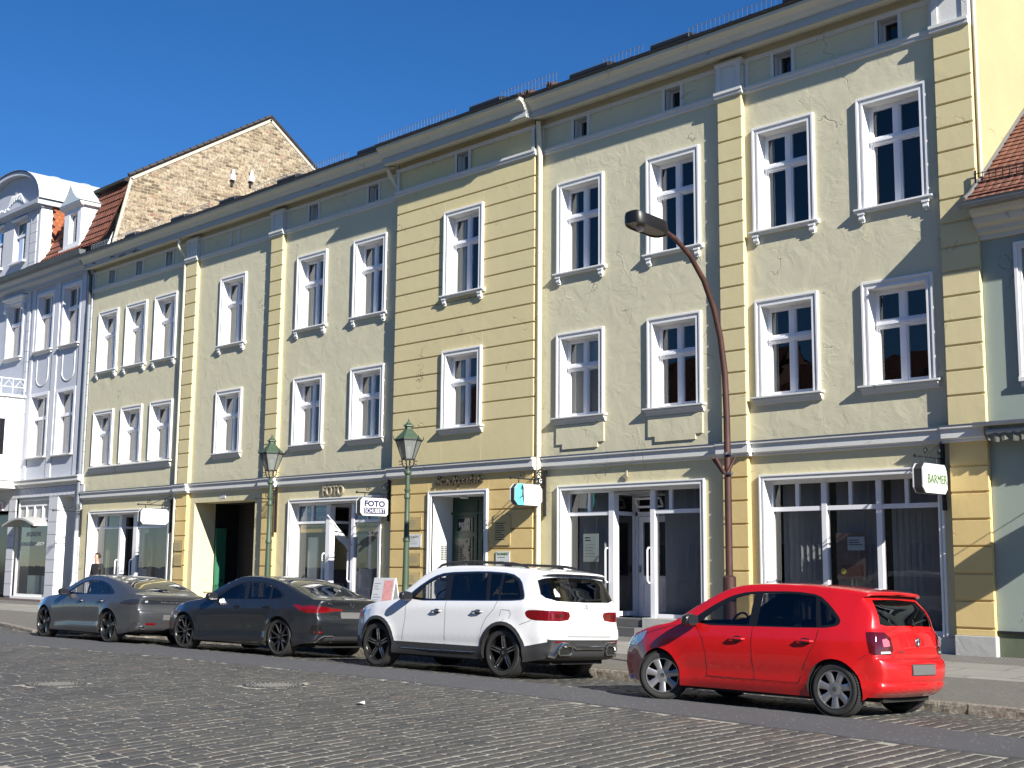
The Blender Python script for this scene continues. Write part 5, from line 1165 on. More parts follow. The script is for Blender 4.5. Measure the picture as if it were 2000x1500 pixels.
struct(g, 'kerb', KERB)
def walk(name, mat, ya, yb, dz=0):
    g = MB(); xs = [-60, -50, -40, -34.1, -32, -29.9, -29.2, -28.5, -27.6, -24, -20, -13.66, -7.3, 12]; vs = []
    for x in xs:
        a = (pl(KRB, x) + .135) if ya is None else ya; a = min(a, yb - .01)
        if x < -34 and ya is None: a = pl(KRB, x) + .135
        vs += [(x, a, zwalk(a)), (x, max(yb, a + .01), zwalk(max(yb, a + .01)))]
    g.add(vs, [(2 * i, 2 * i + 2, 2 * i + 3, 2 * i + 1) for i in range(len(xs) - 1)]); struct(g, name, mat)
walk('pavement', MOSA, None, 17.7); walk('pavement_slabs', SLAB, 17.7, 19.75); walk('pavement_edge', DMOSA, 19.75, 23.0)
for i, (x, y, r) in enumerate(MHS):
    t = thing('manhole_cover', ('round iron manhole cover with pale concrete centre, nearer the middle of the road' if i == 0 else 'flat round manhole cover at the left edge of the cobbled road'), 'manhole cover', (x, y, 0), group='manhole covers in the road')
    g = MB(); g.lathe([(r, -.02), (r, .004), (r * .62, .004), (r * .62, -.01)], (x, y, 0), 36)
    for k in range(28):
        a = 2 * math.pi * k / 28
        for rr in (.70, .86): g.lathe([(.018, .003), (.014, .012), (0, .012)], (x + r * rr * math.cos(a + rr), y + r * rr * math.sin(a + rr), 0), 6)
    g.build('iron_ring', plain('iron_worn', (.07, .068, .065), .55, .4, var=.3, vscale=20), t)
    g = MB(); g.lathe([(r * .615, -.01), (r * .61, .006), (0, .010)], (x, y, 0), 28); g.build('concrete_fill', plain('manhole_concrete', (.19, .18, .16), .85, var=.15, vscale=12, bs=.4, bscale=50), t)
g = MB(); g.add([(-12.23, 9.55, .02), (-12.14, 9.53, .035), (-12.12, 9.60, .015), (-12.18, 9.64, .045), (-12.25, 9.61, .02)], [(0, 1, 3), (1, 2, 3), (0, 3, 4)]); relabel(g.build('crumpled_paper', PAPER), label='scrap of crumpled white paper lying on the cobblestones', category='litter')

# ================================================================ lamps
def park_lantern(x, y, label):
    z0 = zwalk(y); t = thing('street_lantern', label, 'street lamp', (x, y, z0), group='green cast iron lanterns on the pavement')
    g = MB(); g.lathe([(.13, z0 - .02), (.13, .18), (.10, .22), (.10, .75), (.115, .78), (.115, .84), (.08, .90), (.065, 1.3), (.055, 2.0), (.053, 2.08), (.068, 2.10), (.068, 2.14), (.052, 2.17), (.047, 2.9), (.062, 2.92), (.062, 2.96), (.046, 3.0), (.046, 3.04), (.060, 3.06), (.060, 3.09), (.044, 3.11), (.042, 3.36), (.07, 3.385), (.075, 3.42), (.07, 3.44), (.025, 3.46), (.02, 3.52), (0, 3.52)], (x, y, 0), 16)
    g.build('pole', LGREEN, t, smooth=True)
    g = MB()
    for k in range(4):
        a = math.pi / 2 * k + .6; c, s = math.cos(a), math.sin(a)
        g.tube([(x + c * r, y + s * r, z) for r, z in ((.01, 3.50), (.05, 3.50), (.09, 3.53), (.115, 3.58), (.12, 3.665))], .011, 6)
        g.tube([(x + c * (.155 + .035 * math.cos(q)), y + s * (.155 + .035 * math.cos(q)), 3.60 + .035 * math.sin(q)) for q in [0.4 + .55 * i for i in range(10)]], .008, 5)
    g.lathe([(.13, 3.655), (.14, 3.66), (.14, 3.675), (.12, 3.68)], (x, y, 0), 6); g.build('cradle', DARKM, t)
    g = MB(); g.lathe([(.125, 3.68), (.252, 4.03)], (x, y, 0), 6); g.f = g.f[:6]; g.build('pane', LAMPG, t)
    g = MB()
    for k in range(6):
        a = math.pi / 3 * k; c, s = math.cos(a), math.sin(a); g.tube([(x + c * .128, y + s * .128, 3.68), (x + c * .257, y + s * .257, 4.03)], .008, 5)
        g.tube([(x + c * .262, y + s * .262, 4.02), (x + c * .29, y + s * .29, 4.06), (x + c * .30, y + s * .30, 4.12)], [.012, .010, .003], 5)
    g.lathe([(.255, 4.02), (.272, 4.03), (.272, 4.05), (.25, 4.05)], (x, y, 0), 6); g.build('lantern_frame', DARKM, t)
    g = MB(); g.lathe([(.275, 4.045), (.24, 4.085), (.17, 4.15), (.09, 4.235), (.075, 4.25), (.075, 4.30), (.11, 4.305), (.105, 4.32), (.055, 4.365), (.035, 4.385), (.028, 4.40), (.014, 4.41), (.02, 4.43), (.012, 4.45), (.004, 4.49), (0, 4.49)], (x, y, 0), 6); g.build('lantern_roof', LGREEN, t)
    g = MB(); g.lathe([(.03, 3.70), (.032, 3.76), (.05, 3.80), (.06, 3.88), (.045, 3.94), (0, 3.96)], (x, y, 0), 12); g.build('bulb', BULB, t, smooth=True)
park_lantern(-18.93, 15.9, 'green cast iron lantern in front of the Stadtpalais entrance bay')
park_lantern(-23.57, 15.9, 'green cast iron lantern beside the dark gateway')
t = thing('street_lamp', 'tall rust-brown curved street lamp with black head behind the red car', 'street lamp', (-11.5, 16, .06))
g = MB(); pth = [(16, 1.52), (16, 3.3), (15.99, 4.0), (15.96, 4.6), (15.86, 5.14), (15.70, 5.58), (15.45, 5.98), (15.12, 6.30), (14.75, 6.50), (14.40, 6.60)]
g.tube([(-11.5, a, b) for a, b in pth], [.055, .053, .051, .049, .047, .045, .042, .039, .036, .034], 16); g.build('arm', RUST, t, smooth=True)
g = MB(); g.lathe([(.10, 0), (.10, 1.50), (.062, 1.53), (0, 1.53)], (-11.5, 16, .0), 20); g.build('pole_base', RUST, t, smooth=True)
g = MB()
for z in (3.34, 3.04): g.lathe([(.06, z), (.068, z + .005), (.068, z + .035), (.06, z + .04)], (-11.5, 16, 0), 16); g.box(-11.44, -11.39, 15.93, 15.99, z + .005, z + .035)
g.build('clamp', METAL, t)
g = MB()
for a, dx, dy in ((0, -.16, -.10), (0, -.09, -.14), (0, .10, .10)): g.tube([(-11.5 + dx * .25, 15.95, 3.06), (-11.5 + dx * 1.1, 15.95 + dy * .9, 3.30)], .026, 10)
g.build('flag_holder', RUST, t)
g = MB(); hw = .185; prf = []
L0, L1 = 14.46, 13.72; n = 24
def hp(k, zz, sc_):
    a = 2 * math.pi * k / n; c, s = math.cos(a), math.sin(a); ex = .55
    return (-11.5 + hw * sc_ * math.copysign(abs(c) ** ex, c), (L0 + L1) / 2 + (L0 - L1) / 2 * (1 - (1 - sc_) * .4) * math.copysign(abs(s) ** ex, s), zz + (.04 * -s))
rings = [(6.50, .80), (6.50, .97), (6.53, 1.0), (6.62, 1.0), (6.67, .93), (6.69, .7), (6.70, .3)]
vs = [hp(k, z, s) for z, s in rings for k in range(n)]
g.add(vs, [(i * n + k, i * n + (k + 1) % n, (i + 1) * n + (k + 1) % n, (i + 1) * n + k) for i in range(len(rings) - 1) for k in range(n)] + [tuple(6 * n + k for k in range(n))]); g.build('lamp_head', plain('lamp_black', (.008, .008, .008), .42), t, smooth=True)
g = MB(); g.add([hp(k, 6.515, .79) for k in range(n)], [tuple(range(n - 1, -1, -1))]); g.build('reflector', plain('reflector', (.20, .17, .12), .35, .3, var=.5, vscale=8), t)
g = MB(); g.lathe([(0, -.06), (.05, -.04), (.06, 0), (.05, .04), (0, .06)], (-11.5, 13.95, 6.50), 12, 'y'); g.build('bulb', BULB, t, smooth=True)

# ================================================================ hanging signs
def octo(y0, y1, z0, z1, c, x): return [(x, a, b) for a, b in ((y0 + c, z0), (y1 - c, z0), (y1, z0 + c), (y1, z1 - c), (y1 - c, z1), (y0 + c, z1), (y0, z1 - c), (y0, z0 + c))]
def scroll(g, x, y, z, r, turns=1.4, d=1, rad=.011):
    g.tube([(x, y + d * r * (1 - i / 26) * math.cos(i * turns * 2 * math.pi / 22), z + r * (1 - i / 26) * math.sin(i * turns * 2 * math.pi / 22)) for i in range(23)], rad, 5)
def hang_sign(label, x, y0, y1, z0, z1, zarm, bar, th=.19, c=.09, mat=WHITE, wall=20.98, sign=True):
    t = thing('hanging_sign' if sign else 'sign_bracket', label, 'sign' if sign else 'bracket', (x, wall, (z0 + z1) / 2))
    xm = x - th / 2; g = MB(); g.box(xm - .03, xm + .03, wall - .05, wall, bar[0], bar[1])
    g.tube([(xm, y0 - .05, zarm), (xm, wall - .04, zarm)], .016, 6); g.lathe([(0, -.03), (.03, -.015), (.03, .015), (0, .03)], (xm, y0 - .06, zarm), 8, 'y')
    g.tube([(xm, y0 + .35, zarm + .02), (xm, wall - .05, zarm + .30)], .010, 5); scroll(g, xm, y0 + .30, zarm + .10, .075); scroll(g, xm, wall - .16, zarm + .14, .10, 1.6, -1); scroll(g, xm, wall - .14, zarm - .10, .07, 1.4, -1)
    if sign:
        for yy in (y0 + .2, y1 - .2): g.tube([(xm, yy, zarm), (xm, yy, z1 - .01)], .012, 6)
    g.build('bracket', DARKM, t)
    if sign:
        g = MB(); g.prism(octo(y0 + .006, y1 - .006, z0 + .006, z1 - .006, c, x - th + .02), (th - .04, 0, 0)); g.build('casing', plain('sign_casing', (.03, .03, .032), .4), t)
        g = MB(); g.prism(octo(y0, y1, z0, z1, c, x - .02), (.02, 0, 0)); g.prism(octo(y0, y1, z0, z1, c, x - th), (.02, 0, 0)); g.build('panel', mat, t)
    return t
YX, ZX = (0, 1, 0), (0, 0, 1)
t = hang_sign('white octagonal hanging sign with green BARMER lettering', -10.41, 20.03, 20.90, 2.93, 3.43, 3.55, (2.66, 3.82))
text('BARMER', .2, LIME, t, (-10.405, 20.20, 3.10), YX, ZX, .68, .15, .003, bold=.0)
t = hang_sign('white and turquoise octagonal hanging sign with a dancing figure', -20.04, 19.92, 20.79, 2.99, 3.46, 3.58, (2.76, 3.80), th=.16, c=.10)
g = MB(); g.prism([(-20.038, a, b) for a, b in ((20.02, 2.992), (20.22, 2.992), (20.17, 3.20), (20.20, 3.458), (20.02, 3.458), (19.922, 3.36), (19.922, 3.09))], (.004, 0, 0)); g.build('turquoise_field', TURQ, t)
g = MB(); g.tube([(-20.03, 20.13, 3.41), (-20.03, 20.17, 3.36), (-20.03, 20.16, 3.25), (-20.03, 20.18, 3.16), (-20.03, 20.20, 3.04)], [.03, .018, .022, .016, .008], 6); g.tube([(-20.03, 20.16, 3.2), (-20.03, 20.10, 3.16), (-20.03, 20.04, 3.13)], [.018, .012, .006], 6); g.tube([(-20.03, 20.15, 3.33), (-20.03, 20.09, 3.37)], .01, 6); g.lathe([(0, -.02), (.022, 0), (0, .02)], (-20.03, 20.15, 3.42), 8); g.build('figure', BLACK, t)
for i, (s_, w_) in enumerate((('Heike Beckmann', .36), ('Praxis und Physiotherapie', .50), ('Tel. 03391', .30))): text(s_, .05, PALEB, t, (-20.036, 20.50 - w_ / 2 + .02, 3.31 - i * .075), YX, ZX, w_, .04, .001)
g = MB(); g.box(-20.02, -20.0, 20.62, 20.76, 3.48, 3.62); g.build('small_plate', DARKM, t); text('G', .1, WHITE, t, (-19.998, 20.65, 3.50), YX, ZX, .08, .10, .001, bold=.003)
t = hang_sign('white octagonal hanging sign reading FOTO SCHUBERT', -25.60, 19.98, 20.88, 2.88, 3.33, 3.46, (2.76, 3.86), c=.07)
text('FOTO', .2, NAVY, t, (-25.595, 20.10, 3.11), YX, ZX, .66, .155, .003, bold=.008)
g = MB(); g.box(-25.596, -25.592, 20.09, 20.77, 2.93, 3.08); g.build('navy_field', NAVY, t)
text('SCHUBERT', .2, WHITE, t, (-25.588, 20.11, 2.95), YX, ZX, .64, .11, .002, bold=.001)
hang_sign('blank white octagonal hanging sign above the left shop front', -36.49, 19.87, 20.84, 2.85, 3.33, 3.46, (2.61, 3.66))
hang_sign('empty iron sign bracket behind the left green lantern', -30.49, 20.23, 20.6, 3.2, 3.4, 3.47, (2.53, 3.84), wall=20.87, sign=False)
hang_sign('empty iron sign bracket on the edge of the lilac house', -42.60, 19.98, 20.6, 3.2, 3.4, 3.42, (2.6, 3.5), sign=False)

# flag on a short pole in the photo shop doorway
t = thing('small_flag', 'small white flag on a slanting pole in the photo shop doorway', 'flag', (-27.42, 21.15, 2.2))
g = MB(); g.tube([(-27.42, 21.15, 2.15), (-27.30, 20.22, 2.93)], .018, 8); g.build('flag_pole', WHITE, t)
g = MB(); n = 16; vs = []
for i in range(n + 1):
    u = .12 + .88 * i / n; bx, by, bz = -27.30 - .12 * u, 20.22 + .85 * u, 2.93 - .70 * u
    for j in range(7): v = j / 6; vs.append((bx + .03 * math.sin(j + i * .8), by + .035 * math.sin(j * 1.3 + i * .5), bz - v * (.08 + .20 * math.sin(min(1, u * 1.1) * math.pi * .6))))
g.add(vs, [(7 * i + j, 7 * i + 7 + j, 7 * i + 8 + j, 7 * i + 1 + j) for i in range(n) for j in range(6)]); fl = g.build('flag_cloth', plain('flag_cloth', (.70, .68, .70), .8, var=.22, vscale=7), t, smooth=True)
# pavement board
t = thing('pavement_board', 'white A-board with a pink poster standing before the photo shop', 'sign', (-22.35, 18.1, .13))
def tilt(pts, y0, z0, z1, lean): return pts
bz0, bz1 = .13, 1.36
def bq(x0, x1, h0, h1, o): # leaning panel facing the street
    f = lambda h: 17.95 + .22 * (h / 1.23) - o
    return [(x0, f(h0), bz0 + h0), (x1, f(h0), bz0 + h0), (x1, f(h1), bz0 + h1), (x0, f(h1), bz0 + h1)]
g = MB(); g.prism(bq(-22.72, -21.98, 0, 1.23, 0), (0, .025, 0)); g.prism([(a, 2 * 18.19 - b, c) for a, b, c in bq(-22.72, -21.98, 0, 1.23, 0)], (0, -.025, 0)); bo = g.build('board', WHITE, t, bevel=.006)
g = MB(); g.add(bq(-22.33, -22.02, .12, 1.18, .004), [(0, 1, 2, 3)]); g.build('poster', PINK, bo)
g = MB()
for k in range(16):
    if k in (3, 8): continue
    g.add(bq(-22.66, -22.66 + random.uniform(.12, .26), 1.10 - k * .06, 1.115 - k * .06, .004), [(0, 1, 2, 3)])
g.build('printed_line', plain('line_blue', (.35, .38, .50), .6), bo)

# person behind the leftmost car
def person(x, y, z, rz):
    t = thing('person', 'person in a dark jacket standing behind the grey fastback at the left shop', 'person', (x, y, z), rz)
    vv = [(0, 0, .92, .135), (0, 0, 1.10, .13), (0, -.01, 1.32, .15), (0, -.01, 1.44, .10), (0, -.02, 1.52, .052), (0, -.035, 1.60, .075), (0, -.035, 1.70, .085), (0, -.025, 1.745, .05)]
    ed = [(i, i + 1) for i in range(7)]
    for s in (-1, 1):
        o = len(vv); vv += [(s * .17, 0, 1.40, .068), (s * .21, .01, 1.25, .055), (s * .23, -.02, 1.10, .045), (s * .22, -.10, .92, .035), (s * .21, -.14, .84, .03)]
        ed += [(2, o)] + [(o + i, o + i + 1) for i in range(4)]
        o = len(vv); vv += [(s * .09, 0, .85, .098), (s * .10, .0, .66, .08), (s * .105, -.01, .48, .06), (s * .11, .01, .28, .052), (s * .11, .02, .09, .04), (s * .12, -.12, .035, .035)]
        ed += [(0, o)] + [(o + i, o + i + 1) for i in range(5)]
    def skin(name, idx, grow, mat, sub=2):
        m = {k: i for i, k in enumerate(idx)}; me = bpy.data.meshes.new(name); me.from_pydata([vv[k][:3] for k in idx], [(m[a], m[b]) for a, b in ed if a in m and b in m], [])
        me.materials.append(mat); o = bpy.data.objects.new(name, me); COL.objects.link(o); o.parent = t
        sk = o.modifiers.new('skin', 'SKIN'); sk.use_smooth_shade = True
        lay = me.skin_vertices[0] if me.skin_vertices else None
        return o, me, idx, grow, sub
    import bmesh
    def skin2(name, idx, grow, mat):
        bm = bmesh.new(); lay = bm.verts.layers.skin.verify(); m = {}
        for k in idx:
            v = bm.verts.new(vv[k][:3]); v[lay].radius = (vv[k][3] + grow, (vv[k][3] + grow) * (.72 if k < 4 else 1)); m[k] = v
            if k == idx[0]: v[lay].use_root = True
        for a, b in ed:
            if a in m and b in m: bm.edges.new((m[a], m[b]))
        me = bpy.data.meshes.new(name); bm.to_mesh(me); bm.free(); me.materials.append(mat)
        o = bpy.data.objects.new(name, me); COL.objects.link(o); o.parent = t
        sk = o.modifiers.new('skin', 'SKIN'); sk.use_smooth_shade = True; sb = o.modifiers.new('sub', 'SUBSURF'); sb.levels = 2; sb.render_levels = 2
        return o
    allv = list(range(len(vv))); SK = plain('skin', (.50, .30, .22), .55)
    body = skin2('body', allv, 0.0, SK)
    skin2('jacket', [2, 0, 1, 3] + [k for k in (8, 9, 10, 11, 19, 20, 21, 22)], .014, plain('jacket_dark', (.015, .015, .018), .8))
    skin2('trousers', [0] + [k for k in allv if (13 <= k <= 17) or (24 <= k <= 28)], .012, plain('trousers', (.02, .025, .05), .8))
    g = MB(); n = 14
    for i in range(9):
        for j in range(n):
            a = math.pi * .62 * i / 8; b = 2 * math.pi * j / n; g.v.append((.098 * math.sin(a) * math.cos(b), -.02 + .115 * math.sin(a) * math.sin(b) + .015, 1.675 + .125 * math.cos(a)))
    g.f = [(i * n + j, (i + 1) * n + j, (i + 1) * n + (j + 1) % n, i * n + (j + 1) % n) for i in range(8) for j in range(n) if not (i >= 4 and 8 <= j <= 12)]
    g.build('hair', plain('hair', (.035, .022, .015), .7), t, smooth=True, local=True)
    g = MB(); g.lathe([(0, -.03), (.013, -.015), (.016, 0), (0, .02)], (0, -.128, 1.655), 8); g.build('nose', SK, body, smooth=True, local=True)
    g = MB()
    for s in (-1, 1): g.lathe([(0, -.01), (.012, 0), (0, .01)], (s * .033, -.115, 1.685), 8)
    g.build('eyes', BLACK, body, local=True)
person(-37.45, 19.0, zwalk(19), .25)
# ================================================================ cars
def cr(p0, p1, p2, p3, t):
    return [0.5 * ((2 * b) + (-a + c) * t + (2 * a - 5 * b + 4 * c - d) * t * t + (-a + 3 * b - 3 * c + d) * t ** 3) for a, b, c, d in zip(p0, p1, p2, p3)]
def spl(pts, n=6):
    out = []
    for i in range(len(pts) - 1):
        p0 = pts[max(0, i - 1)]; p3 = pts[min(len(pts) - 1, i + 2)]
        for k in range(n): out.append(cr(p0, pts[i], pts[i + 1], p3, k / n))
    out.append(list(pts[-1])); return out
def smo(pts, x):
    if x <= pts[0][0]: return pts[0][1]
    for (a, b), (c, d) in zip(pts, pts[1:]):
        if x <= c: t = (x - a) / (c - a); t = t * t * (3 - 2 * t) * .5 + t * .5; return b + (d - b) * t
    return pts[-1][1]
def inpoly(p, poly):
    x, y = p; c = False; j = len(poly) - 1
    for i in range(len(poly)):
        xi, yi = poly[i]; xj, yj = poly[j]
        if (yi > y) != (yj > y) and x < (xj - xi) * (y - yi) / (yj - yi) + xi: c = not c
        j = i
    return c
def dens(poly, d, closed=True):
    out = []; n = len(poly)
    for i in range(n if closed else n - 1):
        a, b = poly[i], poly[(i + 1) % n]; L = math.dist(a, b); k = max(1, int(L / d))
        for j in range(k): out.append((a[0] + (b[0] - a[0]) * j / k, a[1] + (b[1] - a[1]) * j / k))
    if not closed: out.append(poly[-1])
    return out
def roundp(poly, n=3):
    """soften a polygon's corners (Chaikin)"""
    for _ in range(n - 1):
        o = []
        for i in range(len(poly)):
            a, b = poly[i], poly[(i + 1) % len(poly)]; o += [(a[0] * .8 + b[0] * .2, a[1] * .8 + b[1] * .2), (a[0] * .2 + b[0] * .8, a[1] * .2 + b[1] * .8)]
        poly = o
    return poly
def cdt(outline, polys, step, inside):
    pts = []; edges = []
    def addloop(l):
        o = len(pts); pts.extend(Vector(p) for p in l); edges.extend((o + i, o + (i + 1) % len(l)) for i in range(len(l)))
    addloop(outline)
    for p in polys: addloop(p)
    xs = [p[0] for p in outline]; ys = [p[1] for p in outline]
    grid = {}
    for p in pts: grid.setdefault((int(p[0] / step), int(p[1] / step)), []).append(p)
    x = min(xs) + step / 2; r = 0
    while x < max(xs):
        y = min(ys) + step * (.5 + .25 * (r % 2))
        while y < max(ys):
            if inside((x, y)):
                kx, ky = int(x / step), int(y / step)
                if all(math.hypot(q[0] - x, q[1] - y) > step * .42 for i in (-1, 0, 1) for j in (-1, 0, 1) for q in grid.get((kx + i, ky + j), [])): pts.append(Vector((x, y)))
            y += step
        x += step; r += 1
    v, e, f, *_ = geometry.delaunay_2d_cdt(pts, edges, [], 0, 1e-5)
    return v, [t for t in f if inside(tuple((v[t[0]] + v[t[1]] + v[t[2]]) / 3))]

def paint(name, col, metal=0.0, rough=.35):
    m, t, b = nt(name); setp(b, rough=rough, metal=metal, coat=1.0, coatr=0.03, spec=.5)
    g = N(t, 'ShaderNodeNewGeometry'); v = coords(t, 'World')
    c = mixc(t, mth(t, 'MULTIPLY', noise(t, v, 2.5, 4), .12), col, sc(col, .7))
    t.links.new(mixc(t, g.outputs['Backfacing'], c, (.012, .012, .012)), b.inputs['Base Color']); return m
RUBBER = plain('tyre_rubber', (.022, .022, .022), .8, var=.3, vscale=20, bs=.3, bscale=80)
RIMS = plain('rim_silver', (.48, .48, .49), .32, .85); RIMB = plain('rim_black', (.015, .015, .016), .25, .3); RIMP = plain('rim_polished', (.62, .62, .63), .18, 1.0)
BTRIM = plain('black_trim', (.010, .010, .011), .25); BPLAS = plain('black_plastic', (.028, .028, .030), .6, bs=.1, bscale=200); CHROME = plain('chrome', (.50, .50, .50), .20, 1.0)
REDL = plain('tail_red', (.13, .003, .006), .08, coat=1.0); REDD = plain('tail_dark_red', (.07, .003, .005), .08, coat=1.0); CLEARL = plain('lamp_clear', (.55, .56, .58), .08, .3, coat=1.0); SMOKE = plain('lamp_smoke', (.02, .022, .03), .06, coat=1.0)
CGL = glass('car_glass', .62, 1.5, 0); CGD = glass('car_glass_privacy', .10, 1.7, 0); CGR = glass('car_glass_rear', .16, 2.0, 0)
INTD = plain('car_interior', (.018, .018, .020), .8); PLG = plain('plate_grey', (.105, .105, .105), .6); PLW = plain('plate_white', (.62, .62, .63), .5)

def wheel(root, x, y, R_, rr, wd, style, side, steer=0.0):
    """side=+1: outer face towards +y"""
    w0 = bpy.data.objects.new('wheel', None)
    g = MB(); h = wd / 2
    prof = [(rr * .98, -h * .9), (rr + (R_ - rr) * .35, -h), (R_ - .03, -h * .98), (R_ - .008, -h * .78), (R_, -h * .45), (R_, h * .45), (R_ - .008, h * .78), (R_ - .03, h * .98), (rr + (R_ - rr) * .35, h), (rr * 1.0, h * .92), (rr * .97, h * .8)]
    g.lathe([(a, b) for a, b in prof], (0, 0, 0), 56, 'y', cap=False)
    # tread: cross grooves as small raised blocks
    for k in range(64):
        a = 2 * math.pi * k / 64; 
        for o, s in ((-h * .62, .03), (0, .04), (h * .62, .03)):
            aa = a + (.03 if o == 0 else 0); ca, sa = math.cos(aa), math.sin(aa); tx, tz = -sa, ca; q = .011
            vs = []
            for rd in (R_ - .004, R_ + .005):
                for (u, v) in ((-q, -s), (q, -s), (q, s), (-q, s)): vs.append((rd * ca + tx * u, o + v, rd * sa + tz * u))
            g.add(vs, [(4, 5, 6, 7), (0, 1, 5, 4), (1, 2, 6, 5), (2, 3, 7, 6), (3, 0, 4, 7)])
    wo = g.build('wheel', RUBBER, root, smooth=True, local=True, ang=40); wo.location = (x, y, R_); wo.rotation_euler = (0, 0, steer + (0 if side > 0 else math.pi))
    f = h * .78
    g = MB(); g.lathe([(rr * .99, h * .80), (rr * .99, h * .93), (rr * .955, h * .96), (rr * .93, h * .86), (rr * .93, -h * .4), (.02, -h * .4)], (0, 0, 0), 48, 'y', cap=False); g.build('rim_barrel', RIMB if style != 'silver7' else plain('rim_shadow', (.04, .04, .042), .5, .4), wo, smooth=True, local=True)
    g = MB(); g2 = MB()
    def spoke(a0, a1, r0, r1, w0_, w1_, yo0, yo1, th, mb):
        """tapered bar from (r0,a0) to (r1,a1)"""
        p = Vector((r0 * math.cos(a0), 0, r0 * math.sin(a0))); q = Vector((r1 * math.cos(a1), 0, r1 * math.sin(a1))); d = (q - p).normalized(); nn = Vector((-d.z, 0, d.x)); vs = []
        for pt, ww, yo in ((p, w0_, yo0), ((p + q) / 2, (w0_ + w1_) / 2, (yo0 + yo1) / 2 + .006), (q, w1_, yo1)):
            for s_, yy in ((-1, yo - th), (-1, yo - .008), (-.6, yo), (.6, yo), (1, yo - .008), (1, yo - th)): vs.append(tuple(pt + nn * (ww / 2 * s_) + Vector((0, yy, 0))))
        fs = [(6 * i + j, 6 * i + j + 1, 6 * i + 7 + j, 6 * i + 6 + j) for i in range(2) for j in range(5)] + [(0, 6, 11, 5), (6, 12, 17, 11)]
        mb.add(vs, fs)
    if style == 'silver7':
        for k in range(7):
            a = 2 * math.pi * (k + .25) / 7; spoke(a, a, .035, rr * .945, .052, .092, f * .86, f * 1.10, .03, g)
        g.lathe([(rr * .955, f * 1.04), (rr * .955, f * 1.18), (rr * .90, f * 1.16), (rr * .90, f * 1.02)], (0, 0, 0), 48, 'y', cap=False); m = RIMS
        for k in range(7):
            a = 2 * math.pi * (k + .75) / 7; spoke(a, a, .05, rr * .45, .05, .06, f * .84, f * .9, .02, g)
    elif style == 'star5':
        for k in range(5):
            a = 2 * math.pi * (k + .22) / 5
            for s_ in (-1, 1):
                spoke(a + s_ * .34, a + s_ * .10, .055, rr * .95, .050, .030, f * .80, f * 1.08, .03, g)
                spoke(a + s_ * .30, a + s_ * .085, .07, rr * .93, .024, .018, f * .80 + .004, f * 1.08 + .004, .01, g2)
        m = RIMB
    elif style == 'vee10':
        for k in range(5):
            a = 2 * math.pi * (k + .1) / 5
            for s_ in (-1, 1):
                spoke(a + s_ * .10, a + s_ * .30, .05, rr * .95, .034, .024, f * .80, f * 1.08, .03, g)
                spoke(a + s_ * .10, a + s_ * .31, .06, rr * .94, .010, .010, f * .80 + .004, f * 1.08 + .004, .01, g2)
        m = RIMB
        g2.lathe([(rr * .965, f * 1.17), (rr * .965, f * 1.2), (rr * .945, f * 1.2), (rr * .945, f * 1.17)], (0, 0, 0), 48, 'y', cap=False)
    else:
        for k in range(5):
            a = 2 * math.pi * (k + .12) / 5; spoke(a, a + .18, .05, rr * .95, .075, .10, f * .78, f * 1.06, .035, g)
            spoke(a + .10, a + .32, .08, rr * .93, .012, .018, f * .80, f * 1.07, .01, g2)
            spoke(a + .62, a + .62, .06, rr * .6, .03, .02, f * .7, f * .85, .02, g)
        m = RIMB
    g.lathe([(.075, f * .5), (.07, f * .95), (.05, f * 1.02), (0, f * 1.04)], (0, 0, 0), 20, 'y')
    for k in range(5): a = 2 * math.pi * k / 5 + .3; g.lathe([(.012, f * .8), (.012, f * 1.0), (0, f * 1.0)], (.058 * math.cos(a), 0, .058 * math.sin(a)), 6, 'y')
    g.build('rim', m, wo, local=True, smooth=True, ang=30)
    if g2.v: g2.build('rim_edge', RIMP, wo, local=True)
    g = MB(); g.lathe([(.028, f * 1.0), (.028, f * 1.06), (0, f * 1.065)], (0, 0, 0), 16, 'y'); g.build('hub_cap', CHROME, wo, local=True)
    return wo

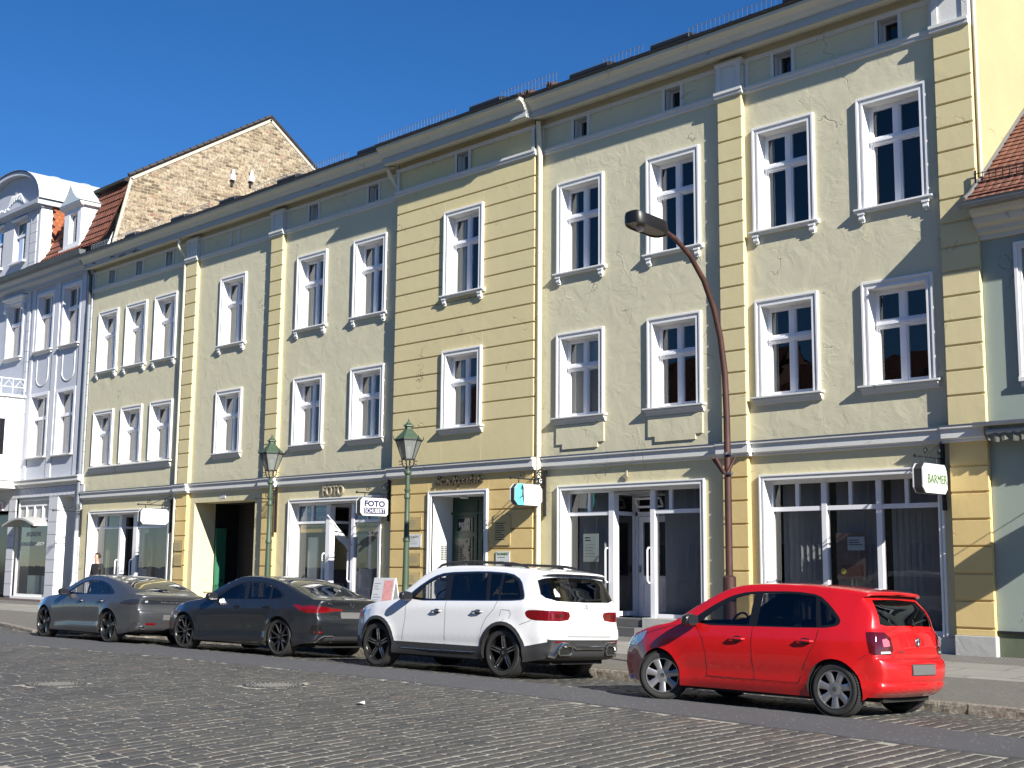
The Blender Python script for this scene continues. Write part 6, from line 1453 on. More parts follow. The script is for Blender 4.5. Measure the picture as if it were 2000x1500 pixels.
def make_car(name, label, S, loc, rz, roll):
    root = thing(name, label, 'car', loc, rz); root.rotation_euler = (roll, 0, rz)
    ctrl = S['ctrl']; P = spl(ctrl, 5); ns = len(P)
    belt = S['belt']; ax = S['axles']; Ra = S['arch']; Rw = S['R']
    def w(x, z):
        b = smo(S['plan'], x); zb = smo(belt, x)
        if z > zb:
            t = z - zb; b = b + smo(S['sec'], 9) - S['tumble'] * t - .10 * t * t
        else:
            b += smo(S['sec'], z - zb)
        for a in ax:
            r = math.hypot(x - a, z - Rw); 
            if r < Ra + .2: b += S.get('flare', .018) * math.exp(-((max(r - Ra, 0)) / .06) ** 2)
        return max(b, .05)
    C = [(p[0], p[1]) for p in P]; E = [(p[2], p[3]) for p in P]; NN = [max(1.6, p[4]) for p in P]
    YE = [w(*e) for e in E]
    # ---- side outline
    sill = S['sill']; x0 = E[0][0]; x1 = E[-1][0]
    bot = [E[-1]]; cur = x1
    def arcpts(a):
        zz = sill + .0; ph = math.asin(max(-1, min(1, (zz - Rw) / Ra))); n = 22
        return [(a + Ra * math.cos(ph + (math.pi - 2 * ph) * i / n), Rw + Ra * math.sin(ph + (math.pi - 2 * ph) * i / n)) for i in range(n + 1)]
    fa, ra = arcpts(ax[1]), arcpts(ax[0])
    bot = []
    bot += dens([E[-1], fa[0]], .06, False)[1:-1] + fa
    bot += dens([fa[-1], ra[0]], .08, False)[1:-1] + ra
    bot += dens([ra[-1], E[0]], .06, False)[1:-1]
    outline = E + bot
    # order: E goes rear bottom -> front bottom, bot goes front -> rear
    sidepolys = [(n_, dens(roundp(p, k), .05)) for n_, p, k in S['side']]
    v, f = cdt(outline, [p for _, p in sidepolys], .07, lambda p: inpoly(p, outline))
    pos = []; tags = {}; faces = []; key = {}
    def vid(q):
        k = (round(q[0] * 2500), round(q[1] * 2500), round(q[2] * 2500))
        if k not in key: key[k] = len(pos); pos.append(q)
        return key[k]
    def tag(c, polys):
        r = 'body'
        for n_, p in polys:
            if inpoly(c, p): r = n_
        return r
    base = [vid((a.x, w(a.x, a.y), a.y)) for a in v]
    for t in f:
        c = ((v[t[0]].x + v[t[1]].x + v[t[2]].x) / 3, (v[t[0]].y + v[t[1]].y + v[t[2]].y) / 3); faces.append((tuple(base[i] for i in t), tag(c, sidepolys)))
    # ---- top sheet
    arc = [0]
    for i in range(1, ns): arc.append(arc[-1] + max(1e-3, math.dist(C[i], C[i - 1])))
    def samp(s):
        s = min(max(s, 0), arc[-1]); lo, hi = 0, ns - 1
        while hi - lo > 1:
            m = (lo + hi) // 2
            if arc[m] <= s: lo = m
            else: hi = m
        t = (s - arc[lo]) / (arc[hi] - arc[lo]); L = lambda A: A[lo] + (A[hi] - A[lo]) * t
        L2 = lambda A: (A[lo][0] + (A[hi][0] - A[lo][0]) * t, A[lo][1] + (A[hi][1] - A[lo][1]) * t)
        return L2(C), L2(E), L(YE), L(NN)
    def top(s, u):
        c, e, ye, nn = samp(s); a = min(1.0, abs(u)); g_ = 1 - max(0.0, 1 - a ** nn) ** (1 / nn)
        if a >= 1: g_ = 1.0
        return (c[0] + (e[0] - c[0]) * g_, ye * u, c[1] + (e[1] - c[1]) * g_)
    iroof = max(range(ns), key=lambda i: C[i][1])
    def s_at_z(z, rear=True):
        rng = range(0, iroof) if rear else range(ns - 2, iroof - 1, -1)
        for i in rng:
            a, b = C[i][1], C[i + 1][1]
            if (a - z) * (b - z) <= 0 and a != b: return arc[i] + (arc[i + 1] - arc[i]) * (z - a) / (b - a)
        return (arc[iroof] if z > 1 else 0) if rear else (arc[iroof] if z > 1 else arc[-1])
    def s_at_x(x):
        for i in range(ns - 1):
            a, b = C[i][0], C[i + 1][0]
            if (a - x) * (b - x) <= 0 and a != b and C[i][1] > .7: return arc[i] + (arc[i + 1] - arc[i]) * (x - a) / (b - a)
        return arc[iroof]
    tp = []
    for n_, mode, p, k in S['top']:
        q = []
        for a, b in dens(roundp(p, k) if k else p, .06):
            s = s_at_z(b, True) if mode == 'rz' else (s_at_z(b, False) if mode == 'fz' else s_at_x(b))
            ye = samp(s)[2]; q.append((s, max(-.0, min(1.05, a / ye))))
        q2 = []
        for p_ in q:
            if not q2 or math.dist(p_, q2[-1]) > 1e-3: q2.append(p_)
        tp.append((n_, q2))
    KV = .85
    ol = [(arc[i], KV) for i in range(ns)] + [(arc[-1], KV * j / 9) for j in range(8, 0, -1)] + [(arc[-1], 0)] + [(arc[i], 0) for i in range(ns - 2, 0, -1)] + [(0, 0)] + [(0, KV * j / 9) for j in range(1, 9)]
    tp2 = [(n_, [(a, b * KV if b > .002 else 0.0) for a, b in q]) for n_, q in tp]
    fine = []
    for j, vv_ in enumerate((.90, .95, .98)):
        pass
    pts_extra = [(arc[i], KV * u) for i in range(0, ns) for u in (.09, .18, .28, .38, .48, .58, .68, .77, .85, .91, .955, .982)]
    class _: pass
    pts = []; edges = []
    def addloop(l):
        o = len(pts); pts.extend(Vector(p) for p in l); edges.extend((o + i, o + (i + 1) % len(l)) for i in range(len(l)))
    addloop(ol)
    for _, p in tp2: addloop(p)
    fixed = list(pts)
    def far(p, d): return all(abs(q[0] - p[0]) > d or abs(q[1] - p[1]) > d for q in fixed)
    for p in pts_extra:
        if far(p, .012): pts.append(Vector(p))
    v, e_, f, *_r = geometry.delaunay_2d_cdt(pts, edges, [], 0, 1e-6)
    m = [vid(top(a.x, a.y / KV)) for a in v]
    for t in f:
        c = ((v[t[0]].x + v[t[1]].x + v[t[2]].x) / 3, (v[t[0]].y + v[t[1]].y + v[t[2]].y) / 3)
        if not (0 < c[0] < arc[-1] and 0 < c[1] < KV): continue
        faces.append((tuple(m[i] for i in t), tag(c, tp2)))
    # ---- consistent outward winding, mirror
    ctr = Vector((S['L'] / 2, 0, .7)); out = []
    for t, tg in faces:
        if len(set(t)) < 3: continue
        a, b, c = (Vector(pos[i]) for i in t); n_ = (b - a).cross(c - a)
        if n_.length < 1e-10: continue
        cc = (a + b + c) / 3; ref = cc - Vector((min(max(cc.x, 1.0), S['L'] - 1.0), 0, .75)); 
        out.append((t if n_.dot(ref) > 0 else (t[0], t[2], t[1]), tg))
    half = len(pos); mir = []
    for i in range(half):
        p = pos[i]
        if abs(p[1]) < 2e-4: mir.append(i)
        else: mir.append(len(pos)); pos.append((p[0], -p[1], p[2]))
    out += [((mir[t[0]], mir[t[2]], mir[t[1]]), tg + ('' if tg in ('body', 'windscreen', 'rear_window', 'tailgate', 'bumper', 'blackgrille', 'roofglass', 'lower', 'chromebar', 'rearband') else '|R')) for t, tg in out]
    nrm = [Vector((0, 0, 0)) for _ in pos]
    for t, _ in out:
        a, b, c = (Vector(pos[i]) for i in t); n_ = (b - a).cross(c - a)
        for i in t: nrm[i] += n_
    nrm = [n.normalized() if n.length > 1e-12 else Vector((0, 0, 1)) for n in nrm]
    groups = {}
    for t, tg in out: groups.setdefault(tg, []).append(t)
    PM = S['parts']; made = {}
    for tg, fs in groups.items():
        nm, mat, inset = PM[tg.split('|')[0]]
        used = sorted({i for t in fs for i in t}); mp = {k: i for i, k in enumerate(used)}
        me = bpy.data.meshes.new(nm); me.from_pydata([tuple(Vector(pos[i]) - nrm[i] * inset) for i in used], [], [tuple(mp[i] for i in t) for t in fs])
        me.polygons.foreach_set('use_smooth', [True] * len(me.polygons)); me.materials.append(mat)
        me.normals_split_custom_set_from_vertices([tuple(nrm[i]) for i in used])
        o = bpy.data.objects.new(nm, me); COL.objects.link(o); o.parent = root; ROOT[o.name] = Vector((0, 0, 0)); made[tg] = o
    # ---- arch linings, floor
    g = MB()
    for a in ax:
        for s_ in (-1, 1):
            n = 20; vs = []
            for i in range(n + 1):
                ph = -.25 + (math.pi + .5) * i / n; x = a + (Ra) * math.cos(ph); z = Rw + Ra * math.sin(ph); yy = w(x, max(z, sill)) 
                vs += [(x, s_ * (yy - .0), z), (x, s_ * (yy - .035), z), (a + (Ra + .0) * math.cos(ph), s_ * (yy - .30), z)]
            g.add(vs, [(3 * i + j, 3 * i + 3 + j, 3 * i + 4 + j, 3 * i + 1 + j) for i in range(n) for j in range(2)])
            g.add([(a + Ra * math.cos(-.25 + (math.pi + .5) * i / n), s_ * (smo(S['plan'], a) - .30), Rw + Ra * math.sin(-.25 + (math.pi + .5) * i / n)) for i in range(n + 1)], [tuple(range(n + 1))])
    ym = S['W'] / 2 - .32
    g.box(.25, S['L'] - .35, -ym, ym, sill - .02, sill + .1); g.box(ax[0] + Ra, ax[1] - Ra, -S['W'] / 2 + .08, S['W'] / 2 - .08, sill - .03, sill + .05)
    g.build('underbody', plain('underbody', (.008, .008, .008), .95), root, local=True)
    # ---- seams
    g = MB()
    for ln in S['seams']:
        q = dens(ln, .04, False)
        for i in range(len(q) - 1):
            (a, b), (c, d) = q[i], q[i + 1]; dx, dz = c - a, d - b; L = math.hypot(dx, dz) or 1; nx, nz = -dz / L * .0035, dx / L * .0035
            for s_ in (1, -1):
                P4 = [(x, s_ * (w(x, z) + .0012), z) for x, z in ((a - nx, b - nz), (c - nx, d - nz), (c + nx, d + nz), (a + nx, b + nz))]
                g.add(P4 if s_ > 0 else P4[::-1], [(0, 1, 2, 3)])
    for ln in S.get('rseams', []):
        q = dens(ln, .04, False)
        for i in range(len(q) - 1):
            for s_ in (1, -1):
                A_ = []
                for (y, z) in (q[i], q[i + 1]):
                    s = s_at_z(z); A_.append((s, y / samp(s)[2]))
                (a, b), (c, d) = A_; da = .004 if abs(c - a) < abs(d - b) * .8 else 0; db = .005 if not da else 0
                P4 = [top(a - da, b - db), top(c - da, d - db), top(c + da, d + db), top(a + da, b + db)]
                P4 = [(p[0] - .0015, s_ * p[1], p[2]) for p in P4]; g.add(P4, [(0, 1, 2, 3)])
    g.build('panel_gap', BLACK, root, local=True)
    # ---- wheels
    yt = S['W'] / 2 - .035 - S['tw'] / 2
    for i, a in enumerate(ax):
        for s_ in (1, -1): wheel(root, a, s_ * yt, Rw, S['rim'], S['tw'], S['style'], s_, S.get('steer', 0) if i == 1 else 0)
    # ---- handles
    for hx, hz in S['handles']:
        for s_ in (1, -1):
            g = MB(); yy = w(hx, hz)
            if S.get('flush'):
                g.prism([(hx - .10, s_ * (yy + .002), hz - .012), (hx + .10, s_ * (w(hx + .1, hz) + .002), hz - .012), (hx + .10, s_ * (w(hx + .1, hz) + .002), hz + .012), (hx - .10, s_ * (yy + .002), hz + .012)], (0, s_ * .006, 0))
            else:
                g.tube([(hx - .105, s_ * (yy - .01), hz), (hx - .085, s_ * (yy + .03), hz), (hx, s_ * (yy + .038), hz + .004), (hx + .085, s_ * (yy + .03), hz), (hx + .105, s_ * (yy - .01), hz)], [.012, .014, .015, .014, .012], 8)
            ho = g.build('door_handle', S['hmat'], root, local=True, smooth=True)
            g = MB(); n = 16; g.add([(hx + .0 + .075 * math.cos(2 * math.pi * k / n), s_ * (w(hx + .075 * math.cos(2 * math.pi * k / n), hz + .036 * math.sin(2 * math.pi * k / n)) + .0015), hz + .036 * math.sin(2 * math.pi * k / n)) for k in range(n)], [tuple(range(n))]); g.build('handle_recess', S['recess'], ho, local=True)
    # ---- mirrors
    mx, mz = S['mirror']
    for s_ in (1, -1):
        yy = w(mx, mz); g = MB(); n = 12; vs = []
        cx_, cy_, cz_ = mx + .0, s_ * (yy + .12), mz + .06
        for i in range(9):
            th = math.pi * i / 8
            for j in range(n):
                a = 2 * math.pi * j / n; e2 = .7
                vs.append((cx_ + (.10 if math.cos(th) > 0 else .045) * math.cos(th), cy_ + s_ * .115 * math.sin(th) ** .5 * math.copysign(abs(math.cos(a)) ** e2, math.cos(a)), cz_ + .075 * math.sin(th) ** .5 * math.copysign(abs(math.sin(a)) ** e2, math.sin(a))))
        g.add(vs, [(i * n + j, i * n + (j + 1) % n, (i + 1) * n + (j + 1) % n, (i + 1) * n + j) for i in range(8) for j in range(n)])
        mo = g.build('wing_mirror', S['mirmat'], root, local=True, smooth=True)
        g = MB(); g.tube([(mx + .02, s_ * (yy - .03), mz + .0), (mx + .02, s_ * (yy + .07), mz + .02)], .028, 8); g.build('mirror_arm', BTRIM, mo, local=True, smooth=True)
        g = MB(); g.add([(cx_ - .046, cy_ + s_ * .10 * math.copysign(abs(math.cos(a)) ** .6, math.cos(a)), cz_ + .062 * math.copysign(abs(math.sin(a)) ** .6, math.sin(a))) for a in [2 * math.pi * k / 16 for k in range(16)]], [tuple(range(16))]); g.build('mirror_glass', plain('mirror_dark', (.04, .04, .05), .15, .5), mo, local=True)
    # ---- cabin
    sx = S['seats']; fl = S['floor']
    for x, yy in ((sx[0], .36), (sx[0], -.36), (sx[1], .36), (sx[1], -.36)):
        g = MB(); g.box(x - .02, x + .45, yy - .24, yy + .24, fl, fl + .18)
        g.prism([(x - .02, yy - .23, fl + .15), (x + .10, yy - .23, fl + .15), (x - .06, yy - .21, fl + .68), (x - .16, yy - .21, fl + .66)], (0, .46, 0)); g.prism([(x - .09, yy - .12, fl + .69), (x - .17, yy - .12, fl + .69), (x - .19, yy - .12, fl + .86), (x - .12, yy - .12, fl + .87)], (0, .24, 0)); g.build('seat', INTD, root, local=True, bevel=.03)
    g = MB(); dx = S['dash']; g.prism([(dx, -S['W'] / 2 + .2, fl + .1), (dx - .05, -S['W'] / 2 + .2, fl + .52), (dx + .25, -S['W'] / 2 + .2, fl + .55), (dx + .5, -S['W'] / 2 + .2, fl + .48), (dx + .5, -S['W'] / 2 + .2, fl + .1)], (0, S['W'] - .4, 0)); g.build('dashboard', INTD, root, local=True, bevel=.03)
    g = MB(); g.tube([(dx - .16 - .06 * math.sin(a), .36 + .185 * math.cos(a), fl + .55 + .175 * math.sin(a)) for a in [2 * math.pi * k / 24 for k in range(25)]], .014, 6); g.tube([(dx - .16, .20, fl + .55), (dx - .16, .52, fl + .55)], .012, 5); g.build('steering_wheel', BTRIM, root, local=True)
    g = MB(); g.box(dx + .20, dx + .23, -.11, .11, S['rearview'] - .03, S['rearview'] + .03); g.build('rear_view_mirror', BTRIM, root, local=True, bevel=.01)
    return root, w, top, s_at_z, samp
def onrear(top, s_at_z, samp, y, z, off=.003):
    s = s_at_z(z); p = top(s, y / samp(s)[2]); return (p[0] - off, p[1], p[2])
def patch(name, mat, root, top, s_at_z, samp, poly, off=.004, th=.0):
    g = MB(); q = dens(poly, .05); c = (sum(a for a, _ in q) / len(q), sum(b for _, b in q) / len(q)); P = [onrear(top, s_at_z, samp, a, b, off) for a, b in q]; k = len(P)
    g.add(P + [onrear(top, s_at_z, samp, *c, off)], [(i, (i + 1) % k, k) for i in range(k)]); return g.build(name, mat, root, local=True, smooth=True)

RED = paint('paint_red', (.50, .006, .007)); WHT = paint('paint_white', (.70, .71, .73)); GRA = paint('paint_graphite', (.018, .021, .026), .35, .34); GRY = paint('paint_grey', (.065, .069, .076), .35, .32)
def parts(P, front=None, rear=None, dlo=None, **k):
    d = {'body': ('body', P, 0), 'door': ('door', P, 0), 'dlo': ('window_trim', BTRIM, 0), 'chrome': ('window_strip', CHROME, 0), 'glass_f': ('side_window', CGL, .004), 'glass_r': ('side_window', CGD, .004), 'windscreen': ('windscreen', CGL, .003), 'rear_window': ('rear_window', CGR, .003),
         'tail': ('taillight', REDL, -.002), 'tail2': ('taillight', REDD, -.002), 'head': ('headlight', CLEARL, -.002), 'clad': ('cladding', BPLAS, -.004), 'blackgrille': ('grille', BPLAS, .004), 'tailgate': ('tailgate', P, 0), 'lower': ('lower_bumper', BPLAS, -.002), 'smoke': ('taillight', SMOKE, -.002), 'band': ('tail_band', SMOKE, -.002), 'rband': ('tail_band', SMOKE, -.002), 'vent': ('bumper_vent', BTRIM, 0), 'reflector': ('rear_reflector', REDL, -.003), 'blackroof': ('roof_panel', BTRIM, 0), 'rearband': ('tail_band', SMOKE, -.003)}
    d.update(k); return d

# --- red hatchback
POLO = dict(L=4.0, W=1.682, axles=(.70, 3.17), arch=.335, R=.301, rim=.222, tw=.185, sill=.20, style='silver7', steer=.42,
    ctrl=[(0.17, 0.24, 0.325, 0.24, 2.25), (0.08, 0.3, 0.245, 0.3, 2.25), (0.045, 0.36, 0.205, 0.36, 2.25), (0.05, 0.4, 0.21, 0.4, 2.25), (0.03, 0.46, 0.195, 0.46, 2.25), (0.03, 0.58, 0.195, 0.58, 2.25), (0.06, 0.645, 0.215, 0.645, 2.25), (0.1, 0.665, 0.245, 0.665, 2.25), (0.102, 0.72, 0.25, 0.72, 2.25), (0.108, 0.84, 0.26, 0.84, 2.25), (0.13, 0.94, 0.285, 0.94, 2.25), (0.17, 1.01, 0.325, 1.0, 2.25), (0.28, 1.19, 0.36, 1.17, 3.6), (0.4, 1.335, 0.47, 1.29, 3.6), (0.33, 1.36, 0.46, 1.315, 3.4), (0.315, 1.385, 0.46, 1.335, 3.4), (0.36, 1.405, 0.52, 1.355, 3.2), (0.7, 1.445, 0.8, 1.395, 3.0), (1.25, 1.478, 1.3, 1.425, 3.0), (1.85, 1.475, 1.85, 1.42, 3.0), (2.25, 1.425, 2.2, 1.37, 3.0), (2.6, 1.27, 2.52, 1.215, 3.0), (2.95, 1.06, 2.85, 1.01, 3.0), (3.1, 0.985, 3.02, 0.93, 2.8), (3.4, 0.93, 3.32, 0.87, 2.6), (3.73, 0.83, 3.595, 0.79, 2.4), (3.91, 0.72, 3.705, 0.7, 2.2), (3.98, 0.62, 3.735, 0.62, 2.2), (4.01, 0.5, 3.745, 0.5, 2.2), (4.02, 0.38, 3.745, 0.38, 2.2), (3.99, 0.26, 3.715, 0.27, 2.2), (3.91, 0.2, 3.665, 0.22, 2.2)],
    plan=[(.10, .71), (.25, .775), (.5, .815), (.8, .835), (1.4, .843), (2.7, .843), (3.1, .835), (3.4, .80), (3.6, .74), (3.75, .66)],
    belt=[(0, .96), (1.0, .955), (2.4, .93), (3.0, .89), (4, .80)], sec=[(-.75, -.07), (-.66, -.035), (-.60, -.018), (-.55, -.03), (-.50, -.024), (-.40, -.004), (-.28, 0), (-.16, -.006), (-.13, -.012), (-.06, -.028), (0, -.045), (9, -.045)], tumble=.36, flare=.014,
    side=[('dlo', [(2.80, .938), (2.45, 1.175), (2.20, 1.305), (1.95, 1.365), (1.3, 1.378), (.98, 1.345), (.80, 1.225), (.64, 1.07), (.66, 1.0), (.86, .965)], 2),
          ('glass_f', [(2.58, .965), (2.32, 1.17), (2.10, 1.28), (1.93, 1.325), (1.86, 1.33), (1.85, .968)], 1), ('glass_r', [(1.73, .968), (1.74, 1.342), (1.3, 1.348), (1.02, 1.322), (.93, .975)], 1), ('glass_r', [(.87, .995), (.95, 1.28), (.83, 1.20), (.70, 1.07), (.71, 1.02)], 1),
          ('tail', [(.06, .955), (.33, .945), (.32, .90), (.27, .72), (.06, .70)], 1), ('head', [(3.80, .76), (3.60, .80), (3.42, .84), (3.46, .74), (3.60, .66), (3.80, .63)], 1)],
    top=[('rear_window', 'rz', [(0, 1.025), (.52, 1.02), (.60, 1.04), (.56, 1.20), (.50, 1.305), (0, 1.315)], 0), ('windscreen', 'x', [(0, 2.28), (.50, 2.24), (.60, 2.26), (.70, 2.95), (.6, 3.02), (0, 3.08)], 0),
         ('tail', 'rz', [(2, .955), (.60, .95), (.53, .90), (.50, .76), (.55, .705), (2, .70)], 0), ('head', 'fz', [(2, .78), (.56, .78), (.50, .72), (.55, .64), (2, .63)], 0), ('blackgrille', 'fz', [(0, .66), (.50, .66), (.50, .60), (0, .60)], 0), ('blackgrille', 'fz', [(0, .42), (.5, .42), (.55, .28), (0, .28)], 0)],
    seams=[[(2.62, .93), (2.50, .78), (2.44, .60), (2.43, .34)], [(1.79, .96), (1.78, .7), (1.75, .34)], [(.90, .95), (.92, .82), (1.0, .68), (1.08, .52), (1.15, .34)], [(2.43, .34), (1.15, .34)], [(.40, .64), (.31, .70)], [(2.95, .93), (3.3, .84), (3.45, .80)]],
    rseams=[[(.50, .99), (.52, .90)], [(.51, .70), (.50, .665)], [(0, .662), (.50, .662)]], handles=[(1.99, .80), (1.06, .815)], hmat=RED, recess=RED, mirror=(2.62, .94), mirmat=RED, parts=parts(RED, tail=('taillight', REDD, -.002)), seats=(1.75, .95), floor=.38, dash=2.45, rearview=1.27)
ROLLC = R(2.0)
def place(Xr, Yn, psi, S):
    """world location of the car's rear centre from the near rear wheel contact"""
    a = math.pi + psi; xr, yn = S['axles'][0], S['W'] / 2 - .035
    Xr -= .03
    return (Xr - (xr * math.cos(a) - yn * math.sin(a)), Yn - (xr * math.sin(a) + yn * math.cos(a)), -math.sin(ROLLC) * yn), a
ROLLC = R(2.0)
def side_text(): pass
loc, a = place(-7.80, 12.82, R(0.3), POLO)
ro, w_, tp_, sz, sm_ = make_car('red_hatchback', 'bright red small hatchback parked nearest at the right', POLO, loc, a, ROLLC)
K = (tp_, sz, sm_)
g = MB(); g.lathe([(0, -.005), (.052, -.004), (.055, 0), (.05, .006), (.043, .004), (.04, .0)], (0, 0, 0), 24, 'x'); p = onrear(*K, 0, .845, .008); g.v = [(p[0] - x, y, z + .845) for x, y, z in g.v]; g.build('emblem', CHROME, ro, local=True, smooth=True)
g = MB(); g.tube([(p[0] - .008, .03, .88), (p[0] - .008, .012, .85), (p[0] - .008, 0, .868), (p[0] - .008, -.012, .85), (p[0] - .008, -.03, .88)], .005, 5); g.tube([(p[0] - .008, .042, .865), (p[0] - .008, .02, .808), (p[0] - .008, 0, .845), (p[0] - .008, -.02, .808), (p[0] - .008, -.042, .865)], .005, 5); g.build('emblem_letters', CHROME, ro, local=True)
p = onrear(*K, .34, .735, .006); text('POLO', .1, CHROME, ro, (p[0], .43, .725), (0, -1, 0), (0, 0, 1), .15, .028, .002, local=True)
patch('number_plate', PLG, ro, *K, [(.26, .49), (-.26, .49), (-.26, .60), (.26, .60)], .012)
patch('plate_holder', BPLAS, ro, *K, [(.27, .482), (-.27, .482), (-.27, .608), (.27, .608)], .008)
g = MB(); P_ = [onrear(*K, y, z, .022) for y, z in ((-.02, 1.045), (-.20, 1.075), (-.40, 1.10))]; g.tube(P_, [.014, .010, .006], 6); g.lathe([(0, -.02), (.03, -.01), (.03, .01), (0, .02)], P_[0], 10, 'x'); g.build('rear_wiper', BTRIM, ro, local=True)
patch('brake_light', REDD, ro, *K, [(.14, 1.352), (-.14, 1.352), (-.14, 1.372), (.14, 1.372)], .004)
for s_ in (1, -1):
    g = MB(); q = [onrear(*K, s_ * y, z, .006) for y, z in ((.74, .93), (.70, .85), (.66, .73))]
    o_ = patch('reversing_lamp', plain('tail_pink', (.42, .12, .16), .06, coat=1.0), ro, *K, [(s_ * .56, .80), (s_ * .66, .79), (s_ * .665, .87), (s_ * .60, .885), (s_ * .565, .86)], .006)
    patch('lamp_strip', CLEARL, ro, *K, [(s_ * .55, .722), (s_ * .70, .715), (s_ * .70, .74), (s_ * .56, .745)], .006)
g = MB(); g.tube([(.7, .0, 1.47), (.68, 0, 1.485), (.45, 0, 1.52)], [.02, .008, .003], 6); 
g = MB()
for s_ in (1, -1): g.tube([(1.1, s_ * .50, 1.452), (1.8, s_ * .50, 1.452)], .006, 5)
g.build('roof_gutter', RED, ro, local=True)

# --- white SUV
GLB = dict(L=4.634, W=1.834, axles=(.965, 3.795), arch=.405, R=.36, rim=.268, tw=.235, sill=.24, style='star5',
    ctrl=[(.22, .28, .34, .28, 3), (.08, .33, .22, .33, 3), (.03, .42, .17, .42, 3), (.02, .55, .15, .55, 3), (.0, .62, .14, .62, 3), (.01, .72, .15, .72, 3), (.045, .77, .18, .77, 3.2), (.07, .86, .20, .86, 3.4), (.075, .98, .205, .98, 3.4), (.10, 1.08, .23, 1.08, 3.4), (.15, 1.17, .27, 1.16, 3.6), (.24, 1.33, .34, 1.31, 3.8), (.33, 1.50, .42, 1.46, 3.8), (.25, 1.535, .40, 1.49, 3.4), (.235, 1.56, .40, 1.51, 3.4), (.32, 1.585, .50, 1.54, 3.2), (.80, 1.635, .9, 1.585, 3.2), (1.5, 1.665, 1.5, 1.61, 3.2), (2.3, 1.66, 2.3, 1.60, 3.2), (2.75, 1.59, 2.68, 1.53, 3.2), (3.12, 1.37, 3.03, 1.31, 3.2), (3.42, 1.16, 3.32, 1.11, 3), (3.55, 1.105, 3.45, 1.06, 2.8), (3.9, 1.065, 3.85, 1.01, 2.8), (4.25, 1.0, 4.18, .95, 2.6), (4.50, .90, 4.33, .87, 2.4), (4.60, .78, 4.38, .78, 2.4), (4.63, .60, 4.39, .60, 2.4), (4.634, .40, 4.39, .42, 2.4), (4.60, .27, 4.36, .30, 2.4)],
    plan=[(.13, .80), (.3, .855), (.6, .895), (1.0, .912), (1.6, .917), (3.5, .917), (3.9, .905), (4.15, .86), (4.3, .80), (4.4, .74)],
    belt=[(0, 1.17), (1.0, 1.13), (2.6, 1.09), (3.4, 1.05), (4.6, .9)], sec=[(-.95, -.08), (-.84, -.05), (-.76, -.02), (-.70, -.028), (-.64, -.022), (-.55, -.002), (-.42, 0), (-.25, -.006), (-.10, -.012), (-.05, -.03), (0, -.045), (9, -.045)], tumble=.23, flare=.022,
    side=[('clad', [(0, .2), (5, .2), (5, .42), (3.3, .43), (1.5, .43), (0.60, .46), (0, .58)], 1),
          ('clad', [(3.795 + .46 * math.cos(t * math.pi / 14), .36 + .46 * math.sin(t * math.pi / 14)) for t in range(-3, 18)], 1), ('clad', [(.965 + .46 * math.cos(t * math.pi / 14), .36 + .46 * math.sin(t * math.pi / 14)) for t in range(-3, 18)], 1),
          ('chrome', [(3.22, 1.072), (2.95, 1.285), (2.62, 1.47), (2.35, 1.54), (1.5, 1.565), (.92, 1.54), (.70, 1.44), (.58, 1.22), (.58, 1.14), (.9, 1.118)], 2),
          ('dlo', [(3.18, 1.084), (2.93, 1.275), (2.60, 1.455), (2.34, 1.525), (1.5, 1.55), (.93, 1.525), (.72, 1.43), (.60, 1.22), (.60, 1.15), (.9, 1.13)], 2),
          ('glass_f', [(2.98, 1.10), (2.72, 1.33), (2.50, 1.44), (2.30, 1.495), (2.26, 1.10)], 1), ('glass_r', [(2.12, 1.11), (2.16, 1.505), (1.6, 1.525), (1.42, 1.52), (1.34, 1.12)], 1), ('glass_r', [(1.26, 1.12), (1.34, 1.52), (1.12, 1.515), (1.10, 1.13)], 1), ('glass_r', [(1.04, 1.14), (1.06, 1.51), (.94, 1.50), (.77, 1.41), (.66, 1.21), (.67, 1.16)], 1),
          ('tail', [(.05, 1.0), (.46, 1.005), (.53, .97), (.50, .90), (.40, .855), (.05, .85)], 2), ('head', [(4.5, .88), (4.2, .90), (3.98, .92), (4.06, .82), (4.5, .76)], 1)],
    top=[('rear_window', 'rz', [(0, 1.13), (.60, 1.14), (.78, 1.185), (.80, 1.30), (.76, 1.475), (.5, 1.49), (0, 1.495)], 0), ('windscreen', 'x', [(0, 2.76), (.58, 2.72), (.66, 2.74), (.76, 3.35), (.7, 3.42), (0, 3.50)], 0),
         ('tail', 'rz', [(2, 1.0), (.52, 1.0), (.40, .985), (.38, .93), (.42, .87), (.6, .85), (2, .85)], 0), ('lower', 'rz', [(0, .585), (2, .585), (2, .2), (0, .2)], 0), ('head', 'fz', [(2, .88), (.6, .88), (.52, .82), (.56, .74), (2, .72)], 0), ('blackgrille', 'fz', [(0, .84), (.45, .84), (.50, .58), (0, .56)], 0), ('lower', 'fz', [(0, .46), (2, .46), (2, .2), (0, .2)], 0)],
    seams=[[(3.12, 1.07), (3.10, .8), (3.16, .45)], [(2.20, 1.09), (2.18, .8), (2.18, .30)], [(1.10, 1.12), (1.14, 1.0), (1.30, .85), (1.38, .7), (1.42, .45)], [(.98, .99), (.83, .985), (.80, .93), (.84, .85), (.97, .84), (1.02, .88), (1.0, .99)], [(.62, .78), (.42, .85)]],
    rseams=[[(.74, 1.12), (.74, 1.0)], [(.60, .85), (.59, .70)], [(0, .69), (.35, .69)], [(.35, .69), (.42, .735)]], handles=[(2.38, .93), (1.48, .945)], hmat=CHROME, recess=WHT, mirror=(3.02, 1.09), mirmat=WHT, parts=parts(WHT), seats=(2.2, 1.3), floor=.55, dash=2.95, rearview=1.44)
loc, a = place(-13.84, 13.53, R(2.2), GLB)
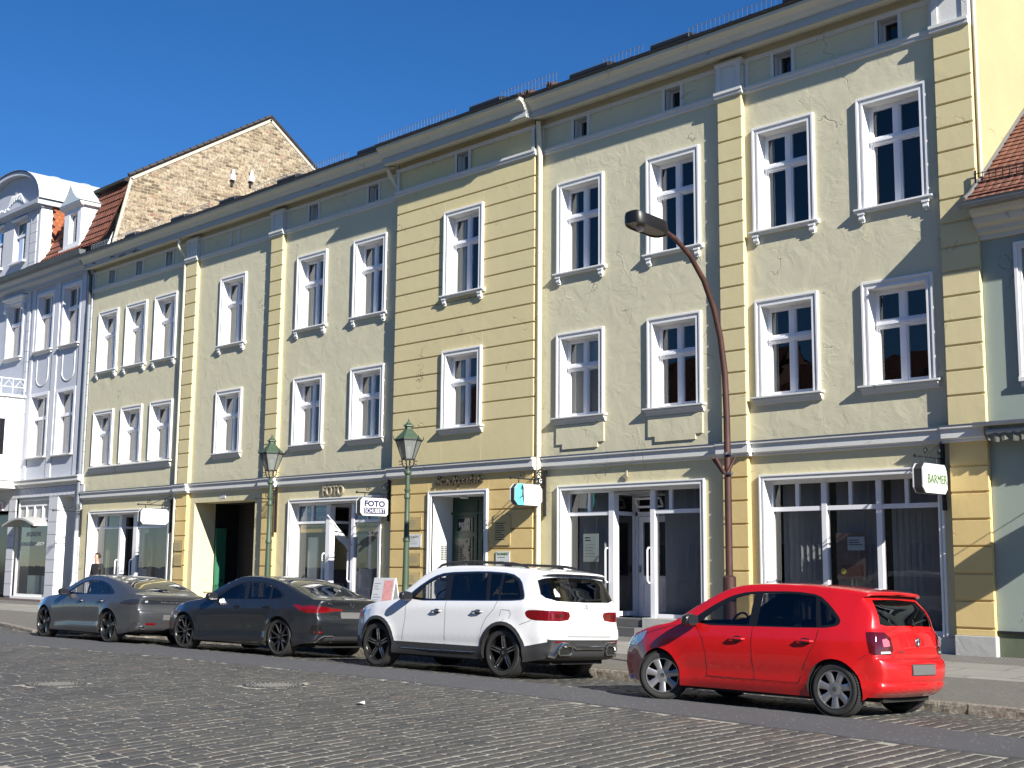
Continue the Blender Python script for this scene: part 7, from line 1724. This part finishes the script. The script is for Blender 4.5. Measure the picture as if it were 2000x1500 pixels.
ro, w_, tp_, sz, sm_ = make_car('white_suv', 'white SUV with black wheel arches and roof rails, second from the right', GLB, loc, a, ROLLC)
K = (tp_, sz, sm_)
for s_ in (1, -1):
    g = MB(); g.tube([(.72, s_ * .60, 1.61), (.82, s_ * .605, 1.655), (1.05, s_ * .61, 1.685), (1.9, s_ * .61, 1.71), (2.4, s_ * .60, 1.69), (2.62, s_ * .59, 1.655), (2.74, s_ * .58, 1.60)], [.012, .02, .022, .022, .022, .02, .012], 8)
    for x in (1.15, 1.95): g.box(x - .06, x + .06, s_ * .61 - .015, s_ * .61 + .015, 1.62, 1.70)
    g.build('roof_rail', plain('rail_black', (.02, .02, .022), .3), ro, local=True, smooth=True)
    patch('rear_reflector', REDL, ro, *K, [(s_ * .72, .545), (s_ * .50, .545), (s_ * .50, .565), (s_ * .72, .568)], .006)
    g = MB(); q = [(s_ * .40, .40), (s_ * .40, .47), (s_ * .44, .50), (s_ * .62, .50), (s_ * .66, .47), (s_ * .66, .40), (s_ * .62, .37), (s_ * .44, .37)]
    P_ = [onrear(*K, y, z, .035) for y, z in q]; g.tube(P_ + [P_[0]], .016, 8); g.build('exhaust_trim', CHROME, ro, local=True, smooth=True)
    g = MB(); g.add([(p[0] + .02, p[1], p[2]) for p in P_], [tuple(range(8))]); g.build('exhaust', BLACK, ro, local=True)
    patch('lamp_core', REDD, ro, *K, [(s_ * .70, .90), (s_ * .45, .91), (s_ * .45, .965), (s_ * .70, .965)], .005)
    patch('lamp_line', plain('tail_bright', (.20, .006, .008), .1), ro, *K, [(s_ * .72, .965), (s_ * .60, .945), (s_ * .60, .952), (s_ * .72, .975)], .008)
g = MB(); P_ = [onrear(*K, y, z, .02) for y, z in ((.78, .36), (.70, .34), (.66, .46), (.60, .525), (.40, .525), (.32, .47), (-.32, .47), (-.40, .525), (-.60, .525), (-.66, .46), (-.70, .34), (-.78, .36))]; g.tube(P_, .03, 8); g.build('bumper_chrome', CHROME, ro, local=True, smooth=True)
patch('number_plate', PLW, ro, *K, [(.26, .85), (-.26, .85), (-.26, .96), (.26, .96)], .006); p = onrear(*K, 0, .90, .010)
text('NP: JS 250', .1, plain('plate_faint', (.42, .42, .44), .6), ro, (p[0], .22, .87), (0, -1, 0), (0, 0, 1), .44, .07, .001, local=True)
g = MB(); p = onrear(*K, 0, 1.055, .008); g.tube([(p[0], .042 * math.cos(q), 1.055 + .042 * math.sin(q)) for q in [2 * math.pi * k / 20 for k in range(21)]], .005, 6)
for k in range(3): q = math.pi / 2 + 2 * math.pi * k / 3; g.tube([(p[0], 0, 1.055), (p[0], .04 * math.cos(q), 1.055 + .04 * math.sin(q))], [.007, .003], 5)
g.build('emblem', CHROME, ro, local=True)
patch('step_strip', CHROME, ro, *K, [(.50, .628), (-.50, .628), (-.50, .64), (.50, .64)], .006)
g = MB(); P_ = [onrear(*K, y, z, .022) for y, z in ((-.0, 1.16), (-.25, 1.175), (-.45, 1.185))]; g.tube(P_, [.016, .012, .006], 6); g.build('rear_wiper', BTRIM, ro, local=True)
patch('window_sticker', WHITE, ro, *K, [(.60, 1.205), (.50, 1.205), (.495, 1.25), (.53, 1.29), (.55, 1.33), (.58, 1.31), (.60, 1.26)], .003)
patch('brake_light', REDD, ro, *K, [(.22, 1.522), (-.22, 1.522), (-.22, 1.538), (.22, 1.538)], .004)
g = MB()
for s_ in (1, -1): g.tube([(3.2, s_ * (w_(3.2, .335) + .008), .335), (2.4, s_ * (w_(2.4, .335) + .010), .335), (1.5, s_ * (w_(1.5, .345) + .008), .345)], .007, 6)
g.build('sill_strip', CHROME, ro, local=True)

# --- dark coupe-saloon
BMW = dict(L=4.783, W=1.852, axles=(.96, 3.816), arch=.372, R=.337, rim=.268, tw=.24, sill=.19, style='vee10', flush=True,
    ctrl=[(.22, .25, .34, .25, 3), (.08, .30, .22, .30, 3), (.03, .42, .16, .42, 3), (.01, .56, .13, .56, 3), (.0, .66, .12, .66, 3), (.03, .74, .14, .74, 3), (.035, .84, .15, .84, 3), (.02, .93, .14, .93, 3), (.0, 1.0, .14, .985, 3), (.04, 1.03, .20, 1.00, 3), (.25, 1.07, .42, 1.02, 3), (.60, 1.17, .72, 1.10, 3.2), (1.1, 1.325, 1.15, 1.255, 3.2), (1.6, 1.415, 1.6, 1.355, 3.2), (2.1, 1.44, 2.1, 1.385, 3.2), (2.5, 1.41, 2.48, 1.355, 3.2), (2.95, 1.25, 2.88, 1.20, 3.2), (3.35, 1.035, 3.28, .99, 3), (3.48, .985, 3.40, .94, 2.8), (3.85, .945, 3.8, .89, 2.6), (4.3, .85, 4.2, .80, 2.4), (4.62, .74, 4.42, .72, 2.2), (4.74, .62, 4.48, .62, 2.2), (4.78, .45, 4.49, .46, 2.2), (4.76, .28, 4.46, .30, 2.2), (4.70, .19, 4.42, .24, 2.2)],
    plan=[(.1, .78), (.3, .85), (.6, .90), (1.0, .925), (1.6, .922), (2.4, .912), (3.4, .92), (3.9, .915), (4.2, .86), (4.35, .80), (4.5, .72)],
    belt=[(0, 1.0), (1.0, 1.0), (2.6, .965), (3.4, .92), (4.6, .75)], sec=[(-.82, -.08), (-.74, -.03), (-.68, -.012), (-.62, -.03), (-.55, -.03), (-.40, -.008), (-.25, 0), (-.16, -.004), (-.11, -.02), (-.05, -.045), (0, -.075), (9, -.075)], tumble=.42, flare=.02,
    side=[('dlo', [(3.12, .965), (2.80, 1.145), (2.50, 1.27), (2.2, 1.325), (1.75, 1.325), (1.30, 1.25), (.98, 1.12), (.92, 1.05), (.98, 1.01), (1.3, .998)], 2),
          ('glass_f', [(2.92, .985), (2.62, 1.17), (2.40, 1.255), (2.22, 1.29), (2.08, .99)], 1), ('glass_r', [(1.96, .995), (2.08, 1.30), (1.76, 1.30), (1.42, 1.25), (1.34, 1.01)], 1), ('glass_r', [(1.27, 1.015), (1.34, 1.225), (1.12, 1.15), (1.02, 1.09), (1.02, 1.04)], 1),
          ('tail', [(.05, .93), (.40, .905), (.60, .93), (.62, .905), (.45, .83), (.30, .79), (.05, .78)], 1), ('head', [(4.6, .74), (4.3, .77), (4.15, .785), (4.22, .70), (4.6, .64)], 1), ('vent', [(.06, .58), (.18, .58), (.26, .42), (.06, .40)], 1), ('vent', [(3.40, .56), (3.36, .52), (3.33, .34), (3.28, .30), (3.30, .36)], 1)],
    top=[('rear_window', 'x', [(0, .30), (.50, .42), (.60, .60), (.60, .95), (.56, 1.22), (.45, 1.30), (0, 1.33)], 0), ('windscreen', 'x', [(0, 2.52), (.55, 2.48), (.62, 2.52), (.72, 3.25), (.66, 3.34), (0, 3.42)], 0),
         ('tail', 'rz', [(2, .93), (.60, .90), (.40, .875), (.22, .865), (.22, .825), (.40, .82), (.62, .79), (2, .78)], 0), ('vent', 'rz', [(2, .58), (.70, .58), (.62, .44), (.60, .41), (2, .40)], 0), ('lower', 'rz', [(0, .38), (.55, .38), (.62, .28), (.62, .2), (0, .2)], 0), ('blackgrille', 'fz', [(0, .70), (.30, .70), (.34, .42), (0, .38)], 0), ('head', 'fz', [(2, .76), (.56, .74), (.46, .69), (.5, .63), (2, .62)], 0)],
    seams=[[(3.02, .95), (2.96, .7), (3.02, .38)], [(2.02, .975), (1.98, .7), (2.0, .33)], [(1.22, .99), (1.20, .9), (1.36, .66), (1.44, .40)], [(3.02, .33), (1.46, .33)], [(.60, .74), (.40, .80)]],
    rseams=[[(.62, 1.0), (.60, .90)], [(.56, .80), (.50, .66)], [(0, .645), (.50, .645)]], handles=[(2.20, .845), (1.32, .855)], hmat=BTRIM, recess=BTRIM, mirror=(2.90, .955), mirmat=BTRIM, parts=parts(GRA), seats=(2.05, 1.2), floor=.36, dash=2.85, rearview=1.26)
loc, a = place(-19.60, 13.51, R(5.0), BMW)
ro, w_, tp_, sz, sm_ = make_car('dark_coupe', 'dark slate-grey four-door coupe with red taillights, between the white SUV and the grey fastback', BMW, loc, a, ROLLC)
K = (tp_, sz, sm_)
for s_ in (1, -1):
    patch('rear_reflector', REDL, ro, *K, [(s_ * .77, .435), (s_ * .65, .435), (s_ * .65, .465), (s_ * .77, .47)], .008)
    g = MB(); P_ = [onrear(*K, s_ * y, z, .02) for y, z in ((.72, .27), (.66, .36), (.60, .385), (.42, .385), (.38, .36), (.38, .27))]; g.tube(P_, .008, 6); g.build('diffuser_trim', plain('satin_silver', (.4, .4, .41), .3, .8), ro, local=True)
    g = MB(); P_ = [onrear(*K, s_ * y, z, .006) for y, z in ((.80, .80), (.62, .81), (.46, .84), (.25, .845))]; g.tube(P_, .007, 6); g.build('lamp_line', plain('tail_bright', (.20, .006, .008), .1), ro, local=True)
patch('number_plate', PLG, ro, *K, [(.26, .70), (-.26, .70), (-.26, .81), (.26, .81)], .012)
g = MB(); p = onrear(*K, 0, .94, .006); g.tube([(p[0], .04 * math.cos(q), .94 + .04 * math.sin(q)) for q in [2 * math.pi * k / 20 for k in range(21)]], .005, 6); g.build('emblem', CHROME, ro, local=True)
p = onrear(*K, .50, .95, .006); text('i4', .1, CHROME, ro, (p[0] - .004, .56, .935), (0, -1, 0), (0, 0, 1), .07, .035, .002, local=True)
g = MB(); g.tube([(.02, y, 1.012) for y in (-.5, -.25, 0, .25, .5)], .012, 6); g.build('spoiler_lip', GRA, ro, local=True)

# --- grey fastback
PEU = dict(L=4.75, W=1.859, axles=(1.06, 3.853), arch=.372, R=.34, rim=.272, tw=.235, sill=.19, style='twist5',
    ctrl=[(.20, .25, .32, .25, 3), (.07, .30, .20, .30, 3), (.03, .44, .15, .44, 3), (.0, .56, .12, .56, 3), (.0, .66, .12, .66, 3), (.04, .70, .15, .70, 3), (.05, .80, .16, .80, 3), (.03, .90, .15, .90, 3), (.0, .975, .14, .96, 3), (.05, 1.01, .20, .985, 3), (.28, 1.04, .45, 1.01, 3), (.55, 1.14, .68, 1.08, 3.2), (1.05, 1.285, 1.12, 1.215, 3.2), (1.6, 1.375, 1.6, 1.315, 3.2), (2.1, 1.403, 2.1, 1.345, 3.2), (2.5, 1.37, 2.48, 1.315, 3.2), (2.98, 1.20, 2.90, 1.15, 3.2), (3.38, 1.01, 3.30, .97, 3), (3.52, .965, 3.42, .93, 2.8), (3.9, .93, 3.85, .88, 2.6), (4.3, .86, 4.2, .81, 2.4), (4.58, .77, 4.38, .75, 2.2), (4.70, .66, 4.44, .66, 2.2), (4.75, .46, 4.46, .48, 2.2), (4.73, .28, 4.43, .30, 2.2), (4.66, .19, 4.38, .24, 2.2)],
    plan=[(.1, .80), (.3, .86), (.6, .905), (1.1, .928), (1.6, .925), (2.4, .918), (3.4, .922), (3.9, .912), (4.2, .86), (4.35, .80), (4.5, .72)],
    belt=[(0, .985), (1.0, .985), (2.6, .955), (3.4, .915), (4.6, .75)], sec=[(-.80, -.08), (-.72, -.03), (-.66, -.014), (-.60, -.03), (-.52, -.028), (-.38, -.006), (-.25, 0), (-.16, -.004), (-.10, -.02), (-.05, -.045), (0, -.07), (9, -.07)], tumble=.40, flare=.02,
    side=[('chrome', [(3.14, .95), (2.82, 1.125), (2.52, 1.24), (2.2, 1.29), (1.75, 1.285), (1.32, 1.205), (1.0, 1.06), (.96, 1.01), (1.05, .98), (1.4, .972)], 2), ('dlo', [(3.11, .958), (2.81, 1.118), (2.51, 1.23), (2.2, 1.28), (1.75, 1.275), (1.33, 1.197), (1.02, 1.06), (.98, 1.015), (1.06, .99), (1.4, .982)], 2),
          ('glass_f', [(2.93, .975), (2.64, 1.13), (2.42, 1.215), (2.26, 1.245), (2.14, .98)], 1), ('glass_r', [(2.03, .985), (2.13, 1.258), (1.76, 1.252), (1.40, 1.18), (1.20, 1.09), (1.12, 1.01)], 1),
          ('smoke', [(.05, .92), (.28, .91), (.50, .885), (.66, .82), (.40, .80), (.05, .80)], 1), ('head', [(4.6, .74), (4.3, .78), (4.12, .80), (4.2, .71), (4.6, .65)], 1), ('lower', [(.05, .46), (.20, .46), (.38, .28), (.05, .2)], 1)],
    top=[('rear_window', 'x', [(0, .30), (.52, .44), (.62, .62), (.62, .95), (.56, 1.20), (.45, 1.27), (0, 1.30)], 0), ('windscreen', 'x', [(0, 2.52), (.55, 2.48), (.62, 2.52), (.72, 3.28), (.66, 3.36), (0, 3.46)], 0),
         ('smoke', 'rz', [(2, .92), (.40, .90), (.40, .815), (2, .80)], 0), ('rearband', 'rz', [(0, .895), (.395, .895), (.395, .82), (0, .82)], 0), ('lower', 'rz', [(0, .44), (.6, .46), (2, .46), (2, .2), (0, .2)], 0), ('blackgrille', 'fz', [(0, .68), (.45, .68), (.50, .35), (0, .30)], 0), ('head', 'fz', [(2, .76), (.60, .76), (.5, .70), (.54, .64), (2, .64)], 0)],
    seams=[[(3.02, .95), (2.98, .7), (3.04, .38)], [(2.08, .97), (2.05, .7), (2.07, .33)], [(1.16, .98), (1.18, .9), (1.40, .66), (1.50, .40)], [(3.04, .32), (1.52, .32)]],
    rseams=[[(.60, .98), (.56, .93)], [(.52, .80), (.50, .66)], [(0, .645), (.50, .645)]], handles=[(2.26, .835), (1.40, .845)], hmat=GRY, recess=BTRIM, mirror=(2.92, .95), mirmat=BTRIM, parts=parts(GRY), seats=(2.05, 1.2), floor=.34, dash=2.85, rearview=1.22)
loc, a = place(-24.93, 12.95, R(1.7), PEU)
ro, w_, tp_, sz, sm_ = make_car('grey_fastback', 'mid grey fastback saloon parked furthest left', PEU, loc, a, ROLLC)
K = (tp_, sz, sm_)
p = onrear(*K, 0, .855, .010); text('PEUGEOT', .1, plain('badge_grey', (.22, .22, .23), .3, .6), ro, (p[0], .30, .842), (0, -1, 0), (0, 0, 1), .60, .028, .002, local=True)
patch('number_plate', PLG, ro, *K, [(.26, .50), (-.26, .50), (-.26, .61), (.26, .61)], .012)
for s_ in (1, -1):
    patch('rear_reflector', REDL, ro, *K, [(s_ * .62, .40), (s_ * .40, .40), (s_ * .40, .44), (s_ * .62, .44)], .010)
    g = MB(); P_ = [onrear(*K, s_ * (.68 + .055 * math.cos(q)), .345 + .035 * math.sin(q), .03) for q in [2 * math.pi * k / 16 for k in range(17)]]; g.tube(P_, .009, 6); g.build('exhaust_trim', CHROME, ro, local=True)
    patch('lamp_glint', CLEARL, ro, *K, [(s_ * .66, .85), (s_ * .60, .85), (s_ * .60, .885), (s_ * .66, .885)], .006)
